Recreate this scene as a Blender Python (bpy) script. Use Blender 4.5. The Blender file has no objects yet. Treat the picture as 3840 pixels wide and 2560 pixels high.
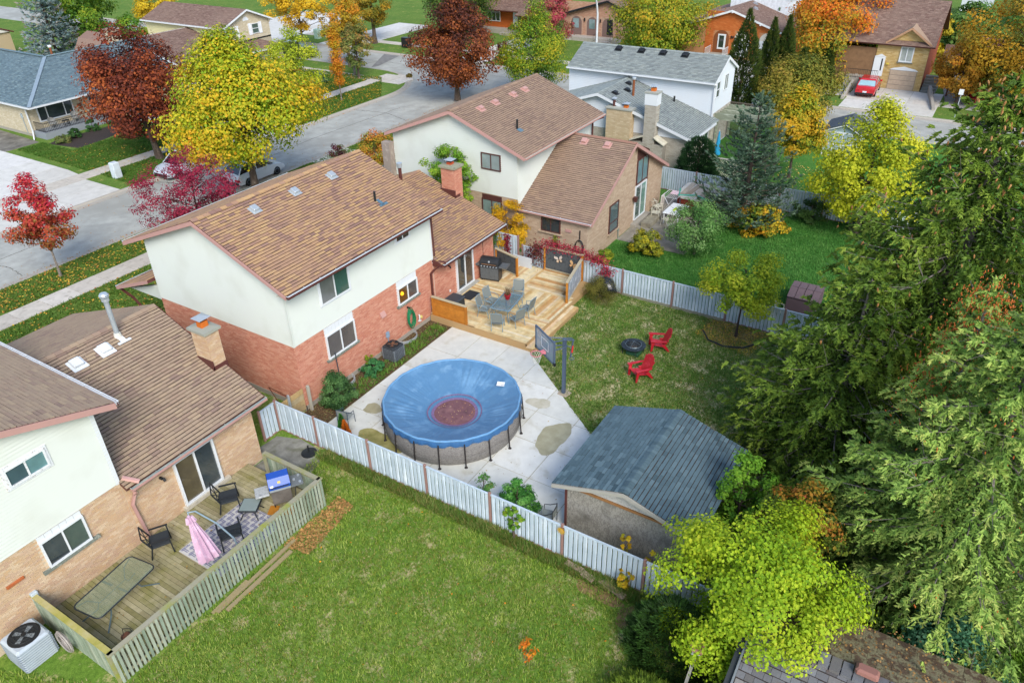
import bpy, math, random
import numpy as np
from mathutils import Vector, Matrix
R_ = math.radians
RND = random.Random(7)
NR = np.random.RandomState(11)
COL = bpy.context.scene.collection
SC = bpy.context.scene

# ------------------------------------------------------------------ camera, world, sun, exposure
CAMZ = 19.0
cam_d = bpy.data.cameras.new('camera'); cam = bpy.data.objects.new('camera', cam_d); COL.objects.link(cam)
cam_d.sensor_width = 36; cam_d.lens = 26.42; cam_d.clip_end = 3000; cam_d.clip_start = 0.3
def cam_axes(pitch, roll, yaw):
    f = Vector((0, math.cos(pitch), -math.sin(pitch))); u = Vector((0, math.sin(pitch), math.cos(pitch))); x = Vector((1, 0, 0))
    x2 = math.cos(roll) * x + math.sin(roll) * u; u2 = -math.sin(roll) * x + math.cos(roll) * u
    m = Matrix.Rotation(-yaw, 3, 'Z')
    return m @ x2, m @ u2, m @ f
cx, cu, cf = cam_axes(R_(32.387), R_(-1.35), R_(57.447))
cam.matrix_world = Matrix(((cx.x, cu.x, -cf.x, 0), (cx.y, cu.y, -cf.y, 0), (cx.z, cu.z, -cf.z, CAMZ), (0, 0, 0, 1)))
SC.camera = cam

world = bpy.data.worlds.new('World'); SC.world = world; world.use_nodes = True
wn = world.node_tree; bg = wn.nodes['Background']; sky = wn.nodes.new('ShaderNodeTexSky')
sky.sky_type = 'NISHITA'; sky.sun_disc = False; sky.sun_elevation = R_(40); sky.sun_rotation = R_(222)
sky.air_density = 1.0; sky.dust_density = 1.2; sky.ozone_density = 0.6
wn.links.new(sky.outputs[0], bg.inputs[0]); bg.inputs[1].default_value = 0.13
sun_d = bpy.data.lights.new('sun', 'SUN'); sun = bpy.data.objects.new('sun', sun_d); COL.objects.link(sun)
sun_d.energy = 1.5; sun_d.angle = R_(24); sun_d.color = (1.0, 0.975, 0.92)
_el, _ro = R_(40), R_(222)
_dir = Vector((math.sin(_ro) * math.cos(_el), math.cos(_ro) * math.cos(_el), math.sin(_el)))
sun.rotation_euler = (-_dir).to_track_quat('-Z', 'Y').to_euler(); sun.location = (0, 0, 60)
SC.view_settings.view_transform = 'Standard'; SC.view_settings.look = 'None'
SC.view_settings.exposure = 1.12; SC.view_settings.gamma = 1.0; SC.view_settings.use_curve_mapping = False
SC.cycles.max_bounces = 6; SC.cycles.diffuse_bounces = 3; SC.cycles.glossy_bounces = 3
SC.cycles.transmission_bounces = 4; SC.cycles.transparent_max_bounces = 12

# ------------------------------------------------------------------ materials
def lin(h, k=0.8):
    h = h.lstrip('#'); c = [int(h[i:i + 2], 16) / 255 for i in (0, 2, 4)]
    return tuple((x / 12.92 if x <= .04045 else ((x + .055) / 1.055) ** 2.4) * k for x in c) + (1,)
MATS = {}
def nd(t, typ, **kw):
    n = t.nodes.new(typ)
    for k, v in kw.items(): setattr(n, k, v)
    return n
def mat(name, cols, rough=.85, noise=(3, .18), bump=None, var=False, spec=.3, metal=0, transl=0, alpha=1, k=.8,
        grime=None, noise2=None, stretch=None, emit=0, wave=None, coat=0, seams=None):
    """cols: list of hex colours along a ramp; the factor is the piece's own value (var) or fractal noise."""
    if name in MATS: return MATS[name]
    m = bpy.data.materials.new(name); m.use_nodes = True; MATS[name] = m
    t = m.node_tree; L = t.links; b = t.nodes['Principled BSDF']
    geo = nd(t, 'ShaderNodeNewGeometry'); pos = geo.outputs['Position']
    if stretch:
        mp = nd(t, 'ShaderNodeMapping'); mp.inputs['Scale'].default_value = stretch; L.new(pos, mp.inputs[0]); pos2 = mp.outputs[0]
    else: pos2 = pos
    nz = nd(t, 'ShaderNodeTexNoise'); nz.inputs['Scale'].default_value = noise[0]; nz.inputs['Detail'].default_value = 6
    nz.inputs['Roughness'].default_value = .65; L.new(pos2, nz.inputs['Vector'])
    rp = nd(t, 'ShaderNodeValToRGB'); cs = [lin(c, k) for c in cols]; el = rp.color_ramp.elements
    while len(el) < len(cs): el.new(.5)
    for i, c in enumerate(cs):
        el[i].position = i / max(1, len(cs) - 1) if var else .32 + .36 * i / max(1, len(cs) - 1)
        el[i].color = c
    if len(cs) == 1: el[1].color = cs[0]
    if var:
        at = nd(t, 'ShaderNodeAttribute', attribute_name='var'); oi = nd(t, 'ShaderNodeObjectInfo')
        if var == 'attr': L.new(at.outputs['Fac'], rp.inputs[0])
        else:
            ad = nd(t, 'ShaderNodeMath', operation='ADD'); fr = nd(t, 'ShaderNodeMath', operation='FRACT')
            L.new(at.outputs['Fac'], ad.inputs[0]); L.new(oi.outputs['Random'], ad.inputs[1]); L.new(ad.outputs[0], fr.inputs[0]); L.new(fr.outputs[0], rp.inputs[0])
    else: L.new(nz.outputs['Fac'], rp.inputs[0])
    mul = nd(t, 'ShaderNodeMapRange'); mul.inputs['To Min'].default_value = 1 - noise[1]; mul.inputs['To Max'].default_value = 1 + noise[1]
    mul.inputs['From Min'].default_value = .3; mul.inputs['From Max'].default_value = .7; L.new(nz.outputs['Fac'], mul.inputs['Value'])
    hsv = nd(t, 'ShaderNodeHueSaturation'); L.new(rp.outputs[0], hsv.inputs['Color']); L.new(mul.outputs[0], hsv.inputs['Value'])
    out = hsv.outputs[0]
    if noise2:   # second, broader mottling towards a colour: (scale, hex, lo, hi)
        n2 = nd(t, 'ShaderNodeTexNoise'); n2.inputs['Scale'].default_value = noise2[0]; n2.inputs['Detail'].default_value = 5; L.new(pos, n2.inputs['Vector'])
        r2 = nd(t, 'ShaderNodeMapRange'); r2.inputs['From Min'].default_value = noise2[2]; r2.inputs['From Max'].default_value = noise2[3]; L.new(n2.outputs['Fac'], r2.inputs['Value'])
        mx = nd(t, 'ShaderNodeMixRGB'); mx.inputs[2].default_value = lin(noise2[1], k); L.new(r2.outputs[0], mx.inputs[0]); L.new(out, mx.inputs[1]); out = mx.outputs[0]
    if wave:     # printed or woven stripes: (scale, axis, hex, distortion)
        wv = nd(t, 'ShaderNodeTexWave', bands_direction=wave[1]); wv.inputs['Scale'].default_value = wave[0]; wv.inputs['Distortion'].default_value = wave[3]; L.new(pos, wv.inputs['Vector'])
        mx = nd(t, 'ShaderNodeMixRGB'); mx.inputs[2].default_value = lin(wave[2], k); L.new(wv.outputs['Fac'], mx.inputs[0]); L.new(out, mx.inputs[1]); out = mx.outputs[0]
    L.new(out, b.inputs['Base Color'])
    b.inputs['Roughness'].default_value = rough; b.inputs['Specular IOR Level'].default_value = spec; b.inputs['Metallic'].default_value = metal
    b.inputs['Alpha'].default_value = alpha
    if coat: b.inputs['Coat Weight'].default_value = coat; b.inputs['Coat Roughness'].default_value = .05
    if emit: b.inputs['Emission Color'].default_value = cs[0]; b.inputs['Emission Strength'].default_value = emit
    if bump:
        nb = nd(t, 'ShaderNodeTexNoise'); nb.inputs['Scale'].default_value = bump[0]; nb.inputs['Detail'].default_value = 4; L.new(pos2, nb.inputs['Vector'])
        bp = nd(t, 'ShaderNodeBump'); bp.inputs['Strength'].default_value = bump[1]; bp.inputs['Distance'].default_value = bump[2] if len(bump) > 2 else .01
        L.new(nb.outputs['Fac'], bp.inputs['Height']); L.new(bp.outputs[0], b.inputs['Normal'])
    if transl:
        tr = nd(t, 'ShaderNodeBsdfTranslucent'); L.new(out, tr.inputs[0]); mx = nd(t, 'ShaderNodeMixShader'); mx.inputs[0].default_value = transl
        L.new(b.outputs[0], mx.inputs[1]); L.new(tr.outputs[0], mx.inputs[2]); L.new(mx.outputs[0], t.nodes['Material Output'].inputs[0])
    return m
def glass(name, tint='#20282c', rough=.04):
    if name in MATS: return MATS[name]
    return mat(name, [tint], rough=rough, noise=(.6, .35), spec=.9, coat=.6)

# ------------------------------------------------------------------ mesh helpers
def woff(o):
    v = Vector((0, 0, 0))
    while o is not None: v += o.location; o = o.parent
    return v
def finish(me, name, m, parent, smooth=False):
    if m is not None:
        for mm in (m if isinstance(m, (list, tuple)) else [m]): me.materials.append(mm)
    if smooth:
        me.shade_smooth()
        if smooth != 'all': me.set_sharp_from_angle(angle=R_(35))
    o = bpy.data.objects.new(name, me); COL.objects.link(o)
    if parent is not None: o.parent = parent
    return o
class MB:
    def __init__(s, T=None): s.v = []; s.f = []; s.c = []; s.mi = []; s.T = T; s.cur = 0; s.m = 0
    def add(s, vs, fs, var=None):
        n = len(s.v)
        if s.T is not None: vs = [s.T @ Vector(p) for p in vs]
        s.v += [tuple(p) for p in vs]; s.f += [tuple(i + n for i in f) for f in fs]
        s.c += [RND.random() if var is None else var] * len(fs); s.mi += [s.m] * len(fs)
    def box(s, x0, x1, y0, y1, z0, z1, var=None):
        s.add([(x0, y0, z0), (x1, y0, z0), (x1, y1, z0), (x0, y1, z0), (x0, y0, z1), (x1, y0, z1), (x1, y1, z1), (x0, y1, z1)],
              [(0, 3, 2, 1), (4, 5, 6, 7), (0, 1, 5, 4), (1, 2, 6, 5), (2, 3, 7, 6), (3, 0, 4, 7)], var)
    def rbox(s, x0, x1, y0, y1, z0, z1, c=.02, var=None):   # box with chamfered vertical and top edges
        def ring(d, z): return [(x0 + d + c * a, y0 + d + c * b, z) for a, b in ()]
        o = [(x0 + c, y0), (x1 - c, y0), (x1, y0 + c), (x1, y1 - c), (x1 - c, y1), (x0 + c, y1), (x0, y1 - c), (x0, y0 + c)]
        cxm, cym = (x0 + x1) / 2, (y0 + y1) / 2
        i_ = [(cxm + (x - cxm) * (1 - 2 * c / (x1 - x0)), cym + (y - cym) * (1 - 2 * c / (y1 - y0))) for x, y in o]
        vs = [(x, y, z0) for x, y in o] + [(x, y, z1 - c) for x, y in o] + [(x, y, z1) for x, y in i_]
        fs = [tuple(reversed(range(8)))] + [(i, (i + 1) % 8, (i + 1) % 8 + 8, i + 8) for i in range(8)] + [(i + 8, (i + 1) % 8 + 8, (i + 1) % 8 + 16, i + 16) for i in range(8)] + [tuple(range(16, 24))]
        s.add(vs, fs, var)
    def prism(s, poly, z0, z1, var=None):
        n = len(poly)
        s.add([(x, y, z0) for x, y in poly] + [(x, y, z1) for x, y in poly],
              [tuple(reversed(range(n))), tuple(range(n, 2 * n))] + [(i, (i + 1) % n, (i + 1) % n + n, i + n) for i in range(n)], var)
    def hexa(s, b, t, var=None):  # 4 bottom pts, 4 top pts
        s.add(list(b) + list(t), [(0, 3, 2, 1), (4, 5, 6, 7), (0, 1, 5, 4), (1, 2, 6, 5), (2, 3, 7, 6), (3, 0, 4, 7)], var)
    def bar(s, p, q, w, h=None, up=(0, 0, 1), var=None):
        p, q = Vector(p), Vector(q); h = h or w; d = (q - p).normalized(); u = Vector(up)
        if abs(d.dot(u)) > .97: u = Vector((1, 0, 0)) if abs(d.x) < .9 else Vector((0, 1, 0))
        a = d.cross(u).normalized() * w / 2; b = a.cross(d).normalized() * h / 2
        s.hexa([p - a - b, p + a - b, q + a - b, q - a - b], [p - a + b, p + a + b, q + a + b, q - a + b], var)
    def tube(s, pts, r, n=6, closed=False, var=None, cap=True):
        pts = [Vector(p) for p in pts]; N = len(pts); vs = []; fs = []
        rs = r if isinstance(r, (list, tuple)) else [r] * N
        prev = None
        for i, p in enumerate(pts):
            d = (pts[(i + 1) % N] - pts[i - 1]) if closed else (pts[min(i + 1, N - 1)] - pts[max(i - 1, 0)])
            d = d.normalized() if d.length > 1e-9 else Vector((0, 0, 1))
            if prev is None:
                u = Vector((0, 0, 1)) if abs(d.z) < .9 else Vector((1, 0, 0)); a = d.cross(u).normalized()
            else: a = (prev - d * prev.dot(d)); a = a.normalized() if a.length > 1e-6 else prev
            prev = a; b = d.cross(a)
            for k in range(n):
                th = 2 * math.pi * k / n; vs.append(p + (a * math.cos(th) + b * math.sin(th)) * rs[i])
        for i in range(N if closed else N - 1):
            j = (i + 1) % N
            for k in range(n): fs.append((i * n + k, i * n + (k + 1) % n, j * n + (k + 1) % n, j * n + k))
        if cap and not closed: fs += [tuple(reversed(range(n))), tuple(range((N - 1) * n, N * n))]
        s.add(vs, fs, var)
    def cyl(s, x, y, z0, z1, r0, r1=None, n=16, var=None):
        r1 = r0 if r1 is None else r1
        s.add([(x + r0 * math.cos(2 * math.pi * k / n), y + r0 * math.sin(2 * math.pi * k / n), z0) for k in range(n)] + [(x + r1 * math.cos(2 * math.pi * k / n), y + r1 * math.sin(2 * math.pi * k / n), z1) for k in range(n)],
              [tuple(reversed(range(n))), tuple(range(n, 2 * n))] + [(k, (k + 1) % n, (k + 1) % n + n, k + n) for k in range(n)], var)
    def lathe(s, prof, x=0, y=0, n=20, var=None, caps=True):
        vs = [(x + r * math.cos(2 * math.pi * k / n), y + r * math.sin(2 * math.pi * k / n), z) for r, z in prof for k in range(n)]
        fs = [(i * n + k, i * n + (k + 1) % n, (i + 1) * n + (k + 1) % n, (i + 1) * n + k) for i in range(len(prof) - 1) for k in range(n)]
        if caps: fs += [tuple(reversed(range(n))), tuple(range((len(prof) - 1) * n, len(prof) * n))]
        s.add(vs, fs, var)
    def obj(s, name, m=None, parent=None, smooth=False, kind=None, label=None):
        me = bpy.data.meshes.new(name); o = woff(parent)
        me.from_pydata([(a - o.x, b - o.y, c - o.z) for a, b, c in s.v], [], s.f)
        a = me.attributes.new('var', 'FLOAT', 'FACE'); a.data.foreach_set('value', s.c)
        if any(s.mi): me.polygons.foreach_set('material_index', s.mi)
        ob = finish(me, name, m, parent, smooth)
        if kind: ob['kind'] = kind
        if label: ob['label'] = label
        return ob
def npmesh(name, V, F, var, m, parent=None, kind=None, smooth=False):
    V = np.asarray(V, dtype=np.float32).reshape(-1, 3); F = np.asarray(F, dtype=np.int32); k = F.shape[1]
    o = woff(parent); V = V - np.array([o.x, o.y, o.z], dtype=np.float32)
    me = bpy.data.meshes.new(name); me.vertices.add(len(V)); me.vertices.foreach_set('co', V.ravel())
    me.loops.add(F.size); me.loops.foreach_set('vertex_index', F.ravel()); me.polygons.add(len(F))
    me.polygons.foreach_set('loop_start', np.arange(0, F.size, k, dtype=np.int32))
    me.update(calc_edges=True)
    if not smooth: me.shade_flat()
    a = me.attributes.new('var', 'FLOAT', 'FACE'); a.data.foreach_set('value', np.asarray(var, dtype=np.float32))
    ob = finish(me, name, m, parent, smooth)
    if kind: ob['kind'] = kind
    return ob
def thing(name, label, cat, loc=(0, 0, 0), group=None):
    o = bpy.data.objects.new(name, None); COL.objects.link(o); o.location = loc; o['label'] = label; o['category'] = cat
    o.empty_display_size = .3
    if group: o['group'] = group
    return o
def tag(o, label, cat, group=None):
    o['label'] = label; o['category'] = cat
    if group: o['group'] = group
    return o
def struct(o): o['kind'] = 'structure'; return o
def copy_tree(o, parent=None):
    c = o.copy(); COL.objects.link(c)
    if parent is not None: c.parent = parent
    for ch in o.children: copy_tree(ch, c)
    return c
def place(proto, first, loc, rz=0, label=None, scale=None):
    o = proto if first else copy_tree(proto)
    o.location = loc; o.rotation_euler = (0, 0, rz)
    if label: o['label'] = label
    if scale: o.scale = (scale,) * 3
    return o
def FR(o, u, v):
    o, u, v = Vector(o), Vector(u).normalized(), Vector(v); v = (v - u * v.dot(u)).normalized(); w = u.cross(v)
    return Matrix(((u.x, v.x, w.x, o.x), (u.y, v.y, w.y, o.y), (u.z, v.z, w.z, o.z), (0, 0, 0, 1)))
def WF(x, y, ux, uy): return FR((x, y, 0), (ux, uy, 0), (0, 0, 1))   # wall frame: u along, v up, w outward
UNIT = {}
def unit(taper, m):
    key = (taper, m.name)
    if key in UNIT: return UNIT[key]
    me = bpy.data.meshes.new('piece'); t = taper
    me.from_pydata([(-.5, -.5, 0), (.5, -.5, 0), (.5, .5, 0), (-.5, .5, 0), (-.5, -.5, 1), (.5, -.5, 1), (.5, .5, t), (-.5, .5, t)], [],
                   [(4, 5, 6, 7), (0, 1, 5, 4), (1, 2, 6, 5), (2, 3, 7, 6), (3, 0, 4, 7)])
    me.materials.append(m); UNIT[key] = me; return me
def pieces(name, T, specs, m, parent, keep=300, taper=1.0, mass=None):
    """specs rows: u0,u1,v0,v1,w0,w1 in frame T (w outward). Nearest `keep` become objects, the rest one mesh."""
    if not len(specs): return
    S = np.asarray(specs, dtype=float); A = np.array(T)
    c = np.stack([(S[:, 0] + S[:, 1]) / 2, (S[:, 2] + S[:, 3]) / 2, S[:, 4], np.ones(len(S))]); P = (A @ c)[:3].T
    d = np.linalg.norm(P - np.array([0, 0, CAMZ]), axis=1); order = np.argsort(d)
    me = unit(taper, m); off = woff(parent); R3 = Matrix(A[:3, :3].tolist()).to_4x4()
    for i in order[:keep]:
        o = bpy.data.objects.new(name, me); COL.objects.link(o); o.parent = parent
        o.matrix_basis = Matrix.Translation(Vector(P[i]) - off) @ R3 @ Matrix.Diagonal((S[i, 1] - S[i, 0], S[i, 3] - S[i, 2], S[i, 5] - S[i, 4], 1))
    rest = order[keep:]
    if len(rest):
        s = S[rest]; t = s[:, 4] + (s[:, 5] - s[:, 4]) * taper
        X = np.stack([s[:, 0], s[:, 1], s[:, 1], s[:, 0]] * 2, 1); Y = np.stack([s[:, 2], s[:, 2], s[:, 3], s[:, 3]] * 2, 1)
        Zz = np.stack([s[:, 4]] * 4 + [s[:, 5], s[:, 5], t, t], 1)
        V = np.stack([X, Y, Zz, np.ones_like(X)], -1).reshape(-1, 4) @ A.T
        base = np.array([(4, 5, 6, 7), (0, 1, 5, 4), (1, 2, 6, 5), (2, 3, 7, 6), (3, 0, 4, 7)])
        F = (base[None] + 8 * np.arange(len(s))[:, None, None]).reshape(-1, 4)
        npmesh(mass or name + '_rows', V[:, :3], F, np.repeat(NR.rand(len(s)), 5), m, parent, 'stuff')
# ------------------------------------------------------------------ building kit
def M(): pass
SH = {}
def shmat(key, cols): return mat('shingles_' + key, cols, var=True, noise=(45, .16), rough=.95, spec=.1, noise2=(.35, cols[1], .45, .75))
def brmat(key, cols, morta): return mat('brick_' + key, cols, var=True, noise=(30, .1), rough=.9, spec=.15), mat('mortar_' + key, [morta], noise=(25, .12), rough=.95)
WHITE = mat('white_trim', ['#eef1f2', '#e2e6e8'], rough=.5, noise=(4, .06))
GUTT = mat('gutter_liner', ['#e9eef0', '#c9d2d4'], rough=.4, noise=(6, .2))
BROWN = mat('brown_aluminium', ['#6a3f3a', '#5a3430'], rough=.45, noise=(3, .1))
PINK = mat('rose_brown_trim', ['#cda097', '#c0948a'], rough=.6, noise=(2, .12))
DARKG = glass('window_glass_dark', '#2c3436'); TEALG = mat('window_glass_curtain', ['#4f7f78', '#35584f'], rough=.08, spec=.9, coat=.6, noise=(6, .3), wave=(7, 'X', '#2c4a44', 4))
GREYG = glass('window_glass_grey', '#5b5a58'); BROWNG = glass('window_glass_brown', '#5c4226'); PALEG = glass('window_glass_pale', '#b9c0bb', .12)
CREAM = mat('cream_siding', ['#eaeee5', '#e2e7dc'], rough=.55, noise=(1.2, .05), k=.76, noise2=(.8, '#d9dccf', .5, .85))
YELS = mat('yellow_siding', ['#e6dfae', '#ddd5a0'], rough=.6, noise=(1.2, .05))
WSID = mat('white_siding', ['#e4e9ec', '#dbe2e7'], rough=.55, noise=(1.2, .05))
STONE = mat('sill_stone', ['#8f9488', '#777d72', '#a7a99b'], noise=(9, .2), rough=.9)
BLACK = mat('black_paint', ['#26282a'], rough=.45, noise=(9, .15))
CONC = mat('foundation_concrete', ['#b5aea0', '#9d968a'], noise=(5, .15), rough=.95)

def wall(parent, T, poly, m, thick=.2, name='wall'):
    b = MB(T); b.prism(poly, -thick, 0); return b.obj(name, m, parent)
def lim(v, spec):  # spec: const or [(v,u),...] piecewise linear
    if not isinstance(spec, (list, tuple)): return spec
    for (a, x), (c, y) in zip(spec, spec[1:]):
        if a <= v <= c: return x + (y - x) * (v - a) / (c - a) if c > a else x
    return spec[0][1] if v < spec[0][0] else spec[-1][1]
def bricks(parent, T, u0, u1, v0, v1, m, holes=(), bw=.215, bh=.075, keep=300, top=None, proud=.009, w0=-.004):
    S = []; r = 0; v = v0
    while v < v1 - .02:
        a0 = lim(v + bh / 2, u0); a1 = lim(v + bh / 2, u1); u = a0 - (bw / 2 if r % 2 else 0); vb = min(v + bh - .011, v1)
        while u < a1:
            x0, x1 = max(u, a0), min(u + bw - .011, a1)
            if x1 - x0 > .03:
                c = (x0 + x1) / 2, (v + vb) / 2
                if not any(h[0] < c[0] < h[1] and h[2] < c[1] < h[3] for h in holes): S.append((x0, x1, v, vb, w0, proud + RND.uniform(-.003, .003)))
            u += bw
        v += bh; r += 1
    pieces('brick', T, S, m, parent, keep, mass='brick_courses')
def siding(parent, T, u0, u1, v0, v1, m, h=.104, name='siding_board'):
    v = v0
    while v < v1 - .015:
        t = min(v + h, v1); a0, a1, b0, b1 = lim(v, u0), lim(v, u1), lim(t, u0), lim(t, u1)
        if min(a1 - a0, 9) > .04:
            if b1 - b0 < .02: b0 = b1 = (b0 + b1) / 2; b1 += .01
            b = MB(T); b.hexa([(a0, v + .012, 0), (a1, v + .012, 0), (a1, v + .012, .034), (a0, v + .012, .034)], [(b0, t, 0), (b1, t, 0), (b1, t, .006), (b0, t, .006)]); b.obj(name, m, parent)
        v += h
def gable_wall(parent, T, w, ze, rise, m, z0=0):   # pentagon wall polygon
    return wall(parent, T, [(0, z0), (w, z0), (w, ze), (w / 2, ze + rise), (0, ze)], m)
def roofplane(parent, e0, e1, up, vlen, shm, l0=0, l1=None, thick=.14, exp=.143, tab=.32, keep=300, under=None, hi0=None, hi1=None, name='roof', jag=True, gap=.03):
    """e0,e1 eave points, up = direction pointing up the slope; l0/l1 limits of u at v=0, hi0/hi1 at v=vlen."""
    e0, e1 = Vector(e0), Vector(e1); T = FR(e0, e1 - e0, up)
    if T.col[2].z < 0: e0, e1 = e1, e0; T = FR(e0, e1 - e0, up); sw = True
    else: sw = False
    L = (e1 - e0).length; l1 = L if l1 is None else l1; hi0 = l0 if hi0 is None else hi0; hi1 = l1 if hi1 is None else hi1
    if sw: l0, l1, hi0, hi1 = L - l1, L - l0, L - hi1, L - hi0
    b = MB(T); poly = [(l0, 0), (l1, 0), (hi1, vlen), (hi0, vlen)]
    if abs(hi1 - hi0) < .01: poly = poly[:3]
    b.prism(poly, -thick, 0); rf = b.obj(name, under or shm, parent)
    u_ = MB(T); u_.prism(poly, .0005, .003); u_.obj('shade_layer', SHADE, rf)  # dark layer added so the gaps between courses read as painted shadow lines
    S = []; v = 0; r = 0
    while v < vlen - .02:
        t = min(v + exp, vlen); mid = (v + t) / 2 / vlen
        a, c = l0 + (hi0 - l0) * mid, l1 + (hi1 - l1) * mid; u = a - RND.uniform(0, tab)
        while u < c:
            wdt = tab * RND.uniform(.8, 1.2) if jag else tab
            x0, x1 = max(u, a), min(u + wdt - .008, c)
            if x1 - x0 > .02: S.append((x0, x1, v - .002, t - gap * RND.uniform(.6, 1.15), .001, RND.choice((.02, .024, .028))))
            u += wdt
        v += exp; r += 1
    pieces('shingle', T, S, shm, rf, keep, taper=.25, mass='shingle_courses')
    return rf, T
def ridge(parent, p, q, m, w=.3, step=.2, rise=.05, name='ridge_cap', slopedir=None, sl=.4, keep=60):
    p, q = Vector(p), Vector(q); d = (q - p); n = max(1, int(d.length / step)); d.normalize(); a = Vector((-d.y, d.x, 0)).normalized() * w / 2
    for i in range(n):
        if i >= keep: step = 0
    b = None
    for i in range(n):
        s0 = p + (q - p) * (i / n); s1 = p + (q - p) * ((i + 1) / n) ; b = MB()
        dz = Vector((0, 0, sl * w / 2)); up = Vector((0, 0, rise)); up2 = Vector((0, 0, rise - .016))
        b.add([s0 + a - dz + up, s0 + up, s0 - a - dz + up, s1 + a - dz + up2, s1 + up2, s1 - a - dz + up2, s0 + a - dz + up2 - Vector((0, 0, .02)), s0 - a - dz + up2 - Vector((0, 0, .02))],
              [(0, 1, 4, 3), (1, 2, 5, 4), (0, 6, 7, 2, 1)])
        b.obj(name, m, parent)
def window(parent, T, u0, u1, v0, v1, fm=None, gm=None, mull=(.5,), d=.05, fw=.06, sill=None, head=None, hm=None, rail=None, gm2=None, name='window', cas=0, casm=None):
    fm = fm or WHITE; gm = gm or DARKG
    w = MB(T); 
    for a in ((u0, u0 + fw, v0, v1), (u1 - fw, u1, v0, v1), (u0 + fw, u1 - fw, v0, v0 + fw), (u0 + fw, u1 - fw, v1 - fw, v1)): w.box(a[0], a[1], a[2], a[3], .001, d + .03)
    for k in mull:
        c = u0 + (u1 - u0) * k; w.box(c - fw * .4, c + fw * .4, v0 + fw, v1 - fw, .001, d + .022)
    if rail: c = v0 + (v1 - v0) * rail; w.box(u0 + fw, u1 - fw, c - fw * .4, c + fw * .4, .001, d + .024)
    win = w.obj(name, fm, parent)
    ks = [0] + list(mull) + [1]
    for i in range(len(ks) - 1):
        a, c = u0 + (u1 - u0) * ks[i], u0 + (u1 - u0) * ks[i + 1]
        g = MB(T); g.box(a + fw * .4, c - fw * .4, v0 + fw * .9, v1 - fw * .9, .0, .045); g.obj('pane', (gm2 or gm) if i % 2 else gm, win)
    if cas:
        c_ = MB(T); c_.box(u0 - cas, u0, v0 - cas, v1 + cas, .001, .05); c_.box(u1, u1 + cas, v0 - cas, v1 + cas, .001, .05); c_.box(u0, u1, v0 - cas, v0, .001, .05); c_.box(u0, u1, v1, v1 + cas, .001, .05); c_.obj('casing', casm or fm, win)
    if sill: s = MB(T); s.box(u0 - sill[0], u1 + sill[0], v0 - .09 - cas, v0 - cas - .002, .0, .12); s.obj('sill', sill[1] if len(sill) > 1 else STONE, win)
    if head:
        h = MB(T); n = max(1, int((u1 - u0) / .2))
        for i in range(n): h.box(u0 + (u1 - u0) * i / n + .004, u0 + (u1 - u0) * (i + 1) / n - .004, v1 + .003, v1 + head, .0, .03)
        h.obj('header_panel', hm or fm, win)
    return win
def gutter(parent, p, q, out, fm=None, lm=None, h=.12, w=.13):
    """open trough from p to q, `out` = outward direction"""
    p, q, out = Vector(p), Vector(q), Vector(out).normalized(); up = Vector((0, 0, 1)); b = MB(); g = parent
    b.hexa([p - up * h, p - up * h + out * w, q - up * h + out * w, q - up * h], [p - up * (h - .015), p - up * (h - .015) + out * w, q - up * (h - .015) + out * w, q - up * (h - .015)])
    b.hexa([p - up * h + out * (w - .012), p - up * h + out * w, q - up * h + out * w, q - up * h + out * (w - .012)], [p + out * (w - .012), p + out * w, q + out * w, q + out * (w - .012)])
    for e in (p, q): b.bar(e + out * w * .5 - up * h, e + out * w * .5, w, .01)
    o = b.obj('gutter', fm or BROWN, parent)
    l = MB(); l.hexa([p - up * (h - .02), p - up * (h - .02) + out * (w - .014), q - up * (h - .02) + out * (w - .014), q - up * (h - .02)], [p - up * .035, p - up * .035 + out * (w - .014), q - up * .035 + out * (w - .014), q - up * .035])
    lp = MB(); lp.bar(p + out * (w - .008), q + out * (w - .008), .03, .012)
    n = max(1, int((q - p).length / .8))
    for i in range(n + 1):
        c = p + (q - p) * (i / n); lp.bar(c + out * .01, c + out * w, .02, .02)
    l.obj('liner', lm or GUTT, o); lp.obj('lip', lm or GUTT, o)
    return o
def downspout(parent, pts, m=None, r=.045):
    b = MB()
    for a, c in zip(pts, pts[1:]):
        b.bar(a, c, r * 2, r * 1.6)
    return b.obj('downspout', m or BROWN, parent, smooth=False)
def fascia(parent, p, q, h, m, t=.03, name='fascia'):
    b = MB(); p, q = Vector(p), Vector(q); dz = Vector((0, 0, h))
    b.bar(p - dz / 2, q - dz / 2, t, h, up=(0, 0, 1)); 
    return b.obj(name, m, parent)
def rake(parent, p, q, h, m, out, t=.03):
    p, q, o = Vector(p), Vector(q), Vector(out) * t; dz = Vector((0, 0, h)); b = MB()
    b.hexa([p - dz, q - dz, q - dz + o, p - dz + o], [p, q, q + o, p + o]); return b.obj('rake_board', m, parent)
def vent(parent, T, u, v, m, s=.32, h=.16, curved=False):
    b = MB(T)
    b.box(u - s * .75, u + s * .75, v - s * .85, v + s * .6, .015, .03)
    if curved: b.hexa([(u - s / 2, v - s / 2, .03), (u + s / 2, v - s / 2, .03), (u + s / 2, v + s / 2, .03), (u - s / 2, v + s / 2, .03)], [(u - s / 2, v - s / 2 + .02, h), (u + s / 2, v - s / 2 + .02, h), (u + s / 2, v + s * .3, h), (u - s / 2, v + s * .3, h)])
    else: b.rbox(u - s / 2, u + s / 2, v - s / 2, v + s / 2, .03, h, .02); 
    return b.obj('roof_vent', m, parent)
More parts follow.
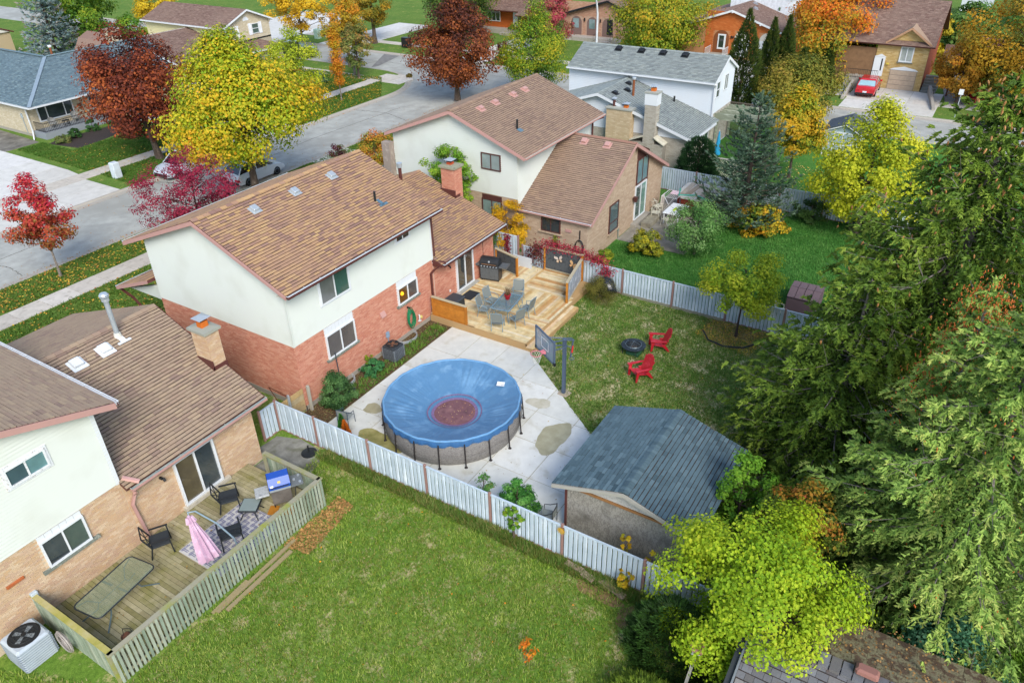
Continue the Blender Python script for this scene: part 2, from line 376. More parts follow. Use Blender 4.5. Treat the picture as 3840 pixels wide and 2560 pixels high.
def stack(parent, x, y, z0, z1, r, m, flash=None, cap=None):
    b = MB(); b.cyl(x, y, z0 - .15, z1, r, n=10); o = b.obj('vent_pipe', m, parent, smooth=True)
    if cap:
        c = MB(); c.cyl(x, y, z1, z1 + .05, r * 1.5, n=12); c.cyl(x, y, z1 + .07, z1 + .16, r * 1.75, r * 1.6, n=12); c.obj('pipe_cap', cap, o)
    return o
def chimney(parent, x0, x1, y0, y1, z0, z1, bm, mm, capm, potm=None, pots=(), bw=.215, bh=.075, keep=120, over=.07, capt=.1):
    b = MB(); b.box(x0, x1, y0, y1, z0, z1); c = b.obj('chimney', mm, parent)
    for T, w in ((WF(x0, y0, 1, 0), x1 - x0), (WF(x0, y1, 0, -1), y1 - y0)):
        bricks(c, T, 0, w, z0, z1 - .01, bm, bw=bw, bh=bh, keep=keep)
    k = MB(); k.hexa([(x0 - over, y0 - over, z1), (x1 + over, y0 - over, z1), (x1 + over, y1 + over, z1), (x0 - over, y1 + over, z1)], [(x0 - over, y0 - over, z1 + capt), (x1 + over, y0 - over, z1 + capt), (x1 + over, y1 + over, z1 + capt), (x0 - over, y1 + over, z1 + capt)])
    k.add([(x0 - over, y0 - over, z1 + capt + .001), (x1 + over, y0 - over, z1 + capt + .001), (x1 + over, y1 + over, z1 + capt + .001), (x0 - over, y1 + over, z1 + capt + .001), ((x0 + x1) / 2, (y0 + y1) / 2, z1 + capt + .06)], [(0, 1, 4), (1, 2, 4), (2, 3, 4), (3, 0, 4)])
    k.obj('chimney_cap', capm, c)
    for (px_, py_, s, h, kind) in pots:
        p = MB(); 
        if kind == 'sq': p.rbox(px_ - s / 2, px_ + s / 2, py_ - s / 2, py_ + s / 2, z1 + capt, z1 + capt + h, .02); p.obj('flue_tile', potm, c)
        elif kind == 'pipe': p.cyl(px_, py_, z1 + capt, z1 + capt + h, s / 2, n=12); p.obj('flue_pipe', BROWN, c); 
        q = MB()
        top = z1 + capt + h
        if kind == 'sq': 
            for a in (-1, 1):
                for e in (-1, 1): q.box(px_ + a * s * .4 - .01, px_ + a * s * .4 + .01, py_ + e * s * .4 - .01, py_ + e * s * .4 + .01, top, top + .14)
            q.obj('spark_screen', BLACK, c)
        q = MB(); q.add([(px_ - s * .85, py_ - s * .85, top + .13), (px_ + s * .85, py_ - s * .85, top + .13), (px_ + s * .85, py_ + s * .85, top + .13), (px_ - s * .85, py_ + s * .85, top + .13), (px_, py_, top + .24), (px_, py_, top + .1)], [(0, 1, 4), (1, 2, 4), (2, 3, 4), (3, 0, 4), (1, 0, 5), (2, 1, 5), (3, 2, 5), (0, 3, 5)])
        q.obj('rain_cap', METAL if kind != 'dark' else BLACK, c)
    return c
SHADE = mat('course_shade', ['#3b322e'], rough=1)  # dark colour standing in for the shadow along each shingle course
METAL = mat('bright_metal', ['#d5dbde', '#b7c0c4'], rough=.35, metal=.4, noise=(5, .15))
TERRA = mat('terracotta_flue', ['#e07a2c', '#c8641f'], rough=.8, noise=(9, .15))
# ------------------------------------------------------------------ setting: ground, road, kerbs, walks
def grassmat(name, a, b, c, dry, lo, hi, s=.9):
    """turf: broad tone, clumps a hand wide, and dry scraps that break up at two scales"""
    m = bpy.data.materials.new(name); MATS[name] = m; m.use_nodes = True; t = m.node_tree; L = t.links; p = t.nodes['Principled BSDF']; g = nd(t, 'ShaderNodeNewGeometry').outputs['Position']
    def nz(sc, det=5, rough=.6): n = nd(t, 'ShaderNodeTexNoise'); n.inputs['Scale'].default_value = sc; n.inputs['Detail'].default_value = det; n.inputs['Roughness'].default_value = rough; L.new(g, n.inputs['Vector']); return n.outputs['Fac']
    def mixc(f, lo_, hi_, x, y):
        r = nd(t, 'ShaderNodeMapRange'); r.inputs['From Min'].default_value = lo_; r.inputs['From Max'].default_value = hi_; L.new(f, r.inputs['Value']); k = nd(t, 'ShaderNodeMixRGB'); L.new(r.outputs[0], k.inputs[0])
        for i, q in ((1, x), (2, y)):
            if isinstance(q, str): k.inputs[i].default_value = lin(q)
            else: L.new(q, k.inputs[i])
        return k.outputs[0]
    c1 = mixc(nz(.35), .4, .62, a, b); c2 = mixc(nz(7, 8, .75), .42, .62, c1, c)
    ad = nd(t, 'ShaderNodeMath', operation='ADD'); h = nd(t, 'ShaderNodeMath', operation='MULTIPLY'); h.inputs[1].default_value = .5; L.new(nz(s, 3), ad.inputs[0]); L.new(nz(9, 8, .8), ad.inputs[1]); L.new(ad.outputs[0], h.inputs[0])
    c3 = mixc(h.outputs[0], lo, hi, c2, dry); v = nd(t, 'ShaderNodeMapRange'); v.inputs['From Min'].default_value = .3; v.inputs['From Max'].default_value = .7; v.inputs['To Min'].default_value = .45; v.inputs['To Max'].default_value = 1.6; L.new(nz(38, 6, .8), v.inputs['Value'])
    hs = nd(t, 'ShaderNodeHueSaturation'); L.new(c3, hs.inputs['Color']); L.new(v.outputs[0], hs.inputs['Value']); L.new(hs.outputs[0], p.inputs['Base Color']); p.inputs['Roughness'].default_value = .95; p.inputs['Specular IOR Level'].default_value = .05; return m
G_NEAR = grassmat('lawn_grass', '#6f8f38', '#869a46', '#56752c', '#bfb080', .53, .62, 1.3)
G_YARD = grassmat('patchy_lawn', '#6c8a3a', '#8f9c54', '#56752f', '#c9bb92', .5, .59, 1.1)
G_LUSH = grassmat('lush_lawn', '#4c7f36', '#648f42', '#3c6a2c', '#9a9a5c', .58, .7, .9)
G_STRT = grassmat('street_lawn', '#66863a', '#7c9444', '#52702e', '#b3a462', .545, .66, 1.3)
ROAD = mat('worn_asphalt', ['#aeaea6', '#bcbcb3'], noise=(1.1, .1), noise2=(.25, '#a5a49b', .45, .7), bump=(90, .4, .01), rough=.95, spec=.15)
WALK = mat('walk_concrete', ['#d3cbbd', '#c8bfb1', '#dad3c7'], var=True, noise=(2, .12), noise2=(3, '#a39b8c', .55, .8), bump=(120, .2, .005), rough=.95, spec=.15)
KERB = mat('kerb_concrete', ['#bdb6a9', '#a8a196'], noise=(3, .15), rough=.95)
PATIO = mat('patio_concrete', ['#e2e2da', '#dbdbd2', '#e8e8e1'], var=True, noise=(1.8, .09), noise2=(1.3, '#bdb59a', .57, .82), bump=(100, .15, .004), rough=.85, spec=.25)
DRIVE = mat('driveway_concrete', ['#e0ddd4', '#d4d0c6', '#e6e3dc'], var=True, noise=(1.5, .1), noise2=(2, '#b7b09f', .58, .85), rough=.9)
PAD = mat('dark_concrete', ['#7f7d74', '#95938a'], noise=(1.6, .25), noise2=(1.2, '#5f6046', .5, .7), rough=.9)
SOIL = mat('mulch', ['#4a3a2a', '#6e5a42', '#3a2e24'], noise=(14, .45), bump=(50, .8, .03), rough=.98)
def sheet(name, poly, z, m, t=0):
    b = MB()
    if t: b.prism(poly, z - t, z)
    else: b.add([(x, y, z) for x, y in poly], [tuple(range(len(poly)))])
    return struct(b.obj(name, m))
def rect(a, b, c, d): return [(a, c), (b, c), (b, d), (a, d)]
def arc(cx_, cy_, r, a0, a1, n=10): return [(cx_ + r * math.cos(R_(a0 + (a1 - a0) * i / n)), cy_ + r * math.sin(R_(a0 + (a1 - a0) * i / n))) for i in range(n + 1)]
sheet('ground', rect(-300, 900, -500, 700), -.25, G_STRT)
b = MB()
for q in (rect(-60, 60, 41, 53), rect(60, 75.5, -90, 260)): b.add([(x, y, -.12) for x, y in q], [(0, 1, 2, 3)])
for q in (rect(75.5, 80, 113, 128),): b.add([(x, y, -.12) for x, y in q], [(0, 1, 2, 3)])
struct(b.obj('road', ROAD))
# blocks of lawn raised above the road
near_c = arc(58.6, 35.7, 7.3, 90, 0); far_c = arc(57.8, 58.8, 8.0, 0, -90)
sheet('verge', rect(-60, 15.0, 33, 43.0) , 0, G_STRT, .3)
sheet('verge', [(15.0, 28.95), (33.0, 28.95), (33, 43.0), (15, 43.0)], 0, G_STRT, .3)
sheet('verge', [(33, 28.95), (65.9, 28.95)] + list(reversed(near_c)) + [(33, 43.0)], 0, G_STRT, .3)
sheet('front_lawn', [(-60, 51.0)] + list(reversed(far_c)) + [(65.8, 200), (-60, 200)], 0, G_STRT, .3)
sheet('far_lawn', rect(73.5, 300, -90, 260), 0, G_STRT, .3)
sheet('near_lawn', [(-30, -40), (15, -40), (15, 33), (-30, 33)], 0, G_NEAR, .3)
sheet('back_lawn', [(15, -40), (32, -40), (32, 28.95), (15, 28.95)], 0, G_YARD, .3)
sheet('side_lawn', [(32, -40), (65.9, -40), (65.9, 28.95), (32, 28.95)], 0, G_LUSH, .3)
# kerbs
def kerb(pts, side):
    pts = [Vector((x, y, 0)) for x, y in pts]; ks = []
    for a, c in zip(pts, pts[1:]):
        L = (c - a).length; n = max(1, int(L / 3.0)); d = (c - a) / n; o = Vector((-d.y, d.x, 0)).normalized() * .32 * side
        for i in range(n):
            p, q = a + d * i, a + d * (i + 1); g = d.normalized() * .008; p += g; q -= g; ks.append((p, q, o))
    return ks
b = thing('kerb', 'pale concrete kerb along both sides of the street', 'kerb'); b['kind'] = 'structure'
for a, sd in (([(2, 43.02), (58.6, 43.02)] + near_c[1:] + [(65.9, -10)], 1), ([(2, 50.98), (57.8, 50.8)] + list(reversed(far_c))[1:] + [(65.8, 130)], -1), ([(73.48, -10), (73.48, 130)], 1)):
    for p, q, o in kerb(a, sd):
        k = MB(); z = Vector((0, 0, 1)); k.hexa([p - z * .2, q - z * .2, q + o - z * .2, p + o - z * .2], [p + z * .025, q + z * .025, q + o * .45 + z * .025, p + o * .45 + z * .025]); 
        k.hexa([p + o * .46 - z * .2, q + o * .46 - z * .2, q + o * 1.9 - z * .2, p + o * 1.9 - z * .2], [p + o * .46 - z * .06, q + o * .46 - z * .06, q + o * 1.9 - z * .108, p + o * 1.9 - z * .108])
        k.obj('kerb_stone', KERB, b)
def slabs(name, label, xs, ys, m, z=.03, gap=.012, clip=None, kind='structure', piece='slab', t=.3):
    r = thing(name, label, name.replace('_', ' '), (xs[0], ys[0], 0)); r['kind'] = kind
    for i in range(len(xs) - 1):
        for j in range(len(ys) - 1):
            poly = rect(xs[i] + gap, xs[i + 1] - gap, ys[j] + gap, ys[j + 1] - gap)
            if clip: poly = clip_poly(poly, clip)
            if len(poly) > 2:
                k = MB(); k.prism(poly, z - t, z + RND.uniform(-.003, .003)); k.obj(piece, m, r)
    return r
def clip_poly(poly, hp):  # keep points with a*x+b*y<=c for all half planes
    for a, b, c in hp:
        out = []
        for i in range(len(poly)):
            p, q = poly[i - 1], poly[i]; dp, dq = a * p[0] + b * p[1] - c, a * q[0] + b * q[1] - c
            if (dp <= 0) != (dq <= 0): s = dp / (dp - dq); out.append((p[0] + (q[0] - p[0]) * s, p[1] + (q[1] - p[1]) * s))
            if dq <= 0: out.append(q)
        poly = out
        if not poly: break
    return poly
def rng(a, b, st): n = max(1, round((b - a) / st)); return [a + (b - a) * i / n for i in range(n + 1)]
slabs('sidewalk', 'near pavement of square slabs behind the red maple sapling', rng(8, 61.5, 1.6), [38.55, 40.05], WALK)
slabs('sidewalk', 'far pavement in front of the blue-roofed bungalow', rng(8, 64.6, 1.6), [55.15, 56.6], WALK)
slabs('sidewalk', 'pavement running beside the side street', [61.4, 62.9], rng(56.62, 112, 1.6), WALK)
slabs('sidewalk', 'pavement across the side street before the brick houses', [77.4, 78.8], rng(-12, 112, 1.8), WALK)
slabs('driveway', 'wide pale driveway left of the blue-roofed bungalow', rng(14, 28.4, 3.6), [50.9, 53.0, 55.13], DRIVE)
slabs('driveway', 'pale concrete drive beside the bungalow porch', rng(18, 29.0, 3.4), rng(56.62, 72, 3.4), DRIVE, clip=[(1, -.12, 22.0)])
slabs('driveway', 'grey driveway before the yellow sided house', rng(40.2, 45.6, 2.7), rng(56.62, 66.1, 2.4), DRIVE)
slabs('driveway', 'driveway apron under the maples', rng(39.8, 46, 3.1), [50.9, 53, 55.13], DRIVE)
slabs('driveway', 'pale driveway in front of the taupe roofed house', rng(39.3, 43.2, 1.95), rng(31, 43.0, 2), DRIVE, clip=[])
slabs('driveway', 'sloping driveway with the red car', rng(73.6, 82.0, 2.8), rng(3.8, 11.5, 2.6), DRIVE)
slabs('driveway', 'driveway beside the green front lawn across the street', rng(73.6, 90, 3), rng(69.5, 75.5, 3), DRIVE)
slabs('driveway', 'driveway leading to the house with the red door wall', rng(73.6, 88, 3), rng(50.0, 54.2, 2.1), DRIVE)
slabs('driveway', 'driveway below the round arched garages', rng(73.6, 87.8, 3), rng(20, 26.2, 3), DRIVE)
slabs('driveway', 'long ramp driveway behind the pickup', rng(64, 72.4, 3), rng(77.5, 80, 3), DRIVE)
slabs('driveway', 'broad driveway at the top left of the view', rng(70.0, 92, 4), rng(82, 96, 4), DRIVE)
slabs('corner_ramp', 'concrete ramp at the street corner', [61.5, 63.2, 64.9], [52.4, 54, 55.13], WALK, clip=[(1, -1, 11.5)])
# dark asphalt repair strips and crack lines on the road
PATCH = mat('asphalt_patch', ['#7f7d79', '#8b8985'], noise=(2, .12), rough=.95)
sheet('asphalt_patch', [(66.6, 60.6), (67.6, 60.3), (73.0, 61.6), (73.0, 64.0)], -.112, PATCH)
CRK = mat('crack_filler', ['#5d5a4d'], noise=(6, .3))
for pts in ([(66.2, 62), (68.3, 62.4), (70, 61.9), (73, 62.5)], [(12.0, 47.9), (16.5, 47.2), (22, 47.3)], [(17.4, 43.9), (17.6, 45.6), (17.2, 48)], [(62, 52.8), (66, 54.6), (70, 54.2)], [(28, 47.4), (36, 47.0), (44, 47.5), (55, 47.0)], [(52, 44), (53, 47), (52.4, 50.4)], [(69.5, 40), (69.8, 50), (69.4, 70)]):
    b = MB(); 
    for (x0, y0), (x1, y1) in zip(pts, pts[1:]):
        n = 8
        for i in range(n):
            p = Vector((x0 + (x1 - x0) * i / n + RND.uniform(-.06, .06) * (i > 0), y0 + (y1 - y0) * i / n + RND.uniform(-.06, .06) * (i > 0), -.117)); q = Vector((x0 + (x1 - x0) * (i + 1) / n, y0 + (y1 - y0) * (i + 1) / n, -.117)); b.bar(p, q, .035, .006)
    struct(b.obj('road_crack', CRK))
# patio slabs (diagonal right edge) and stains
slabs('patio', 'pale concrete patio round the covered pool', [15.9, 17.6, 19.4, 21.15, 22.85, 25.12], [7.2, 8.9, 10.65, 12.42, 14.17, 15.95, 17.58, 19.32], PATIO, z=.03,
      clip=[(5.24, -3.98, 5.24 * 25.1 - 3.98 * 15.25)])
b = MB(); b.prism(clip_poly(rect(15.88, 25.14, 7.0, 19.34), [(5.24, -3.98, 5.24 * 25.1 - 3.98 * 15.25)]), -.25, .016); struct(b.obj('patio_joint', mat('moss_joint', ['#8d8350', '#a89f7c', '#6f6a3e'], noise=(2.5, .3)), None))
WET = mat('damp_stain', ['#a9a27f', '#b5af92'], noise=(1.5, .15), rough=.4, spec=.4)
GRN = mat('algae_stain', ['#8f8a49', '#a79f68'], noise=(2, .2), rough=.4, spec=.4)
def blob(name, x, y, rx, ry, m, z=.0345, n=34, seed=0, rot=0):
    r = random.Random(seed); ph = [r.uniform(0, 6.28) for _ in range(4)]
    pts = []
    for i in range(n):
        t = 6.2832 * i / n; k = 1 + .12 * math.sin(2 * t + ph[0]) + .09 * math.sin(3 * t + ph[1]) + .05 * math.sin(5 * t + ph[2]) + .03 * math.sin(9 * t + ph[3])
        a, c = rx * k * math.cos(t), ry * k * math.sin(t); pts.append((x + a * math.cos(rot) - c * math.sin(rot), y + a * math.sin(rot) + c * math.cos(rot), z))
    b = MB(); b.add(pts, [tuple(range(n))]); return struct(b.obj(name, m))
blob('damp_stain', 20.05, 11.0, .95, .62, WET, seed=3); blob('damp_stain', 19.9, 9.15, .5, .55, WET, seed=5); blob('damp_stain', 16.35, 16.75, .62, 1.0, GRN, seed=6)
blob('damp_stain', 17.9, 18.35, .3, .45, WET, seed=8); blob('damp_stain', 22.6, 15.0, .28, .5, WET, seed=9); blob('damp_stain', 21.7, 12.6, .35, .5, mat('faint_stain', ['#c6c0a8', '#cfcab8'], noise=(3, .1)), seed=10)
# garden bed, walkway pad beside neighbour house
sheet('garden_bed', [(15.1, 19.36), (24.9, 19.36), (24.9, 20.66), (15.1, 20.66)], .02, SOIL, .2)
sheet('concrete_pad', [(12.9, 18.6), (13.0, 18.0), (13.5, 17.75), (14.3, 17.9), (14.85, 18.5), (14.95, 19.5), (14.6, 20.5), (13.4, 20.6), (13.4, 19.9), (12.9, 19.9)], .012, PAD, .1)
sheet('side_path', [(33.0, 16.2), (33.6, 16.2), (33.9, 28), (32.4, 28)], .012, CONC, .1)
sheet('patio_pad', [(38.0, 12.5), (46.6, 11.8), (46.8, 16.7), (38.0, 16.7)], .015, mat('weathered_pad', ['#8f897c', '#a39d8f'], noise=(1.5, .2)), .1)
sheet('side_yard', [(22.0, 67.0), (31.9, 67.2), (32.5, 80), (22.0, 80)], .015, mat('old_drive', ['#6f6a60', '#8b867a'], noise=(1, .25)), .1)
sheet('garden_bed', [(32.6, 62.6), (35.0, 62.9), (40.2, 64.3), (41.2, 66), (33, 66.4), (32.0, 66.0)], .012, mat('dark_mulch', ['#38302c', '#4a3f37'], noise=(15, .3)), .1)
sheet('side_walkway', [(78.8, .6), (92, 2.6), (92, 5.2), (79, 3.4)], .03, mat('paver_walk', ['#96948c', '#a9a79e'], noise=(6, .2), wave=(2.2, 'X', '#7d7b74', 1)), .1)
# ------------------------------------------------------------------ the orange brick house
SH_M = shmat('brown', ['#a38172', '#b99474', '#c29c70', '#ab8671', '#96766a', '#c8a476', '#b58e70'])
SH_L = shmat('tan', ['#a08a76', '#ae9880', '#a78f7a', '#b59e82', '#988072', '#ab927c'])
SH_B = shmat('taupe', ['#9c8270', '#a88e78', '#937a6b', '#ae937b', '#9f8570'])
SH_W = shmat('light_grey', ['#8f9794', '#9aa29e', '#a4aca6', '#888f8e', '#adb4ab'])
SH_S = shmat('slate_blue', ['#586c73', '#627880', '#4e6168', '#6d838a', '#475a61'])
SH_T = shmat('blue_grey', ['#6d838c', '#7c929a', '#627781', '#8aa0a4'])
SH_F = shmat('mauve_brown', ['#8f7468', '#9f8576', '#85695f', '#ab9080'])
BR_M, MO_M = brmat('salmon', ['#d6937a', '#cd886f', '#dda389', '#c67f69', '#da9c80'], '#dbb9a5')
BR_L, MO_L = brmat('buff', ['#d6b896', '#ccab88', '#dec4a4', '#c9a78c', '#d3b088'], '#d2c0a6')
BR_B, MO_B = brmat('sand', ['#c4ac92', '#b9a087', '#cbb49b', '#bfa78d'], '#c0ab96')
BR_W, MO_W = brmat('pale_grey', ['#b9b1a2', '#c4bdae', '#aca495'], '#9d978b')
BR_O, MO_O = brmat('orange', ['#c96f38', '#bf652f', '#d37c42'], '#c08a62')
BR_A, MO_A = brmat('straw', ['#d0b276', '#c4a468', '#dabf88', '#b8965c'], '#bca67c')
BR_P, MO_P = brmat('pink', ['#c89a80', '#bd8f76', '#d2a88f'], '#c2a18b')
BR_C, MO_C = brmat('light_buff', ['#d6c9ae', '#cbbd9f', '#dfd4bb'], '#bcb097')

H = thing('brick_house', 'two storey house with orange brick below cream siding and a brown shingle roof', 'house', (16.45, 20.7, 0))
S1 = .44; W = 8.2; ZE = 5.8
Tb = WF(16.45, 20.7, 1, 0); Tg = WF(16.45, 28.9, 0, -1)
wb = wall(H, Tb, [(0, 0), (9.05, 0), (9.05, 5.74), (0, 5.74)], MO_M)
wg = wall(H, Tg, [(0, 0), (W - .2, 0), (W - .2, ZE), (W / 2, ZE + S1 * W / 2 - .06), (0, ZE)], MO_M)
wall(H, WF(25.5, 20.7, 0, 1), [(0.2, 0), (W, 0), (W, ZE), (W / 2, ZE + S1 * W / 2 - .06), (.2, ZE)], CREAM)
wall(H, WF(25.5, 28.9, -1, 0), [(.2, 0), (8.85, 0), (8.85, 5.7), (.2, 5.7)], MO_M)
holes = [(1.62, 3.33, 1.5, 3.1), (6.27, 7.7, 1.75, 3.1)]
bricks(wb, Tb, 0, 9.0, .22, 3.08, BR_M, holes, keep=150)
bricks(wg, Tg, 0, W, .22, 3.08, BR_M, keep=150)
siding(wb, Tb, 0, 9.05, 3.1, 5.76, CREAM)
gl = [(3.1, 0), (ZE + .06, 0), (ZE + S1 * W / 2, W / 2)]; gr = [(3.1, W), (ZE + .06, W), (ZE + S1 * W / 2, W / 2)]
siding(wg, Tg, gl, gr, 3.1, ZE + S1 * W / 2 - .02, CREAM)
f = MB(); f.box(16.42, 25.5, 20.66, 20.72, -.1, .22); f.box(16.41, 16.47, 20.66, 28.9, -.1, .22); f.obj('foundation', CONC, H)
f = MB(); f.box(16.42, 16.53, 20.67, 20.78, 3.09, 5.75); f.obj('corner_trim', CREAM, H)
f = MB(); f.box(25.42, 25.52, 20.67, 20.75, 2.9, 5.74); f.obj('corner_trim', WHITE, H)
SOF = mat('soffit', ['#d9d4c4'], rough=.7)
rf, TR = roofplane(H, (16.1, 20.15, 5.72), (25.7, 20.15, 5.72), (0, 1, S1), 4.6 * math.sqrt(1 + S1 * S1), SH_M, keep=170, under=BROWN)
roofplane(H, (16.1, 29.9, 5.72), (25.7, 29.9, 5.72), (0, -1, .393), 5.15 * math.sqrt(1 + .393 ** 2), SH_M, keep=0, under=BROWN)
ridge(rf, (16.1, 24.75, 5.72 + S1 * 4.6), (25.7, 24.75, 5.72 + S1 * 4.6), SH_M, step=.28, sl=S1)
gutter(H, (16.12, 20.14, 5.7), (25.7, 20.14, 5.7), (0, -1, 0)); gutter(H, (16.12, 29.91, 5.7), (25.7, 29.91, 5.7), (0, 1, 0))
zr = 5.72 + S1 * 4.6
rake(H, (16.09, 20.13, 5.71), (16.09, 24.75, zr - .02), .17, PINK, (-1, 0, 0)); rake(H, (16.09, 29.92, 5.71), (16.09, 24.75, zr - .02), .17, PINK, (-1, 0, 0))
s = MB(); s.hexa([(16.1, 20.2, 5.55), (16.45, 20.2, 5.55), (16.45, 24.75, 5.55 + S1 * 4.55), (16.1, 24.75, 5.55 + S1 * 4.55)], [(16.1, 20.2, 5.57), (16.45, 20.2, 5.57), (16.45, 24.75, 5.57 + S1 * 4.55), (16.1, 24.75, 5.57 + S1 * 4.55)])
s.box(16.1, 25.8, 20.2, 20.7, 5.55, 5.57); s.obj('soffit', SOF, H)
for u in (2.48, 4.7, 6.92): vent(rf, TR, u, 4.27, METAL, s=.3)
stack(rf, 23.4, 21.95, 6.47, 6.98, .05, BLACK)
b = MB(TR); b.box(7.2, 7.7, 1.55, 1.67, .02, .035); b.box(7.35, 7.52, 1.6, 2.0, .02, .035); b.obj('flashing', mat('blue_grey_metal', ['#5f7c8c'], rough=.5), rf)
CURT = glass('window_glass_sheer', '#6e716f', .1)
window(H, Tb, 1.72, 3.42, 4.12, 5.3, gm=CURT, gm2=TEALG, cas=.06, d=.05)
window(H, Tb, 6.52, 7.5, 4.92, 5.5, gm=DARKG, gm2=glass('w_dk', '#39322f'), cas=.06)
window(H, Tb, 1.62, 3.33, 1.6, 2.74, gm=glass('w_a', '#5c5650'), gm2=glass('w_b', '#4e443b'), sill=(.12,), head=.34, d=.06)
window(H, Tb, 6.27, 7.7, 1.88, 2.76, gm=BROWNG, gm2=glass('w_c', '#4f4a4a'), sill=(.12,), head=.32, d=.06)
b = MB(Tb); b.box(1.62, 3.33, .22, .6, .001, .012); 
w = window(H, Tb, 1.3, 2.1, .12, .5, fm=BROWN, sill=None, d=.05)
lamp = MB(); lamp.lathe([(.02, 2.5), (.09, 2.44), (.1, 2.37), (.05, 2.31), (.01, 2.3)], 23.02, 20.665, 10); lamp.obj('hall_lamp_glow', mat('lamp_glow', ['#ffb020'], emit=.8), H, smooth=True)
b = MB(Tb); b.hexa([(5.0, 1.9, .0), (5.3, 1.9, .0), (5.3, 1.9, .14), (5.0, 1.9, .14)], [(5.0, 2.14, 0), (5.3, 2.14, 0), (5.3, 2.12, .03), (5.0, 2.12, .03)]); b.obj('dryer_vent', PINK, H)
b = MB(Tb); b.tube([(7.55, .42, .02), (7.55, .42, .12), (7.55, .75, .12), (7.55, .8, .1)], .035, 8); b.tube([(7.45, .5, .12), (7.65, .42, .12)], .03, 8); b.obj('white_pipe', WHITE, H, smooth=True)
b = MB(Tb); b.lathe([(.09, .02), (.1, .04), (.07, .1), (.01, .12)], 7.75, .55, 10); b.obj('yellow_cap', mat('yellowed_plastic', ['#d9c878']), H)
b = MB(Tb); b.rbox(8.65, 8.8, .5, .7, .0, .07, .01); b.obj('meter_box', mat('pale_blue_box', ['#aab8c4']), H)
b = MB(Tb); b.rbox(5.2, 5.38, .72, 1.0, .0, .1, .015); b.tube([(5.29, .72, .05), (5.29, .2, .05)], .02, 6); b.obj('disconnect_box', mat('blue_grey_box', ['#8aa0b4']), H)
downspout(H, [(25.4, 20.3, 2.78), (25.4, 20.55, 2.6), (25.2, 20.62, 2.45), (25.2, 20.62, .1)])
downspout(H, [(25.75, 20.2, 5.58), (25.5, 20.6, 5.3), (25.55, 20.6, 3.25)], r=.035)
# low porch roof and lip at the street side of the gable
rp, _ = roofplane(H, (16.1, 31.6, 3.1), (19.2, 31.6, 3.1), (0, -1, .37), 2.75, SH_M, keep=0, under=BROWN, name='porch_roof'); rake(H, (16.09, 31.65, 3.1), (16.09, 29.0, 4.07), .16, PINK, (-1, 0, 0)); gutter(H, (16.1, 31.62, 3.08), (19.2, 31.62, 3.08), (0, 1, 0))
b = MB(Tg); b.prism([(0, 2.98), (0, 3.1), (0, 3.7), (-2.3, 2.98)], -.15, 0); b.obj('porch_gable', CREAM, H)
downspout(H, [(16.2, 31.6, 2.95), (16.3, 30.9, 2.6), (16.3, 29.2, 1.2), (16.3, 29.1, 0.1)])
# one storey wing with the patio door
Te = WF(25.5, 20.7, 1, 0); we = wall(H, Te, [(0, 0), (5.25, 0), (5.25, 3.0), (0, 3.0)], MO_M)
bricks(we, Te, .02, 5.25, .22, 2.96, BR_M, [(1.75, 3.25, .4, 2.5)], keep=0)
Ter = WF(30.75, 20.7, 0, 1); S2 = .36; wr = wall(H, Ter, [(.2, 0), (9.6, 0), (9.6, 3.0), (5.0, 3.0 + S2 * 4.9), (.2, 3.0)], MO_M)
re, TRe = roofplane(H, (25.5, 20.15, 2.92), (31.1, 20.15, 2.92), (0, 1, S2), 5.5 * math.sqrt(1 + S2 * S2), SH_M, keep=130, under=BROWN)
roofplane(H, (25.5, 31.15, 2.92), (31.1, 31.15, 2.92), (0, -1, S2), 5.5 * math.sqrt(1 + S2 * S2), SH_M, keep=0, under=BROWN)
ridge(re, (25.85, 25.65, 2.92 + S2 * 5.5), (31.1, 25.65, 2.92 + S2 * 5.5), SH_M, step=.28, sl=S2)
gutter(H, (25.55, 20.14, 2.9), (31.1, 20.14, 2.9), (0, -1, 0)); rake(H, (31.11, 20.13, 2.91), (31.11, 25.65, 2.9 + S2 * 5.5), .15, BROWN, (1, 0, 0))
b = MB(); b.bar((25.45, 20.68, 3.02), (25.75, 20.08, 2.93), .12, .1); b.hexa([(25.45, 20.68, 2.75), (25.45, 20.14, 2.78), (25.5, 20.14, 2.78), (25.5, 20.68, 2.75)], [(25.45, 20.68, 3.0), (25.45, 20.14, 2.92), (25.5, 20.14, 2.92), (25.5, 20.68, 3.0)]); b.obj('gutter_elbow', BROWN, H)
window(H, Te, 1.78, 3.25, .46, 2.5, gm=glass('door_a', '#34383a'), gm2=glass('door_b', '#5a4a3a'), d=.07, fw=.07, name='patio_door')
b = MB(Te); b.box(1.65, 3.42, .405, .455, 0, .3); b.obj('door_step', mat('step_concrete', ['#b3b0a6'], noise=(5, .15)), H)
b = MB(Te); b.tube([(4.25, 1.1, .02), (4.25, 2.8, .02)], .012, 5); b.tube([(4.2, 1.35, .02), (3.9, 1.3, .02)], .02, 5); b.obj('wall_cable', BLACK, H)
b = MB(Te); b.tube([(1.2, 2.2, .0), (1.2, 2.2, .1), (1.2, 2.1, .14)], .035, 6); b.obj('wall_light', BLACK, H)
b = MB(Te); b.rbox(1.13, 1.23, .75, .87, 0, .05, .01); b.obj('outlet_box', WHITE, H)
chimney(H, 30.72, 31.42, 23.0, 23.85, 0, 5.5, BR_M, MO_M, mat('cap_mossy', ['#8f9380', '#a9a58c', '#77806a'], noise=(6, .25)), mat('red_flue', ['#b8502f']), [(31.05, 23.45, .3, .16, 'sq')], over=.1, keep=60)
b = MB(); b.box(30.66, 31.1, 22.94, 22.99, 3.85, 4.06); b.box(30.64, 30.7, 22.94, 23.9, 3.9, 4.35); b.obj('chimney_flashing', BROWN, H)
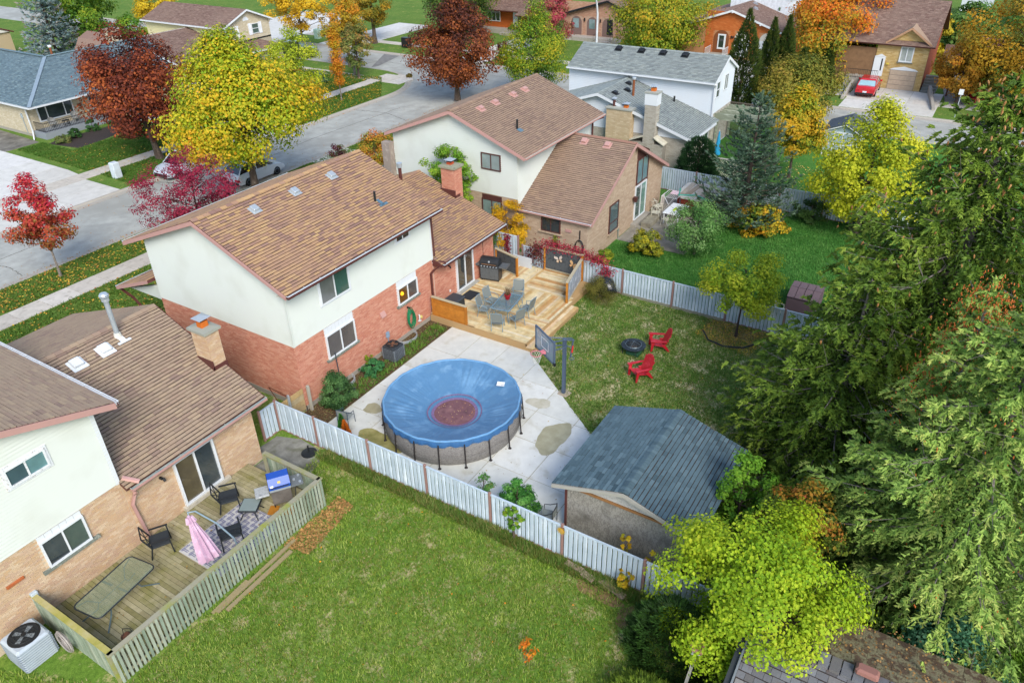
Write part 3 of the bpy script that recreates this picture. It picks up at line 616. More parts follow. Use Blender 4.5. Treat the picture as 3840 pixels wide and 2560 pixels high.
b = MB(); b.cyl(29.1, 25.3, 4.6, 5.75, .09, n=14); o = b.obj('flue_pipe', BROWN, H, smooth=True); b = MB(); b.cyl(29.1, 25.3, 5.75, 5.98, .14, .15, n=14); b.obj('flue_cap', METAL, o, smooth=True)

# ------------------------------------------------------------------ the buff brick house, left
L = thing('brick_house', 'buff brick house with tan shingle roof beside the weathered deck', 'house', (8.2, 19.95, 0))
TL = WF(-3, 19.95, 1, 0)
wu = wall(L, TL, [(0, 0), (11.2, 0), (11.2, 5.7), (5.5, 7.6), (0, 5.7)], MO_L); bricks(wu, TL, 6.6, 11.2, .05, 2.9, BR_L, [(8.52, 9.86, 1.6, 2.98)], keep=150)
siding(wu, TL, 5.6, [(2.92, 11.2), (5.6, 11.2), (8, 4.4)], 2.92, 7.2, CREAM, h=.118)
wall(L, WF(8.2, 19.95, 0, 1), [(.2, 2.5), (10, 2.5), (10, 5.7), (.2, 5.7)], CREAM)
b = MB(); b.box(8.1, 8.23, 19.92, 20.02, 2.9, 5.72); b.obj('corner_trim', WHITE, L)
Tlw = WF(8.2, 19.95, 1, 0); wl = wall(L, Tlw, [(0, 0), (5.15, 0), (5.15, 2.85), (0, 2.85)], MO_L); bricks(wl, Tlw, .02, 5.15, .05, 2.85, BR_L, [(1.75, 3.35, .3, 2.4)], keep=150)
wall(L, WF(13.35, 19.95, 0, 1), [(.2, 0), (9.9, 0), (9.9, 2.85), (4.95, 4.95), (.2, 2.85)], MO_L)
S3 = .443
rl, TRl = roofplane(L, (8.2, 19.6, 2.82), (13.8, 19.6, 2.82), (0, 1, S3), 5.3 * math.sqrt(1 + S3 * S3), SH_L, keep=170, under=BROWN)
roofplane(L, (8.2, 31.5, 2.82), (13.8, 31.5, 2.82), (0, -1, .356), 6.6 * math.sqrt(1 + .356 ** 2), SH_L, keep=0, under=BROWN)
zl = 2.82 + S3 * 5.3; ridge(rl, (8.7, 24.9, zl), (13.8, 24.9, zl), SH_L, step=.28, sl=S3)
gutter(L, (8.3, 19.59, 2.8), (13.82, 19.59, 2.8), (0, -1, 0), fm=PINK, lm=mat('aged_liner', ['#8fa3a8', '#b5b4a4'], noise=(3, .2))); rake(L, (13.81, 19.58, 2.8), (13.81, 24.9, zl), .16, BROWN, (1, 0, 0)); rake(L, (13.81, 31.5, 2.8), (13.81, 24.9, zl), .16, BROWN, (1, 0, 0))
S4 = .34
ru, TRu = roofplane(L, (8.75, 19.55, 5.84), (8.75, 30.2, 5.84), (-1, 0, S4), 6.4, SH_L, keep=120, under=BROWN)
rake(L, (8.76, 19.54, 5.83), (2.7, 19.54, 5.83 + 6.06 * S4), .2, PINK, (0, -1, 0)); gutter(L, (8.76, 19.56, 5.82), (8.76, 30.2, 5.82), (1, 0, 0), fm=BROWN, lm=WHITE)
wdmg = mat('peeling_white_frame', ['#b9a8a0', '#e9ecee', '#eef0f0', '#e6e9ec'], noise=(16, .1), rough=.8)
window(L, TL, 8.52, 9.67, 4.87, 5.49, fm=wdmg, gm=glass('w_e', '#48606a'), gm2=glass('w_f', '#6f979b'), cas=.07)
window(L, TL, 8.52, 9.86, 1.72, 2.72, fm=WHITE, gm=glass('w_g', '#3a4347'), gm2=glass('w_h', '#46564f'), sill=(.22,), head=.18, d=.06)
window(L, Tlw, 1.75, 3.35, .46, 2.4, gm=glass('w_i', '#5b5340'), gm2=glass('w_j', '#3c464b'), d=.08, fw=.075, name='patio_door')
b = MB(Tlw); b.box(1.65, 3.6, .31, .45, 0, .16); b.obj('door_sill', mat('pale_sill', ['#c8c0ae'], noise=(5, .2)), L)
downspout(L, [(8.45, 19.55, 2.72), (8.4, 19.62, 2.5), (8.45, 19.8, 2.3), (8.3, 19.85, 1.95), (8.42, 19.86, .35)], PINK, .05)
downspout(L, [(8.3, 19.85, 3.1), (8.6, 19.5, 2.88)], mat('pale_pink_metal', ['#d9a9a0']), .055)
b = MB(Tlw); b.tube([(1.25, 2.15, 0), (1.25, 2.15, .12)], .05, 8); b.tube([(1.3, 2.13, .1), (1.3, 2.02, .16)], .045, 8); b.obj('wall_light', BLACK, L, smooth=True)
b = MB(TL); b.rbox(7.5, 7.72, 4.95, 5.6, .02, .3, .03); b.obj('white_vent_box', WHITE, L)
b = MB(TL); b.rbox(7.75, 7.95, 1.1, 1.35, 0, .12, .02); b.tube([(7.82, 1.1, .05), (7.85, .4, .05)], .025, 6); b.tube([(7.88, 1.1, .05), (7.92, .4, .05)], .02, 6); b.obj('disconnect_box', mat('pale_blue_grey', ['#c3ced4']), L)
b = MB(TL); b.rbox(7.35, 7.85, 1.95, 2.05, 0, .05, .01); b.obj('wall_plank', mat('orange_plank', ['#b5653a']), L)
for u, v in ((1.9, 5.0), (2.95, 5.0)): vent(rl, TRl, u, v, WHITE, s=.36)
b = MB(); b.cyl(11.87, 24.4, 4.7, 6.4, .085, n=14); o = b.obj('flue_pipe', mat('light_grey_metal', ['#c3cbce', '#adb6ba'], rough=.4, metal=.3), L, smooth=True)
b = MB(); b.cyl(11.87, 24.4, 4.9, 5.1, .15, .11, n=14); b.obj('collar', mat('cream_metal', ['#e6e2d4']), o)
b = MB(); b.cyl(11.87, 24.4, 6.4, 6.52, .13, n=14); b.cyl(11.87, 24.4, 6.56, 6.6, .16, n=14); b.cyl(11.87, 24.4, 6.63, 6.7, .17, .12, n=14); b.obj('flue_cap', METAL, o, smooth=True)
b = MB(TRl); b.box(3.42, 3.92, 4.85, 4.95, .03, .045); b.box(3.57, 3.77, 4.85, 5.3, .03, .04); b.obj('flashing', WHITE, rl)
chimney(L, 13.35, 13.9, 21.45, 22.25, 0, 5.1, BR_L, MO_L, mat('cap_grey', ['#b3b3a4', '#9a9c8e'], noise=(6, .2)), TERRA, [(13.62, 21.85, .3, .26, 'sq')], over=.09, keep=80)
b = MB(); b.box(13.29, 13.92, 21.38, 21.44, 3.5, 3.75); b.box(13.28, 13.34, 21.38, 22.3, 3.6, 4.0); b.obj('chimney_flashing', BROWN, L)

# ------------------------------------------------------------------ the beige house, right of centre
B = thing('brick_house', 'taupe roofed house with cream siding above beige stone brick', 'house', (34.1, 16.75, 0))
Tl = WF(34.1, 21.1, 0, -1); wl = wall(B, Tl, [(0, 0), (4.15, 0), (4.15, 2.62), (0, 2.62)], MO_B); bricks(wl, Tl, 0, 4.35, .0, 2.62, BR_B, [(1.5, 2.75, 1.5, 2.55)], bw=.3, bh=.1, keep=150)
S5 = .53; TG = WF(34.1, 16.75, 1, 0); wg = wall(B, TG, [(.2, 0), (10.6, 0), (10.6, 2.65), (5.4, 2.65 + S5 * 5.3), (0, 2.62), (0, 0)], MO_B)
bricks(wg, TG, [(0, 0), (2.6, 0), (5.35, 5.3)], [(0, 10.6), (2.6, 10.6), (5.35, 5.5)], .0, 5.3, BR_B, [(2.7, 3.9, .8, 2.5), (6.3, 8.0, .3, 4.6)], bw=.3, bh=.1, keep=150)
rb, TRb = roofplane(B, (33.95, 16.4, 2.6), (33.95, 21.1, 2.6), (1, 0, S5), 5.45 * math.sqrt(1 + S5 * S5), SH_B, keep=170, under=PINK)
rb2, TRb2 = roofplane(B, (44.85, 16.4, 2.6), (44.85, 21.1, 2.6), (-1, 0, S5), 5.45 * math.sqrt(1 + S5 * S5), SH_B, keep=0, under=PINK)
zb = 2.6 + S5 * 5.45; ridge(rb, (39.4, 16.4, zb), (39.4, 21.1, zb), mat('rose_cap', ['#a87f6c', '#99725f'], noise=(9, .15)), step=.3, sl=S5)
rake(B, (33.93, 16.39, 2.6), (39.4, 16.39, zb), .2, PINK, (0, -1, 0)); rake(B, (44.87, 16.39, 2.6), (39.4, 16.39, zb), .2, PINK, (0, -1, 0))
gutter(B, (33.94, 16.42, 2.58), (33.94, 21.1, 2.58), (-1, 0, 0), fm=PINK, lm=WHITE)
for u in (1.6, 3.1): vent(rb, TRb, u, 5.65, PINK, s=.32)
BRW = mat('dark_brown_frame', ['#5d3a34'], rough=.5)
window(B, Tl, 1.5, 2.72, 1.52, 2.5, fm=BRW, gm=glass('w_k', '#3d4547'), sill=(.15, mat('sill_beige', ['#bfa98f'])), d=.04)
window(B, TG, 2.75, 3.95, .78, 2.5, fm=BRW, gm=glass('w_l', '#4f6a6e'), mull=(), rail=.35, sill=(.1, mat('sill_beige', ['#bfa98f'])), d=.04)
window(B, TG, 6.35, 8.0, 2.55, 4.1, fm=BRW, gm=glass('w_m', '#6d8f92'), d=.05, name='upper_window')
b = MB(TG); b.prism([(6.35, 4.1), (8.0, 4.1), (8.0, 4.35), (6.35, 5.05)], .0, .04); b.obj('brown_panel', BRW, B)
window(B, TG, 6.3, 7.95, .3, 2.46, fm=WHITE, gm=glass('w_n', '#566d66'), gm2=glass('w_o', '#6e9687'), d=.06, name='patio_door')
b = MB(TG); b.box(7.97, 8.07, .2, 4.3, .0, .06); b.obj('brown_post', BRW, B)
b = MB(TG); b.box(5.9, 8.3, .02, .22, 0, .35); b.obj('door_step', CONC, B)
b = MB(TG); b.tube([(6.05, 1.8, .0), (6.05, 1.75, .2)], .02, 6); b.lathe([(.03, 1), (.1, 1.02)], 0, 0, 3) if 0 else None; b.hexa([(5.97, 1.65, .12), (6.13, 1.65, .12), (6.13, 1.65, .28), (5.97, 1.65, .28)], [(5.93, 1.95, .08), (6.17, 1.95, .08), (6.17, 1.95, .32), (5.93, 1.95, .32)]); b.obj('wall_lantern', BRW, B)
b = MB(Tl); b.box(3.05, 3.4, 1.75, 1.9, .0, .06); b.obj('pink_vent', PINK, B)
b = MB(TG); b.rbox(3.98, 4.13, .5, .75, 0, .1, .02); b.tube([(4.05, .5, .05), (4.1, 0, .05)], .03, 6); b.obj('meter_box', mat('grey_green_box', ['#8b9c92']), B)
# upper part of the beige house
Tug = WF(34.0, 29.8, 0, -1); W2 = 8.7; ZU = 5.7; S6 = .39
wu = wall(B, Tug, [(0, 0), (W2 - .02, 0), (W2 - .02, ZU), (W2 / 2, ZU + S6 * W2 / 2 - .06), (0, ZU)], MO_B); siding(wu, Tug, [(3, 0), (ZU + .06, 0), (ZU + S6 * W2 / 2, W2 / 2)], [(3, W2), (ZU + .06, W2), (ZU + S6 * W2 / 2, W2 / 2)], 3.05, ZU + S6 * W2 / 2 - .02, CREAM, h=.118)
bricks(wu, Tug, 5.5, W2, 0, 3.04, BR_B, bw=.3, bh=.1, keep=0)
Tus = WF(34.0, 21.1, 1, 0); ws = wall(B, Tus, [(.0, 0), (9.2, 0), (9.2, 5.65), (.0, 5.65)], MO_B); siding(ws, Tus, 0, 9.2, 2.6, 5.68, CREAM, h=.118)
ruu, TRuu = roofplane(B, (33.6, 20.4, 5.7), (43.3, 20.4, 5.7), (0, 1, S6), 4.85 * math.sqrt(1 + S6 * S6), SH_B, keep=130, under=PINK)
roofplane(B, (33.6, 30.1, 5.7), (43.3, 30.1, 5.7), (0, -1, S6), 4.85 * math.sqrt(1 + S6 * S6), SH_B, keep=0, under=PINK)
zq = 5.7 + S6 * 4.85; ridge(ruu, (33.6, 25.25, zq), (43.3, 25.25, zq), SH_B, step=.28, sl=S6)
rake(B, (33.59, 20.38, 5.69), (33.59, 25.25, zq - .02), .18, PINK, (-1, 0, 0)); rake(B, (33.59, 30.12, 5.69), (33.59, 25.25, zq - .02), .18, PINK, (-1, 0, 0))
gutter(B, (33.62, 20.39, 5.68), (43.3, 20.39, 5.68), (0, -1, 0), fm=PINK, lm=mat('liner_beige', ['#cfc6b6'])); downspout(B, [(43.1, 20.3, 5.5), (42.9, 20.95, 5.2), (42.9, 20.95, 3)])
for u in (2.0, 3.5, 5.5, 6.85): vent(ruu, TRuu, u, 4.4, PINK, s=.34, curved=True)
stack(ruu, 35.85, 22.2, 6.35, 6.95, .06, BLACK); b = MB(TRuu); b.box(2.1, 2.45, 1.6, 1.9, .03, .045); b.obj('flashing', mat('blue_grey_metal', ['#5f7c8c']), ruu)
window(B, Tug, 6.35, 7.65, 4.5, 5.45, fm=BRW, gm=glass('w_p', '#8f9c9a', .1), d=.05)
window(B, Tug, 6.3, 7.65, 1.6, 2.75, fm=BRW, gm=glass('w_q', '#8fa79f', .1), d=.05, head=.25, hm=BRW)
b = MB(); b.box(33.55, 33.98, 29.82, 30.4, 0, 5.1); k = b.obj('stone_pilaster', mat('pilaster_stone', ['#b3a494', '#a3958a', '#bfb1a2'], noise=(2, .15)), B)
wall(B, WF(44.7, 16.75, 0, 1), [(.2, 0), (4.3, 0), (4.3, 2.6), (.2, 2.6)], MO_B)
wall(B, WF(43.2, 21.1, 0, 1), [(.2, 0), (8.7, 0), (8.7, 5.65), (4.3, 7.2), (.2, 5.65)], CREAM)

# ------------------------------------------------------------------ the white sided house with grey roofs
Wt = thing('white_house', 'white sided house with grey shingle roofs and two brick chimneys', 'house', (50.8, 17.3, 0))
Tw = WF(50.8, 31.2, 0, -1); w_ = 13.8; SW = .32
ww = wall(Wt, Tw, [(0, 0), (w_, 0), (w_, 2.45), (6.8, 4.72), (0, 2.5)], MO_W); siding(ww, Tw, [(2.3, 0), (2.5, 0), (4.72, 6.8)], [(2.3, w_), (2.5, w_), (4.72, 6.8)], 2.32, 4.7, WSID, h=.13); bricks(ww, Tw, 5, w_, .1, 2.3, BR_W, bw=.25, bh=.09, keep=60)
rw, TRw = roofplane(Wt, (50.4, 16.9, 2.5), (56.1, 16.9, 2.5), (0, 1, SW), 7.45 * math.sqrt(1 + SW * SW), SH_W, keep=100, under=WHITE)
rw2, TRw2 = roofplane(Wt, (50.4, 31.8, 2.5), (56.1, 31.8, 2.5), (0, -1, SW), 7.45 * math.sqrt(1 + SW * SW), SH_W, keep=40, under=WHITE)
zw = 2.5 + SW * 7.45; ridge(rw, (50.4, 24.35, zw), (56, 24.35, zw), SH_W, step=.3, sl=SW)
rake(Wt, (50.39, 16.88, 2.5), (50.39, 24.35, zw), .2, WHITE, (-1, 0, 0)); rake(Wt, (50.39, 31.8, 2.5), (50.39, 24.35, zw), .2, WHITE, (-1, 0, 0)); gutter(Wt, (50.4, 16.89, 2.48), (55.2, 16.89, 2.48), (0, -1, 0), fm=WHITE, lm=WHITE)
Twb = WF(50.8, 17.4, 1, 0); wbk = wall(Wt, Twb, [(.2, 0), (5.2, 0), (5.2, 2.4), (.2, 2.4)], MO_W); bricks(wbk, Twb, 0, 5.2, .1, 2.4, BR_W, [(.6, 1.4, 1.2, 2.1), (3.6, 4.5, .2, 2.2)], bw=.25, bh=.09, keep=40)
window(Wt, Twb, .6, 1.4, 1.2, 2.1, d=.04); window(Wt, Twb, 3.6, 4.45, .2, 2.2, gm=glass('w_r', '#39464b'), mull=(), name='door')
downspout(Wt, [(50.4, 16.8, 2.4), (50.55, 17.1, 2.2), (50.6, 17.3, 2.0), (50.65, 17.3, .1)], WHITE, .05)
b = MB(Twb); b.tube([(2.9, 1.9, 0), (2.9, 1.9, .15), (2.9, 1.75, .2)], .05, 6); b.obj('wall_light', BLACK, Wt)
# upper storey
Tf = WF(56.0, 29.6, 0, -1); wf = wall(Wt, Tf, [(0, 0), (12.1, 0), (12.1, 5.2), (0, 5.2)], WSID); siding(wf, Tf, 0, 12.1, 2.7, 5.2, WSID, h=.13)
Ts = WF(56.0, 17.5, 1, 0); ws = wall(Wt, Ts, [(.2, 0), (4.5, 0), (4.5, 5.35), (2.3, 6.4), (.2, 5.3), (0, 5.2), (0, 0)], WSID); siding(ws, Ts, [(2.8, 0), (5.25, 0), (6.45, 2.3)], [(2.8, 4.5), (5.4, 4.5), (6.45, 2.4)], 2.8, 6.4, WSID, h=.13)
bricks(ws, Ts, 0, 4.5, .1, 2.78, BR_W, bw=.25, bh=.09, keep=30)
SX = .5; rx, TRx = roofplane(Wt, (55.6, 17.35, 5.22), (55.6, 29.6, 5.22), (1, 0, SX), 2.75 * math.sqrt(1 + SX * SX), SH_W, keep=100, under=WHITE)
roofplane(Wt, (60.8, 17.35, 5.4), (60.8, 29.6, 5.4), (-1, 0, .48), 2.45 * math.sqrt(1 + .48 ** 2), SH_W, keep=0, under=WHITE)
ridge(rx, (58.35, 17.35, 5.22 + SX * 2.75), (58.35, 29.6, 5.22 + SX * 2.75), SH_W, step=.3, sl=SX)
gutter(Wt, (55.59, 17.35, 5.2), (55.59, 29.6, 5.2), (-1, 0, 0), fm=WHITE, lm=WHITE); rake(Wt, (55.6, 17.34, 5.2), (58.35, 17.34, 6.58), .2, WHITE, (0, -1, 0)); rake(Wt, (60.85, 17.34, 5.4), (58.35, 17.34, 6.58), .2, WHITE, (0, -1, 0))
for u in (3.35, 5.3, 7.1, 8.9): vent(rx, TRx, u, 2.7, BLACK, s=.4)
window(Wt, Ts, .35, 1.15, 3.9, 5.1, gm=glass('w_s', '#6d7d80'), mull=(), rail=.5, d=.05); window(Wt, Ts, 2.1, 3.0, 4.1, 5.3, gm=glass('w_t', '#6d7d80'), mull=(.5,), d=.05)
downspout(Wt, [(55.6, 17.3, 5.1), (55.9, 17.45, 4.8), (55.93, 17.42, 2.7)], WHITE, .05)
for u, v in ((1.8, 5.6), (1.0, 6.3), (.6, 6.6)): pass
for x, y in ((51.8, 23.6), (53.3, 23.3), (54.6, 23.8)): vent(rw, TRw, x - 50.4, (y - 16.9) * math.sqrt(1 + SW * SW), BLACK, s=.36, curved=True)
o = stack(rw, 52.9, 22.6, 2.5 + SW * 5.6, 5.5, .09, mat('rusty_pipe', ['#9a5a34', '#7d4a30'], noise=(8, .3)), cap=METAL)
stack(rw, 55.4, 20.3, 3.55, 4.0, .07, BLACK)
capw = mat('cap_pale', ['#b9b9ae', '#a3a498'], noise=(6, .2))
BR_S, MO_S = brmat('chimney_tan', ['#d3bc98', '#c8b08c', '#dcc8a6'], '#b9a88c')
chimney(Wt, 50.1, 50.78, 21.5, 23.4, 0, 4.0, BR_S, MO_S, capw, TERRA, [(50.4, 22.0, .3, .2, 'sq'), (50.4, 22.95, .2, .45, 'pipe')], bw=.25, bh=.09, keep=90, over=.08)
chimney(Wt, 50.1, 50.75, 19.6, 20.45, 0, 5.4, BR_W, MO_W, capw, TERRA, [(50.4, 20.0, .32, .25, 'sq')], bw=.25, bh=.09, keep=70, over=.08)
b = MB(); b.box(50.06, 50.79, 19.56, 20.49, 4.6, 5.39); b.obj('white_band', WHITE, Wt)
b = MB(); b.box(50.12, 50.78, 18.9, 19.58, 0, 1.9); b.box(50.12, 50.78, 20.47, 21.45, 0, 1.9); k = b.obj('chimney_base', MO_W, Wt)
for a, c in ((18.9, 19.6), (20.45, 21.45)): bricks(k, WF(50.11, c, 0, -1), 0, c - a, 0, 1.88, BR_W, bw=.25, bh=.09, keep=20)
b = MB(); b.hexa([(49.98, 18.8, 1.9), (50.78, 18.8, 1.9), (50.78, 19.6, 2.35), (49.98, 19.6, 2.35)], [(49.98, 18.8, 1.98), (50.78, 18.8, 1.98), (50.78, 19.6, 2.43), (49.98, 19.6, 2.43)])
b.hexa([(49.98, 20.45, 2.35), (50.78, 20.45, 2.35), (50.78, 21.45, 1.95), (49.98, 21.45, 1.95)], [(49.98, 20.45, 2.43), (50.78, 20.45, 2.43), (50.78, 21.45, 2.03), (49.98, 21.45, 2.03)]); b.obj('shoulder_cap', mat('shoulder_stone', ['#d6d0bb']), Wt)
# ------------------------------------------------------------------ fences
FEN = mat('pale_blue_metal', ['#d3dfe6', '#c3d3dd', '#e0e9ee'], noise=(5, .1), rough=.5, stretch=(1, 1, .15), noise2=(1.5, '#b4c3cc', .5, .8))
POSTM = mat('rose_brown_post', ['#a9857a', '#94736a'], rough=.6, noise=(4, .12))
def metal_fence(name, label, x, ys, h=1.42, post=True, z=0, axis='y', sl=.165, dark=False, group=None, facing=-1):
    """run of vertical metal slats between posts; axis 'y': posts at (x, y)."""
    P = (lambda a: (x, a)) if axis == 'y' else (lambda a: (a, x))
    r = thing(name, label, 'fence', (*P(ys[0]), z), group)
    for a in ys:
        if post:
            b = MB(); px_, py_ = P(a); b.rbox(px_ - .045, px_ + .045, py_ - .045, py_ + .045, z - .1, z + h + .06, .012); b.obj('post', POSTM, r)
    for a, c in zip(ys, ys[1:]):
        lo, hi = min(a, c) + .05, max(a, c) - .05
        for zz, nm in ((.05, 'bottom_rail'), (h - .03, 'top_rail')):
            b = MB(); p, q = P(lo), P(hi); b.bar((*p, z + zz), (*q, z + zz), .06, .05); b.obj(nm, FEN if nm == 'top_rail' else POSTM, r)
        n = max(1, round((hi - lo) / sl)); w = (hi - lo) / n
        for i in range(n):
            b = MB(); m_ = lo + w * (i + .5); e = w * .43; s = .024 * (1 if i % 2 else -.2) * facing
            pts = [(m_ - e, 0), (m_ - e * .6, s + .012 * facing), (m_ + e * .6, s + .012 * facing), (m_ + e, 0)]
            v = []
            for zz in (z + .06, z + h - .05):
                for t, o in pts: v.append((x + o, t, zz) if axis == 'y' else (t, x + o, zz))
                for t, o in reversed(pts): v.append((x + o - .006 * facing, t, zz) if axis == 'y' else (t, x + o - .006 * facing, zz))
            b.add(v, [(i_, (i_ + 1) % 8, (i_ + 1) % 8 + 8, i_ + 8) for i_ in range(8)] + [tuple(range(8, 16)), tuple(reversed(range(8)))]); b.obj('slat', FEN, r)
    return r
metal_fence('metal_fence', 'pale blue metal fence between the pool patio and the near lawn', 15.0, [20.72, 18.62, 15.95, 13.3, 10.6, 7.85, 5.05, 2.35])
metal_fence('metal_fence', 'short pale metal fence panel closing the gap beside the buff brick house', 20.68, [14.95, 14.15], axis='x', facing=-1)
metal_fence('metal_fence', 'pale metal fence behind the fire pit lawn', 32.0, [19.6, 16.4, 13.6, 10.87, 8.13, 5.4, 2.7, 0, -2.7])
metal_fence('metal_fence', 'white metal fence panels in the side passage beside the sumac', 21.6, [31.2, 32.0], axis='x', h=1.75, z=.1)
metal_fence('metal_fence', 'tall white metal fence with vine beside the beige wall', 32.05, [19.9, 21.55, 23.6], h=1.7, z=.15)
metal_fence('metal_fence', 'pale metal fence behind the clothes rack and hot tub', 47.0, [17.9, 15.2, 12.4, 9.7, 7.0, 4.3, 1.6], h=1.55)
b = MB(); 
for a, c in ((13.6, 10.87), (10.87, 8.13)): b.box(31.93, 32.05, c + .05, a - .05, -.05, .13)
tag(b.obj('kerb_board', mat('grey_board', ['#9c9a88', '#86846f'], noise=(3, .2), stretch=(1, .2, 1))), 'grey board along the foot of the back fence', 'board')
# bricks and planks lying at the fence foot
b = MB(); 
bm = mat('old_planks', ['#b09a83', '#9c8772'], noise=(5, .2))
pl = [((14.82, 7.6), (14.75, 6.95), .2), ((14.7, 6.95), (14.6, 6.5), .22), ((14.72, 6.35), (14.6, 5.85), .2), ((14.62, 5.9), (14.5, 5.4), .2)]
for i, (p, q, w) in enumerate(pl):
    b = MB(); b.bar((*p, .05), (*q, .06), w, .09); tag(b.obj('paving_brick', bm), ['short stone slab nearest the flower ornament at the fence foot', 'flat stone slab second along the fence foot', 'third stone slab along the fence foot, by bare soil', 'last stone slab at the fence foot near the yellow vine'][i], 'slab', 'stone slabs at the fence foot')

# ------------------------------------------------------------------ timber deck of the orange brick house
DK = mat('new_deck_timber', ['#dfc48e', '#e9d6a8', '#d4ae72', '#efe2bf', '#c9955a', '#e4cf9d', '#eadcb6'], var=True, noise=(3, .2), stretch=(1, 1, 1), noise2=(2.2, '#c49a55', .55, .8), rough=.85)
DKF = mat('deck_fascia', ['#c9a878', '#b08e60'], noise=(3, .2)); CEDAR = mat('orange_cedar', ['#c9822f', '#b26f24', '#d6953f'], var=True, noise=(4, .2)); 
WTH = mat('weathered_top', ['#cbbd9c', '#b5a88a'], noise=(5, .15)); SCR = mat('dark_screen', ['#4b4f52', '#5b6063', '#3c4042'], noise=(5, .35), rough=.9); SCRL = mat('pale_screen', ['#b7bdc4', '#a3aab3', '#c7ccd1'], noise=(4, .3), rough=.8)
D = thing('deck', 'new yellow timber deck outside the patio door', 'deck', (28.4, 17.9, 0))
def boards(parent, x0, x1, y0, y1, z, m, along='x', w=.14, gap=.009, t=.03, name='deck_board', extra=None):
    S = []
    if along == 'x':
        n = round((y1 - y0) / w); w = (y1 - y0) / n
        S = [(x0 + .002, x1 - .002, y0 + i * w + gap / 2, y0 + (i + 1) * w - gap / 2, z - t, z) for i in range(n)]
    else:
        n = round((x1 - x0) / w); w = (x1 - x0) / n
        S = [(x0 + i * w + gap / 2, x0 + (i + 1) * w - gap / 2, y0 + .002, y1 - .002, z - t, z) for i in range(n)]
    for s_ in S:
        b = MB(); dz = RND.uniform(-.003, .003); long_ = (s_[1] - s_[0]) > 3.2 or (s_[3] - s_[2]) > 3.2
        if not long_: b.box(s_[0], s_[1], s_[2], s_[3], s_[4] + dz, s_[5] + dz)
        if (s_[1] - s_[0]) > 3.2 or (s_[3] - s_[2]) > 3.2:
            if along == 'x': c = s_[0] + (s_[1] - s_[0]) * RND.choice((.35, .5, .65)); b.box(s_[0], c - .003, s_[2], s_[3], s_[4] + dz, s_[5] + dz); k = b.obj(name, m, parent); b = MB(); b.box(c + .003, s_[1], s_[2], s_[3], s_[4] + dz, s_[5] + dz)
            else: c = s_[2] + (s_[3] - s_[2]) * RND.choice((.35, .5, .65)); b.box(s_[0], s_[1], s_[2], c - .003, s_[4] + dz, s_[5] + dz); k = b.obj(name, m, parent); b = MB(); b.box(s_[0], s_[1], c + .003, s_[3], s_[4] + dz, s_[5] + dz)
        b.obj(name, m, parent)
ZD = .4
boards(D, 24.9, 27.0, 15.15, 17.75, ZD, DK, 'y'); boards(D, 24.9, 27.0, 17.75, 18.03, ZD, DK, 'x'); boards(D, 24.95, 27.0, 18.03, 20.64, ZD, DK, 'y')
boards(D, 27.0, 27.28, 15.15, 20.64, ZD, DK, 'y'); boards(D, 27.28, 29.5, 17.6, 20.64, ZD, DK, 'y'); boards(D, 27.28, 29.5, 15.15, 17.6, ZD, DK, 'x')
boards(D, 29.5, 29.78, 15.25, 20.64, ZD, DK, 'y'); boards(D, 29.78, 31.85, 18.05, 19.9, ZD, DK, 'x'); boards(D, 29.78, 31.85, 15.95, 18.05, ZD, DK, 'y')
boards(D, 24.85, 29.3, 14.72, 15.12, .24, DK, 'x', w=.2)
b = MB(); b.box(24.86, 24.89, 15.1, 20.6, .02, .37); b.box(24.86, 29.5, 15.1, 15.14, .25, .37); b.box(24.86, 29.3, 14.7, 14.73, 0, .21); b.box(24.86, 24.89, 14.7, 15.1, 0, .21); b.box(29.5, 31.85, 15.9, 15.93, .02, .37); b.box(24.9, 31.8, 15.2, 20.6, .02, .3)
b.obj('deck_skirt', DKF, D)
def panel(nm, label, p, q, z0, h, thick, boardm, capm, screen=None, nb=5, posts=True, postm=None, capw=.15):
    p, q = Vector((*p, 0)), Vector((*q, 0)); d = (q - p).normalized(); L = (q - p).length; o = d.cross(Vector((0, 0, 1))); T = FR(p, d, (0, 0, 1))
    r = thing(nm, label, 'screen', (p.x, p.y, z0))
    b = MB(T); b.box(-.06, L + .06, z0 + h, z0 + h + .04, -capw / 2, capw / 2); b.obj('cap_board', capm, r)
    if posts:
        for u in (0, L): b = MB(T); b.box(u - .05, u + .05, z0 - .3, z0 + h, -.05, .05); b.obj('post', postm or CEDAR, r)
    if screen:
        b = MB(T); b.box(.05, L - .05, z0 + .1, z0 + h - .06, -.012, .012); b.obj('screen_mesh', screen, r)
        for z in (z0 + .03, z0 + h - .06): b = MB(T); b.box(.05, L - .05, z, z + .07, -.03, .03); b.obj('rail', capm, r)
    else:
        for i in range(nb):
            b = MB(T); b.box(.0, L, z0 + h * i / nb + .004, z0 + h * (i + 1) / nb - .004, -.03, .02); b.obj('board', boardm, r)
    return r
panel('privacy_screen', 'orange cedar board screen at the left edge of the new deck', (24.95, 20.45), (24.95, 18.5), ZD - .1, 1.05, .04, CEDAR, WTH, nb=7)
panel('privacy_screen', 'orange framed dark screen with two butterflies', (31.85, 18.1), (31.85, 15.85), ZD, 1.35, .04, CEDAR, WTH, SCR)
panel('privacy_screen', 'pale mesh screen along the right edge of the deck', (29.15, 15.3), (31.75, 15.85), ZD - .05, 1.2, .04, CEDAR, WTH, SCRL)
panel('privacy_screen', 'dark screen with orange post behind the black barbecue', (30.75, 20.5), (30.35, 18.95), ZD, 1.1, .04, CEDAR, WTH, SCR)
b = MB(); b.box(31.5, 31.56, 18.75, 19.9, .3, 1.0); tag(b.obj('whitewashed_board', mat('whitewashed_board', ['#dfe3e6', '#cfd5d9'], noise=(3, .1))), 'whitewashed board on the deck edge below the metal fence', 'board')
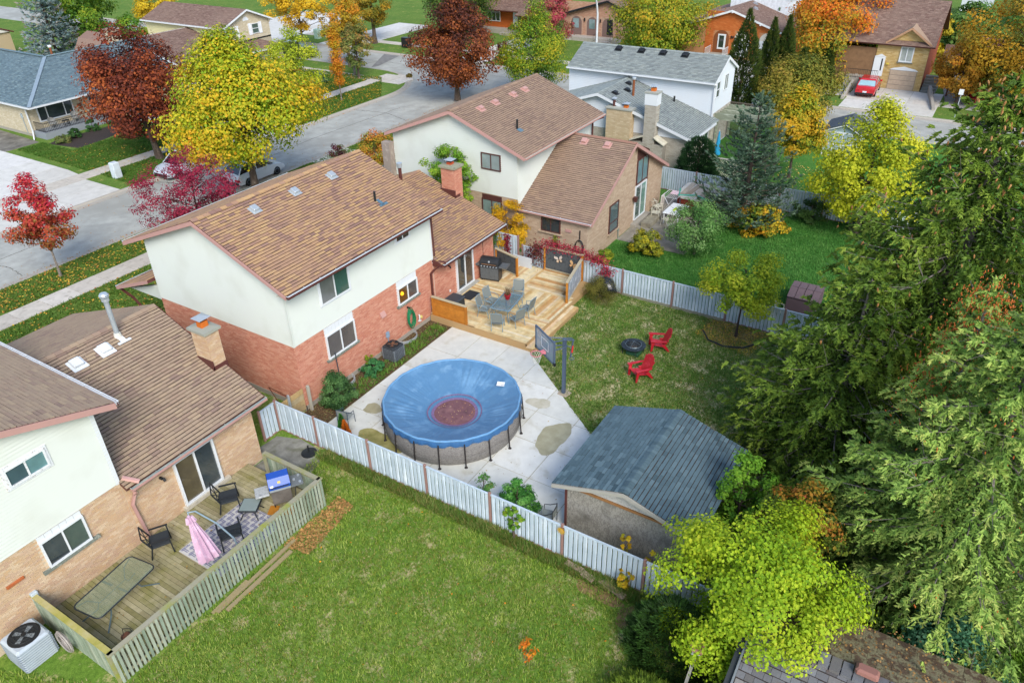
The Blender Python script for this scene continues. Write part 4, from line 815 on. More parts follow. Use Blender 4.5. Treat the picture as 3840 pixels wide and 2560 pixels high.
b = MB(); b.box(29.9, 30.0, 15.62, 15.7, 0, .75); b.box(29.2, 29.3, 15.35, 15.42, 0, .5); tag(b.obj('stake', CEDAR), 'short orange stakes outside the pale mesh screen', 'stake')
def butterfly(name, label, y, z, s, rot, c1, c2):
    r = thing(name, label, 'ornament', (31.8, y, z)); c, sn = math.cos(rot), math.sin(rot)
    def P(u, v, d=0): return (31.79 - d, y - (u * c - v * sn) * s, z + (u * sn + v * c) * s)
    for sd in (1, -1):
        for pts, m, nm in (([(0, .05), (.25, .5), (.75, .75), (.85, .35), (.45, .02)], c1, 'upper_wing'), ([(0, -.02), (.45, -.05), (.6, -.35), (.3, -.6), (.08, -.25)], c2, 'lower_wing')):
            b = MB(); v = [P(sd * u, w_, .02 + .1 * abs(u) * s) for u, w_ in pts]; b.add(v + [(x + .01, y_, z_) for x, y_, z_ in v], [tuple(range(5)), tuple(reversed(range(5, 10)))] + [(i, (i + 1) % 5, (i + 1) % 5 + 5, i + 5) for i in range(5)]); b.obj(nm, m, r)
    b = MB(); b.tube([P(0, -.35, .03), P(0, .3, .03)], .025 * s * 2, 6); b.obj('body', BLACK, r)
WB = mat('butterfly_white', ['#e9e2dc', '#c9b8a6', '#e6dfe0'], noise=(14, .2)); OB = mat('butterfly_orange', ['#c67a3d', '#e3d6bb', '#b96a35'], noise=(9, .2)); CB = mat('butterfly_cream', ['#e0bd8b', '#d9a06a'], noise=(9, .2))
butterfly('butterfly_ornament', 'white and orange metal butterfly on the dark screen', 17.2, 1.22, .3, .3, WB, OB); butterfly('butterfly_ornament', 'cream metal butterfly lower on the dark screen', 16.35, 1.1, .3, -.4, CB, CB)
# barbecue
GB = mat('barbecue_black', ['#34373a', '#26282b'], rough=.35, spec=.6, noise=(4, .2)); GT = mat('barbecue_shelf', ['#4c5053', '#6a6e70', '#3a3d40'], noise=(18, .3), rough=.4)
def place_rot(root, loc, rz): root.location = loc; root.rotation_euler = (0, 0, rz)
g = thing('barbecue', 'large black gas barbecue standing by the brick wall on the deck', 'barbecue')
b = MB(); b.box(-.52, .52, -.26, .26, .06, .8); b.obj('cabinet', GB, g); b = MB(); b.box(-.5, -.005, -.275, -.262, .12, .78); b.obj('door', GT, g); b = MB(); b.box(.005, .5, -.275, -.262, .12, .78); b.obj('door', GT, g)
b = MB(); b.hexa([(-.55, -.32, .8), (.55, -.32, .8), (.55, .27, .8), (-.55, .27, .8)], [(-.55, -.27, .93), (.55, -.27, .93), (.55, .27, .93), (-.55, .27, .93)]); b.obj('control_panel', GB, g)
for i in range(6):
    b = MB(); x = -.42 + i * .168; b.tube([(x, -.29, .86), (x, -.35, .87)], .03, 10); b.obj('knob', METAL, g, smooth=True)
b = MB(); n = 7; prof = [(-.28, .93), (-.29, 1.05), (-.22, 1.2), (-.08, 1.29), (.1, 1.29), (.22, 1.22), (.27, 1.05), (.27, .93)]
b.add([(-.5, y, z) for y, z in prof] + [(.5, y, z) for y, z in prof], [tuple(range(8)), tuple(reversed(range(8, 16)))] + [(i, i + 8, i + 9, i + 1) for i in range(7)]); b.obj('lid', GB, g, smooth=True)
b = MB(); b.tube([(-.4, -.34, 1.0), (.4, -.34, 1.0)], .016, 8); b.obj('handle', mat('copper_handle', ['#b98a66'], rough=.3, metal=.5), g, smooth=True)
b = MB(); b.cyl(0, 0, 0, .02, .05, n=14); b.T = None; o = b.obj('gauge', METAL, g); o.location = (0, -.27, 1.13); o.rotation_euler = (R_(65), 0, 0)
for s_ in (-1, 1): b = MB(); b.box(min(s_ * .56, s_ * .98), max(s_ * .56, s_ * .98), -.28, .25, .84, .93); b.obj('side_shelf', GT, g)
for x in (-.45, .45):
    for y in (-.2, .2): b = MB(); b.cyl(x, y, 0, .07, .035, n=8); b.obj('foot', BLACK, g)
place_rot(g, (29.45, 20.0, ZD), R_(-78))
# patio set
FRM = mat('pale_blue_frame', ['#8fa9b4', '#7d97a3'], rough=.4, metal=.2, noise=(5, .1)); SLING = mat('grey_sling', ['#8b918c', '#7b817d'], noise=(30, .15), rough=.8); TGL = mat('table_glass', ['#6c8f9c'], rough=.05, spec=.9, alpha=.45, coat=.6, noise=(2, .1))
def sling_chair():
    r = thing('patio_chair', '', 'chair')
    for s_ in (-1, 1):
        b = MB(); b.tube([(s_ * .27, .28, 0), (s_ * .27, .2, .42), (s_ * .27, .27, .66), (s_ * .26, .36, 1.0)], .016, 7); b.tube([(s_ * .27, -.3, 0), (s_ * .27, -.24, .36), (s_ * .27, -.22, .6), (s_ * .28, .0, .66), (s_ * .27, .27, .64)], .016, 7); b.tube([(s_ * .27, -.24, .4), (s_ * .27, .2, .38)], .014, 6); b.obj('side_frame', FRM, r, smooth=True)
    b = MB(); b.add([(-.25, -.25, .41), (.25, -.25, .41), (.25, 0, .385), (-.25, 0, .385), (.25, .2, .39), (-.25, .2, .39)] + [(-.25, -.25, .4), (.25, -.25, .4), (.25, .2, .38), (-.25, .2, .38)], [(0, 1, 2, 3), (3, 2, 4, 5), (9, 8, 7, 6)]); b.obj('seat', SLING, r)
    b = MB(); b.hexa([(-.25, .21, .46), (.25, .21, .46), (.25, .22, .46), (-.25, .22, .46)], [(-.25, .345, .99), (.25, .345, .99), (.25, .355, .99), (-.25, .355, .99)]); b.obj('backrest', SLING, r)
    b = MB(); b.tube([(-.26, .36, 1.0), (0, .38, 1.03), (.26, .36, 1.0)], .016, 7); b.tube([(-.27, -.28, .2), (.27, -.28, .2)], .012, 6); b.obj('cross_bar', FRM, r, smooth=True); return r
pc = sling_chair(); tcx, tcy = 26.95, 17.35
seats = [((27.75, 17.9), -40, 'far sling chair behind the table, nearest the barbecue'), ((27.0, 18.3), -5, 'sling chair on the house side of the table, right one'), ((26.2, 18.1), 20, 'sling chair on the house side of the table, left one'), ((25.9, 16.75), 120, 'sling chair at the near end of the glass table'), ((26.75, 16.35), 165, 'near right sling chair drawn up to the glass table'), ((27.6, 16.5), 190, 'sling chair beyond the table on the lawn side')]
seats = [((28.15, 17.55), -68, seats[0][2]), ((26.95, 18.35), -2, seats[1][2]), ((26.1, 18.2), 12, seats[2][2]), ((25.35, 16.95), 112, seats[3][2]), ((26.1, 16.35), 158, seats[4][2]), ((27.15, 16.4), 178, seats[5][2])]
for i, (p, a, lb) in enumerate(seats): o = place(pc, i == 0, (p[0], p[1], ZD), R_(a), lb); o['group'] = 'blue grey sling chairs round the glass table'
t = thing('patio_table', 'rectangular glass table with pale blue frame on the new deck', 'table', (0, 0, 0))
b = MB(); 
for a in ((-.85, .85, -.5, -.45), (-.85, .85, .45, .5), (-.85, -.8, -.45, .45), (.8, .85, -.45, .45)): b.box(a[0], a[1], a[2], a[3], .68, .72)
b.obj('frame', FRM, t); b = MB(); b.box(-.8, .8, -.45, .45, .695, .705); b.obj('table_top', TGL, t)
for x in (-.7, .7):
    for y in (-.38, .38): b = MB(); b.tube([(x, y, .69), (x * .85, y * .8, .35), (x, y, 0)], .022, 7); b.obj('leg', FRM, t, smooth=True)
b = MB(); b.tube([(-.6, -.3, .35), (.6, .3, .35)], .015, 6); b.tube([(-.6, .3, .35), (.6, -.3, .35)], .015, 6); b.obj('brace', FRM, t); place_rot(t, (26.7, 17.3, ZD), R_(8))
p = thing('flower_pot', 'red flower pot with dried brown stems on the glass table', 'flower pot', (26.95, 17.4, ZD + .71))
b = MB(); b.T = Matrix.Translation((26.95, 17.4, ZD + .712)); b.lathe([(.1, 0), (.15, .22), (.17, .23), (.17, .27), (.14, .27), (.13, .22)], n=16); b.obj('pot', mat('red_ceramic', ['#a31f2b'], rough=.3), p, smooth=True)
b = MB(); 
for i in range(70):
    a = RND.uniform(0, 6.28); rr = RND.uniform(.02, .22); h = RND.uniform(.15, .38); c0 = (26.95 + .05 * math.cos(a), 17.4 + .05 * math.sin(a), ZD + .93); b.tube([c0, (26.95 + rr * math.cos(a), 17.4 + rr * math.sin(a), ZD + .93 + h)], .006, 3)
    x, y, z = 26.95 + rr * math.cos(a), 17.4 + rr * math.sin(a), ZD + .93 + h; b.add([(x, y, z), (x + .04, y, z + .02), (x, y + .04, z - .02)], [(0, 1, 2)])
b.obj('dry_stems', mat('dry_stems', ['#9a7d58', '#7c5a3c', '#b39a72'], var=True), p)
b = MB(); b.box(26.95, 27.85, 19.65, 20.3, ZD, ZD + .02); tag(b.obj('door_mat', mat('dark_mat', ['#33363a'], noise=(60, .2))), 'dark door mat outside the sliding door', 'door mat')
b = thing('storage_box', 'black lidded storage box behind the cedar screen', 'box', (26.0, 19.9, ZD)); k = MB(); k.rbox(25.55, 26.3, 19.5, 20.2, ZD, ZD + .55, .03); k.obj('body', mat('dark_plastic', ['#3c4145', '#2f3336'], rough=.5), b)
k = MB(); k.rbox(25.52, 26.33, 19.47, 20.23, ZD + .552, ZD + .63, .04); k.obj('lid', mat('dark_lid', ['#4a4f55', '#3d4247'], rough=.4), b)

# ------------------------------------------------------------------ pool
PX, PY, PR = 18.9, 14.95, 2.72
PS = mat('woven_wicker_liner', ['#7a7672', '#b5b1ab', '#5f5b58'], noise=(16, .3), rough=.7, wave=(9, 'Z', '#6b6764', 9))
PC = mat('blue_tarp', ['#6490b4', '#5a87ad', '#719bbd'], noise=(.9, .1), rough=.45, spec=.4, bump=(5, .5, .03), noise2=(2.4, '#8db4d2', .58, .9)); PCR = mat('tarp_rim', ['#78a8cf', '#6a9dc8'], rough=.4); PSK = mat('tarp_skirt', ['#4474a6', '#3c6b9c'], rough=.5, bump=(14, .6, .03), stretch=(1, 1, .3))
pool = thing('swimming_pool', 'round above ground pool with sagging blue cover on the patio', 'pool', (PX, PY, 0))
b = MB(); n = 64; b.lathe([(PR * .965, .035), (PR * 1.0, .2), (PR * 1.015, .55), (PR * .99, 1.0), (PR * .96, 1.2)], PX, PY, n, caps=False); b.obj('pool_wall', PS, pool, smooth=True)
NS = 18; rim = []; 
def rimpt(t, k=1.0, sag=0): 
    seg = 2 * math.pi / NS; m_ = (t % seg) - seg / 2; return PR * math.cos(seg / 2) / math.cos(m_) * k
A0 = R_(5)
b = MB(); nr = 34; nt = 288; rr_ = [0.0 + i / nr for i in range(1, nr + 1)]
V = [(PX - .1, PY - .15, .62)]
for i in range(1, nr + 1):
    s_ = i / nr
    for k in range(nt):
        t = 2 * math.pi * k / nt; R1 = rimpt(t - A0) * .985
        z = .63 + .03 * max(0, (s_ - .3)) / .1 if 0 else (.63 + .012 * s_ if s_ < .33 else .634 + (1.235 - .634) * (((s_ - .33) / .67) ** 1.25))
        ph_ = t * 9 + 2.2 * math.sin(t * 4); fold = (.05 * abs(math.sin(ph_ * 2.6)) + .03 * math.sin(t * 47 + 3 * math.sin(t * 5)) * (.5 + .5 * math.sin(t * 3 + 1))) * max(0, s_ - .5) * (1 - s_) * 7 * (.4 + .6 * abs(math.sin(t * 2 + .6)))
        cxk, cyk = -.1 * (1 - s_), -.15 * (1 - s_); V.append((PX + cxk + R1 * s_ * math.cos(t), PY + cyk + R1 * s_ * math.sin(t), z + fold))
F = [(0, 1 + k, 1 + (k + 1) % nt) for k in range(nt)] + [(1 + (i - 1) * nt + k, 1 + i * nt + k, 1 + i * nt + (k + 1) % nt, 1 + (i - 1) * nt + (k + 1) % nt) for i in range(1, nr) for k in range(nt)]
b.add(V, F); cover = b.obj('pool_cover', PC, pool, smooth='all')
b = MB(); pts = [(PX + rimpt(2 * math.pi * k / 90 - A0) * math.cos(2 * math.pi * k / 90), PY + rimpt(2 * math.pi * k / 90 - A0) * math.sin(2 * math.pi * k / 90), 1.235 + .008 * math.sin(k * 2.1)) for k in range(90)]; b.tube(pts, .045, 8, closed=True); b.obj('cover_rim', PCR, pool, smooth=True)
b = MB(); vs = []
for j, (dz, k2) in enumerate(((1.22, 1.018), (1.12, 1.03), (1.02, 1.022))):
    for k in range(180):
        t = 2 * math.pi * k / 180; rr = rimpt(t - A0) * k2 * (1 + .006 * math.sin(t * 40) * j); vs.append((PX + rr * math.cos(t), PY + rr * math.sin(t), dz - (.05 * abs(math.sin(t * 9 + 1)) if j == 2 else 0)))
b.add(vs, [(j * 180 + k, j * 180 + (k + 1) % 180, (j + 1) * 180 + (k + 1) % 180, (j + 1) * 180 + k) for j in range(2) for k in range(180)]); b.obj('cover_skirt', PSK, pool, smooth='all')
PUD = mat('rusty_water', ['#70423f', '#825450', '#5f3a38'], noise=(2, .2), rough=.08, spec=.7, noise2=(2.5, '#9a6b62', .55, .8)); RING = mat('silt_ring', ['#8a5f78', '#7a6f96'], noise=(18, .3), rough=.6)
b = MB(); pcx, pcy = PX - .12, PY - .2
def disc(r0, r1, z, nm, m, ex=0):
    b = MB(); vs = []; nn = 60
    for rr in (r0, r1):
        for k in range(nn): t = 2 * math.pi * k / nn; q = rr * (1 + .02 * math.sin(3 * t + 1)); vs.append((pcx + q * math.cos(t), pcy + q * math.sin(t), z + (ex if rr == r1 else 0)))
    fs = [(k, (k + 1) % nn, nn + (k + 1) % nn, nn + k) for k in range(nn)] if r0 > 0 else [tuple(range(nn, 2 * nn))]
    b.add(vs, fs); return b.obj(nm, m, pool)
disc(0, .82, .668, 'rusty_puddle', PUD); disc(.82, .93, .667, 'silt_ring', RING, .02); disc(1.05, 1.1, .726, 'silt_ring', RING, .016)
b = MB(); b.lathe([(.06, 0), (.12, .01), (.03, .02)], PX - .2, PY - .1, 10) if 0 else None
b = MB()
for i in range(34):
    t, q = RND.uniform(0, 6.28), .78 * math.sqrt(RND.random()); x, y = pcx + q * math.cos(t), pcy + q * math.sin(t); a = RND.uniform(0, 3); s_ = RND.uniform(.02, .035)
    b.add([(x + s_ * math.cos(a), y + s_ * math.sin(a), .673), (x - s_ * .5 * math.sin(a), y + s_ * .5 * math.cos(a), .675), (x - s_ * math.cos(a), y - s_ * math.sin(a), .673), (x + s_ * .5 * math.sin(a), y - s_ * .5 * math.cos(a), .675)], [(0, 1, 2, 3)])
tag(b.obj('fallen_leaves', mat('leaf_scraps', ['#d98f4a', '#e7c46a', '#c9b09a'], var=True), None, kind='stuff'), 'scraps of leaf floating in the rusty puddle on the cover', 'leaves')
b = MB(); b.add([(20.55, 13.78, 1.15), (20.78, 13.62, 1.2), (20.98, 13.85, 1.245), (20.75, 14.02, 1.19)], [(0, 1, 2, 3)]); 
b = MB(); b.T = Matrix.Translation((20.72, 13.82, 1.175)) @ Matrix.Rotation(R_(20), 4, 'Z') @ Matrix.Rotation(R_(-16), 4, 'Y'); b.box(-.11, .11, -.16, .16, 0, .008); o = b.obj('warning_label', WHITE, pool)
b = MB(); b.T = Matrix.Translation((20.72, 13.82, 1.175)) @ Matrix.Rotation(R_(20), 4, 'Z') @ Matrix.Rotation(R_(-16), 4, 'Y')
for i in range(3): b.box(-.09, -.02, -.13 + i * .035, -.115 + i * .035, .009, .011)
b.obj('label_print', mat('print_grey', ['#8d8f92']), o)
DM = mat('dark_frame_metal', ['#45403f', '#36302f'], rough=.5, metal=.2)
for i in range(NS):
    t = A0 + 2 * math.pi * i / NS; c, s_ = math.cos(t), math.sin(t); R2 = PR * 1.045
    b = MB(); b.tube([(PX + PR * 1.02 * c, PY + PR * 1.02 * s_, 1.12), (PX + R2 * c, PY + R2 * s_, .02)], .027, 8); b.cyl(PX + R2 * c, PY + R2 * s_, .03, .06, .07, .05, n=12); b.obj('leg', DM, pool, smooth=True)
b = MB(); vs = []
for j in range(2):
    for k in range(120): t = 2 * math.pi * k / 120; rr = PR * (1.028 + .008 * math.cos(t * NS)); vs.append((PX + rr * math.cos(t), PY + rr * math.sin(t), .45 + j * .1 + .05 * math.sin(9 * t)))
b.add(vs, [(k, (k + 1) % 120, 120 + (k + 1) % 120, 120 + k) for k in range(120)]); b.obj('strap', mat('grey_strap', ['#7d7a76', '#8f8c88'], noise=(20, .2)), pool)

# ------------------------------------------------------------------ basketball hoop
hp = thing('basketball_hoop', 'basketball hoop with clear backboard on a grey pole beside the patio', 'basketball hoop', (22.85, 12.05, 0)); PG = mat('slate_pole', ['#5c6b80', '#4f5d70'], rough=.45)
b = MB(); b.bar((22.85, 12.05, 0), (22.85, 12.05, 2.75), .13, .13); b.obj('pole', PG, hp)
b = MB(); b.prism([(22.6, 11.85), (23.0, 11.75), (23.15, 12.1), (22.95, 12.3), (22.65, 12.25)], 0, .04); b.obj('footing', mat('footing', ['#b7a893']), hp)
u = Vector((-.85, .53, 0)); v = Vector((0, 0, 1)); c0 = Vector((22.85, 12.05, 0)) + u * .9; sd = Vector((-u.y, u.x, 0))
T = Matrix(((sd.x, v.x, u.x, c0.x), (sd.y, v.y, u.y, c0.y), (0, 1, 0, 0), (0, 0, 0, 1)))
BG = mat('clear_backboard', ['#a9bccb'], rough=.1, spec=.6, alpha=.55, noise=(1, .08))
b = MB(T); 
for a in ((-.8, .8, 2.2, 2.25), (-.8, .8, 3.2, 3.25), (-.8, -.75, 2.25, 3.2), (.75, .8, 2.25, 3.2)): b.box(*a, -.03, .03)
b.box(-.32, -.28, 2.25, 3.2, -.04, -.01); b.box(.28, .32, 2.25, 3.2, -.04, -.01); b.box(-.75, .75, 2.68, 2.72, -.05, -.02); b.obj('backboard_frame', PG, hp)
b = MB(T); b.box(-.75, .75, 2.25, 3.2, 0, .012); b.obj('backboard', BG, hp)
b = MB(T); 
for a in ((-.3, .3, 2.95, 2.99), (-.3, .3, 2.52, 2.56), (-.3, -.26, 2.52, 2.99), (.26, .3, 2.52, 2.99)): b.box(*a, .013, .016)
b.obj('target_square', WHITE, hp)
for x in (-.82, .72): b = MB(T); b.box(x, x + .1, 2.16, 2.3, -.04, .04); b.obj('corner_pad', BLACK, hp)
rc = c0 + u * .4; b = MB(); b.tube([(rc.x + .23 * math.cos(k * .3142), rc.y + .23 * math.sin(k * .3142), 2.42) for k in range(20)], .016, 6, closed=True); b.obj('rim', mat('faded_pink_rim', ['#e58c96', '#d97c86']), hp, smooth=True)
b = MB(T); b.hexa([(-.1, 2.33, .02), (.1, 2.33, .02), (.08, 2.4, .2), (-.08, 2.4, .2)], [(-.1, 2.46, .02), (.1, 2.46, .02), (.08, 2.44, .2), (-.08, 2.44, .2)]); b.obj('rim_bracket', mat('faded_pink_rim', []), hp)
b = MB(); n = 12
for k in range(n):
    for sgn in (1, -1):
        pts = []
        for j in range(6): t = 2 * math.pi * (k + sgn * j * .5) / n; r_ = .225 - .02 * j - .01 * (j % 2); pts.append((rc.x + r_ * math.cos(t), rc.y + r_ * math.sin(t), 2.41 - j * .085))
        b.tube(pts, .006, 3)
b.obj('net', mat('net_white', ['#d9d9cf']), hp)
b = MB(T)
for x in (-.25, .25):
    b.bar((x, 2.95, -.03), (x * .3, 2.72, -.9), .04, .04); b.bar((x, 2.5, -.03), (x * .3, 2.38, -.95), .04, .04)
b.bar((0, 2.38, -1.0), (0, 2.2, -1.25), .04, .04); b.bar((-.08, 2.72, -.9), (-.08, 2.6, -1.3), .04, .04); b.bar((.08, 2.72, -.9), (.08, 2.6, -1.3), .04, .04); b.bar((0, 2.6, -1.3), (0, 1.75, -1.2), .05, .05); b.obj('lift_arm', PG, hp)
b = MB(T); b.bar((0, 2.3, -1.28), (0, 1.98, -1.24), .07, .07); b.obj('red_gauge', mat('red_plastic', ['#d8322c']), hp); b = MB(); q = c0 - u * 1.25; b.tube([(q.x + .1 * math.cos(k * .52), q.y + .1 * math.sin(k * .52), 1.68) for k in range(12)], .018, 5, closed=True); b.obj('crank_ring', PG, hp)

# ------------------------------------------------------------------ fire pit and red chairs
FM = mat('fire_pit_metal', ['#3d474c', '#2f373b', '#4d585d'], noise=(8, .25), rough=.5, metal=.3)
fp = thing('fire_pit', 'round dark metal fire pit on the patchy lawn', 'fire pit', (27.2, 10.8, 0)); fx, fy = 27.2, 10.8
b = MB(); b.lathe([(.36, .45), (.52, .46), (.56, .44), (.56, .42), (.36, .43)], fx, fy, 28, caps=False); b.obj('rim_ring', FM, fp, smooth=True)
b = MB(); b.lathe([(.05, .2), (.25, .24), (.36, .38), (.38, .44), (.34, .44), (.32, .38), (.22, .28), (.02, .25)], fx, fy, 24, caps=False); b.obj('bowl', FM, fp, smooth=True)
b = MB(); b.lathe([(.36, .47), (.3, .55), (.18, .61), (.02, .63)], fx, fy, 20, caps=False); sm = mat('spark_mesh', ['#3a3f42'], alpha=.45, rough=.6); b.obj('spark_mesh', sm, fp, smooth='all')
b = MB(); b.tube([(fx + .36 * math.cos(k * .262), fy + .36 * math.sin(k * .262), .475) for k in range(24)], .012, 5, closed=True)
for a in (0, 1.57): b.tube([(fx + math.cos(a) * r, fy + math.sin(a) * r, .475 + .16 * (1 - (r / .36) ** 2)) for r in (-.36, -.2, 0, .2, .36)], .009, 5)
b.obj('mesh_frame', mat('steel_blue', ['#8496a0'], rough=.35, metal=.4), fp)
for k in range(4): a = .6 + k * 1.571; b = MB(); b.tube([(fx + .5 * math.cos(a), fy + .5 * math.sin(a), .44), (fx + .48 * math.cos(a), fy + .48 * math.sin(a), 0)], .018, 6); b.obj('leg', FM, fp)
b = MB(); 
for k in range(9): a = k * .7; b.bar((fx + .16 * math.cos(a), fy + .16 * math.sin(a), .27 + .01 * k), (fx - .14 * math.cos(a + 1), fy - .14 * math.sin(a + 1), .3), .05, .05)
b.obj('charred_logs', mat('charred_wood', ['#6b4a32', '#3a2c25', '#8d8478'], var=True, noise=(9, .3)), fp)
b = MB(); b.rbox(fx - .28, fx + .3, fy - .35, fy + .25, .0, .16, .03); tag(b.obj('green_tray', mat('dark_green_plastic', ['#2e5b3f'])), 'dark green tray under the fire pit', 'tray')
RED = mat('red_plastic_chair', ['#cf2a35', '#c2222e', '#d94550'], rough=.45, spec=.4, noise=(2, .12))
def adirondack():
    r = thing('garden_chair', '', 'chair')
    for s_ in (-1, 1):
        b = MB(); b.prism([(0, 0)] * 3, 0, 0) if 0 else None
        b.hexa([(s_ * .33 - .025, -.42, 0), (s_ * .33 + .025, -.42, 0), (s_ * .31 + .025, -.34, 0), (s_ * .31 - .025, -.34, 0)], [(s_ * .33 - .025, -.40, .56), (s_ * .33 + .025, -.40, .56), (s_ * .33 + .025, -.24, .56), (s_ * .33 - .025, -.24, .56)]); b.obj('leg', RED, r)
        b = MB(); b.hexa([(s_ * .3 - .02, .38, 0), (s_ * .3 + .02, .38, 0), (s_ * .3 + .02, .47, 0), (s_ * .3 - .02, .47, 0)], [(s_ * .3 - .02, .05, .36), (s_ * .3 + .02, .05, .36), (s_ * .3 + .02, .25, .36), (s_ * .3 - .02, .25, .36)]); b.obj('leg', RED, r)
        b = MB(); b.hexa([(s_ * .36 - .07, -.44, .56), (s_ * .36 + .07, -.44, .56), (s_ * .35 + .04, .3, .53), (s_ * .35 - .04, .3, .53)], [(s_ * .36 - .07, -.44, .6), (s_ * .36 + .07, -.44, .6), (s_ * .35 + .04, .3, .57), (s_ * .35 - .04, .3, .57)]); b.obj('armrest', RED, r)
    for i in range(6): b = MB(); y = -.38 + i * .09; z = .37 - i * .022; b.box(-.29, .29, y, y + .08, z - .02, z); b.obj('seat_slat', RED, r)
    for i in range(7):
        k = i - 3; b = MB(); x0, x1 = k * .075, k * .105; top = 1.02 - .018 * k * k; t_ = (top - .26) / .76; y1 = .16 + .36 * t_
        b.hexa([(x0 - .034, .15, .26), (x0 + .034, .15, .26), (x0 + .034, .175, .26), (x0 - .034, .175, .26)], [(x1 - .046, y1, top), (x1 + .046, y1, top), (x1 + .046, y1 + .025, top), (x1 - .046, y1 + .025, top)]); b.obj('back_slat', RED, r)
    b = MB(); b.box(-.33, .33, .33, .37, .52, .58); b.box(-.3, .3, .2, .24, .27, .33); b.obj('back_rail', RED, r); return r
ac = adirondack(); place(ac, True, (28.15, 9.95, 0), R_(-150), 'red slatted garden chair beside the fire pit rim'); place(ac, False, (25.6, 9.75, 0), R_(-126), 'red slatted garden chair standing apart on the near side of the fire pit')
ac['group'] = 'red garden chairs'

# ------------------------------------------------------------------ air conditioners, hose, small things by the orange brick wall
def ac_unit(label, x, y, w, d, h, body, top, brown=False, rz=0):
    r = thing('air_conditioner', label, 'air conditioner', (x, y, 0))
    b = MB(); b.rbox(x - w / 2, x + w / 2, y - d / 2, y + d / 2, .03, h, .06); b.obj('casing', body, r)
    for i in range(9):
        z = .1 + (h - .22) * i / 8; b = MB(); b.box(x - w / 2 - .008, x + w / 2 + .008, y - d / 2 - .008, y + d / 2 + .008, z, z + .012); b.obj('louvre', top, r)
    for k in range(7):
        for s_ in (0, 1): pass
    b = MB(); b.lathe([(.4 * w, h + .001), (.4 * w, h + .012), (.43 * w, h + .012), (.45 * w, h + .001)], x, y, 24, caps=False); b.obj('fan_ring', BLACK, r)
    b = MB(); b.cyl(x, y, h + .001, h + .006, .4 * w, n=24); b.obj('fan_well', mat('fan_dark', ['#2c2f30']), r)
    for k in range(4):
        a = k * 1.571 + .4; c, s_ = math.cos(a), math.sin(a); b = MB(); b.add([(x + c * .05 - s_ * .04, y + s_ * .05 + c * .04, h + .016), (x + c * .3 * w - s_ * .1, y + s_ * .3 * w + c * .1, h + .02), (x + c * .33 * w + s_ * .05, y + s_ * .33 * w - c * .05, h + .01), (x + c * .05 + s_ * .04, y + s_ * .05 - c * .04, h + .012)], [(0, 1, 2, 3)])
        b.obj('fan_blade', mat('copper_dust', ['#a5623a', '#8b6a50']) if brown else mat('fan_grey', ['#8b9294']), r)
    b = MB(); b.cyl(x, y, h + .02, h + .05, .07, n=12); b.obj('hub', mat('copper_dust', ['#a5623a', '#8b6a50']) if brown else BLACK, r)
    b = MB(); 
    for k in range(-4, 5): q = k * .09 * w; L_ = math.sqrt(max(0, (.38 * w) ** 2 - q * q)); b.bar((x + q, y - L_, h + .055), (x + q, y + L_, h + .055), .006, .006)
    for k in (.15, .27, .38): b.tube([(x + k * w * math.cos(t * .393), y + k * w * math.sin(t * .393), h + .06) for t in range(16)], .005, 4, closed=True)
    b.obj('fan_guard', body if brown else BLACK, r); return r
ac_unit('black mesh air conditioner beside the orange brick wall', 21.35, 20.05, .72, .72, .75, mat('charcoal_mesh', ['#2e3236', '#3c4146'], noise=(20, .3)), mat('light_grid', ['#8b949a']), True)
ac_unit('pale grey air conditioner outside the left deck', 4.0, 19.15, .95, .95, .9, mat('pale_grey_casing', ['#c3ccd4', '#b3bdc6'], rough=.5), mat('casing_groove', ['#8d99a4']))
b = MB(); b.add([(4.1 + .02, 18.665, .3), (4.42, 18.665, .3), (4.42, 18.665, .4), (4.12, 18.665, .4)], [(0, 1, 2, 3)]); 
r = thing('garden_hose', 'green garden hose coiled on the orange brick wall', 'hose', (23.3, 20.6, 1.2)); b = MB(); HG = mat('green_rubber', ['#1d8a5a', '#17764c'], rough=.4)
for k in range(11):
    ph = RND.uniform(-.03, .03); w_, h_ = .22 + RND.uniform(-.05, .05), .5 + RND.uniform(-.1, .1); b.tube([(23.3 + ph + w_ * math.cos(t * .3142), 20.55 - .012 * k - .02 * RND.random(), 1.05 - .05 * k * .3 + h_ * math.sin(t * .3142) * (.9)) for t in range(20)], .014, 5, closed=True)
b.obj('coil', HG, r, smooth=True); b = MB(); b.box(23.27, 23.33, 20.5, 20.68, 1.5, 1.56); b.obj('hook', BLACK, r)
r = thing('garden_hose', 'grey garden hose coiled against the weathered pickets', 'hose', (4.6, 18.6, .4)); b = MB(); HGr = mat('grey_rubber', ['#9d9590', '#b1a9a3', '#87807c'], rough=.5)
for k in range(9):
    w_, h_ = .34 + RND.uniform(-.08, .06), .2 + RND.uniform(-.05, .05); oy, oz = RND.uniform(-.04, .04), RND.uniform(-.04, .04); b.tube([(4.62 - .012 * k, 18.35 + oy + w_ * math.cos(t * .3142), .5 + oz + w_ * 1.1 * math.sin(t * .3142)) for t in range(20)], .017, 5, closed=True)
b.obj('coil', HGr, r, smooth=True)
r = thing('window_well', 'grey corrugated window well by the brick wall', 'window well', (18.7, 20.5, 0)); b = MB()
for k in range(3): b.tube([(18.25 + .45 + .5 * math.cos(t * .349), 20.66 - .4 * math.sin(t * .349), .06 + .06 * k) for t in range(10)], .03, 5)
b.obj('corrugated_ring', METAL, r)
r = thing('window_well', 'metal window well behind the green hose', 'window well', (23.0, 20.4, 0)); b = MB()
for k in range(3): b.tube([(22.95 + .6 * math.cos(t * .349), 20.66 - .5 * math.sin(t * .349), .05 + .05 * k) for t in range(10)], .025, 5)
b.obj('corrugated_ring', METAL, r)
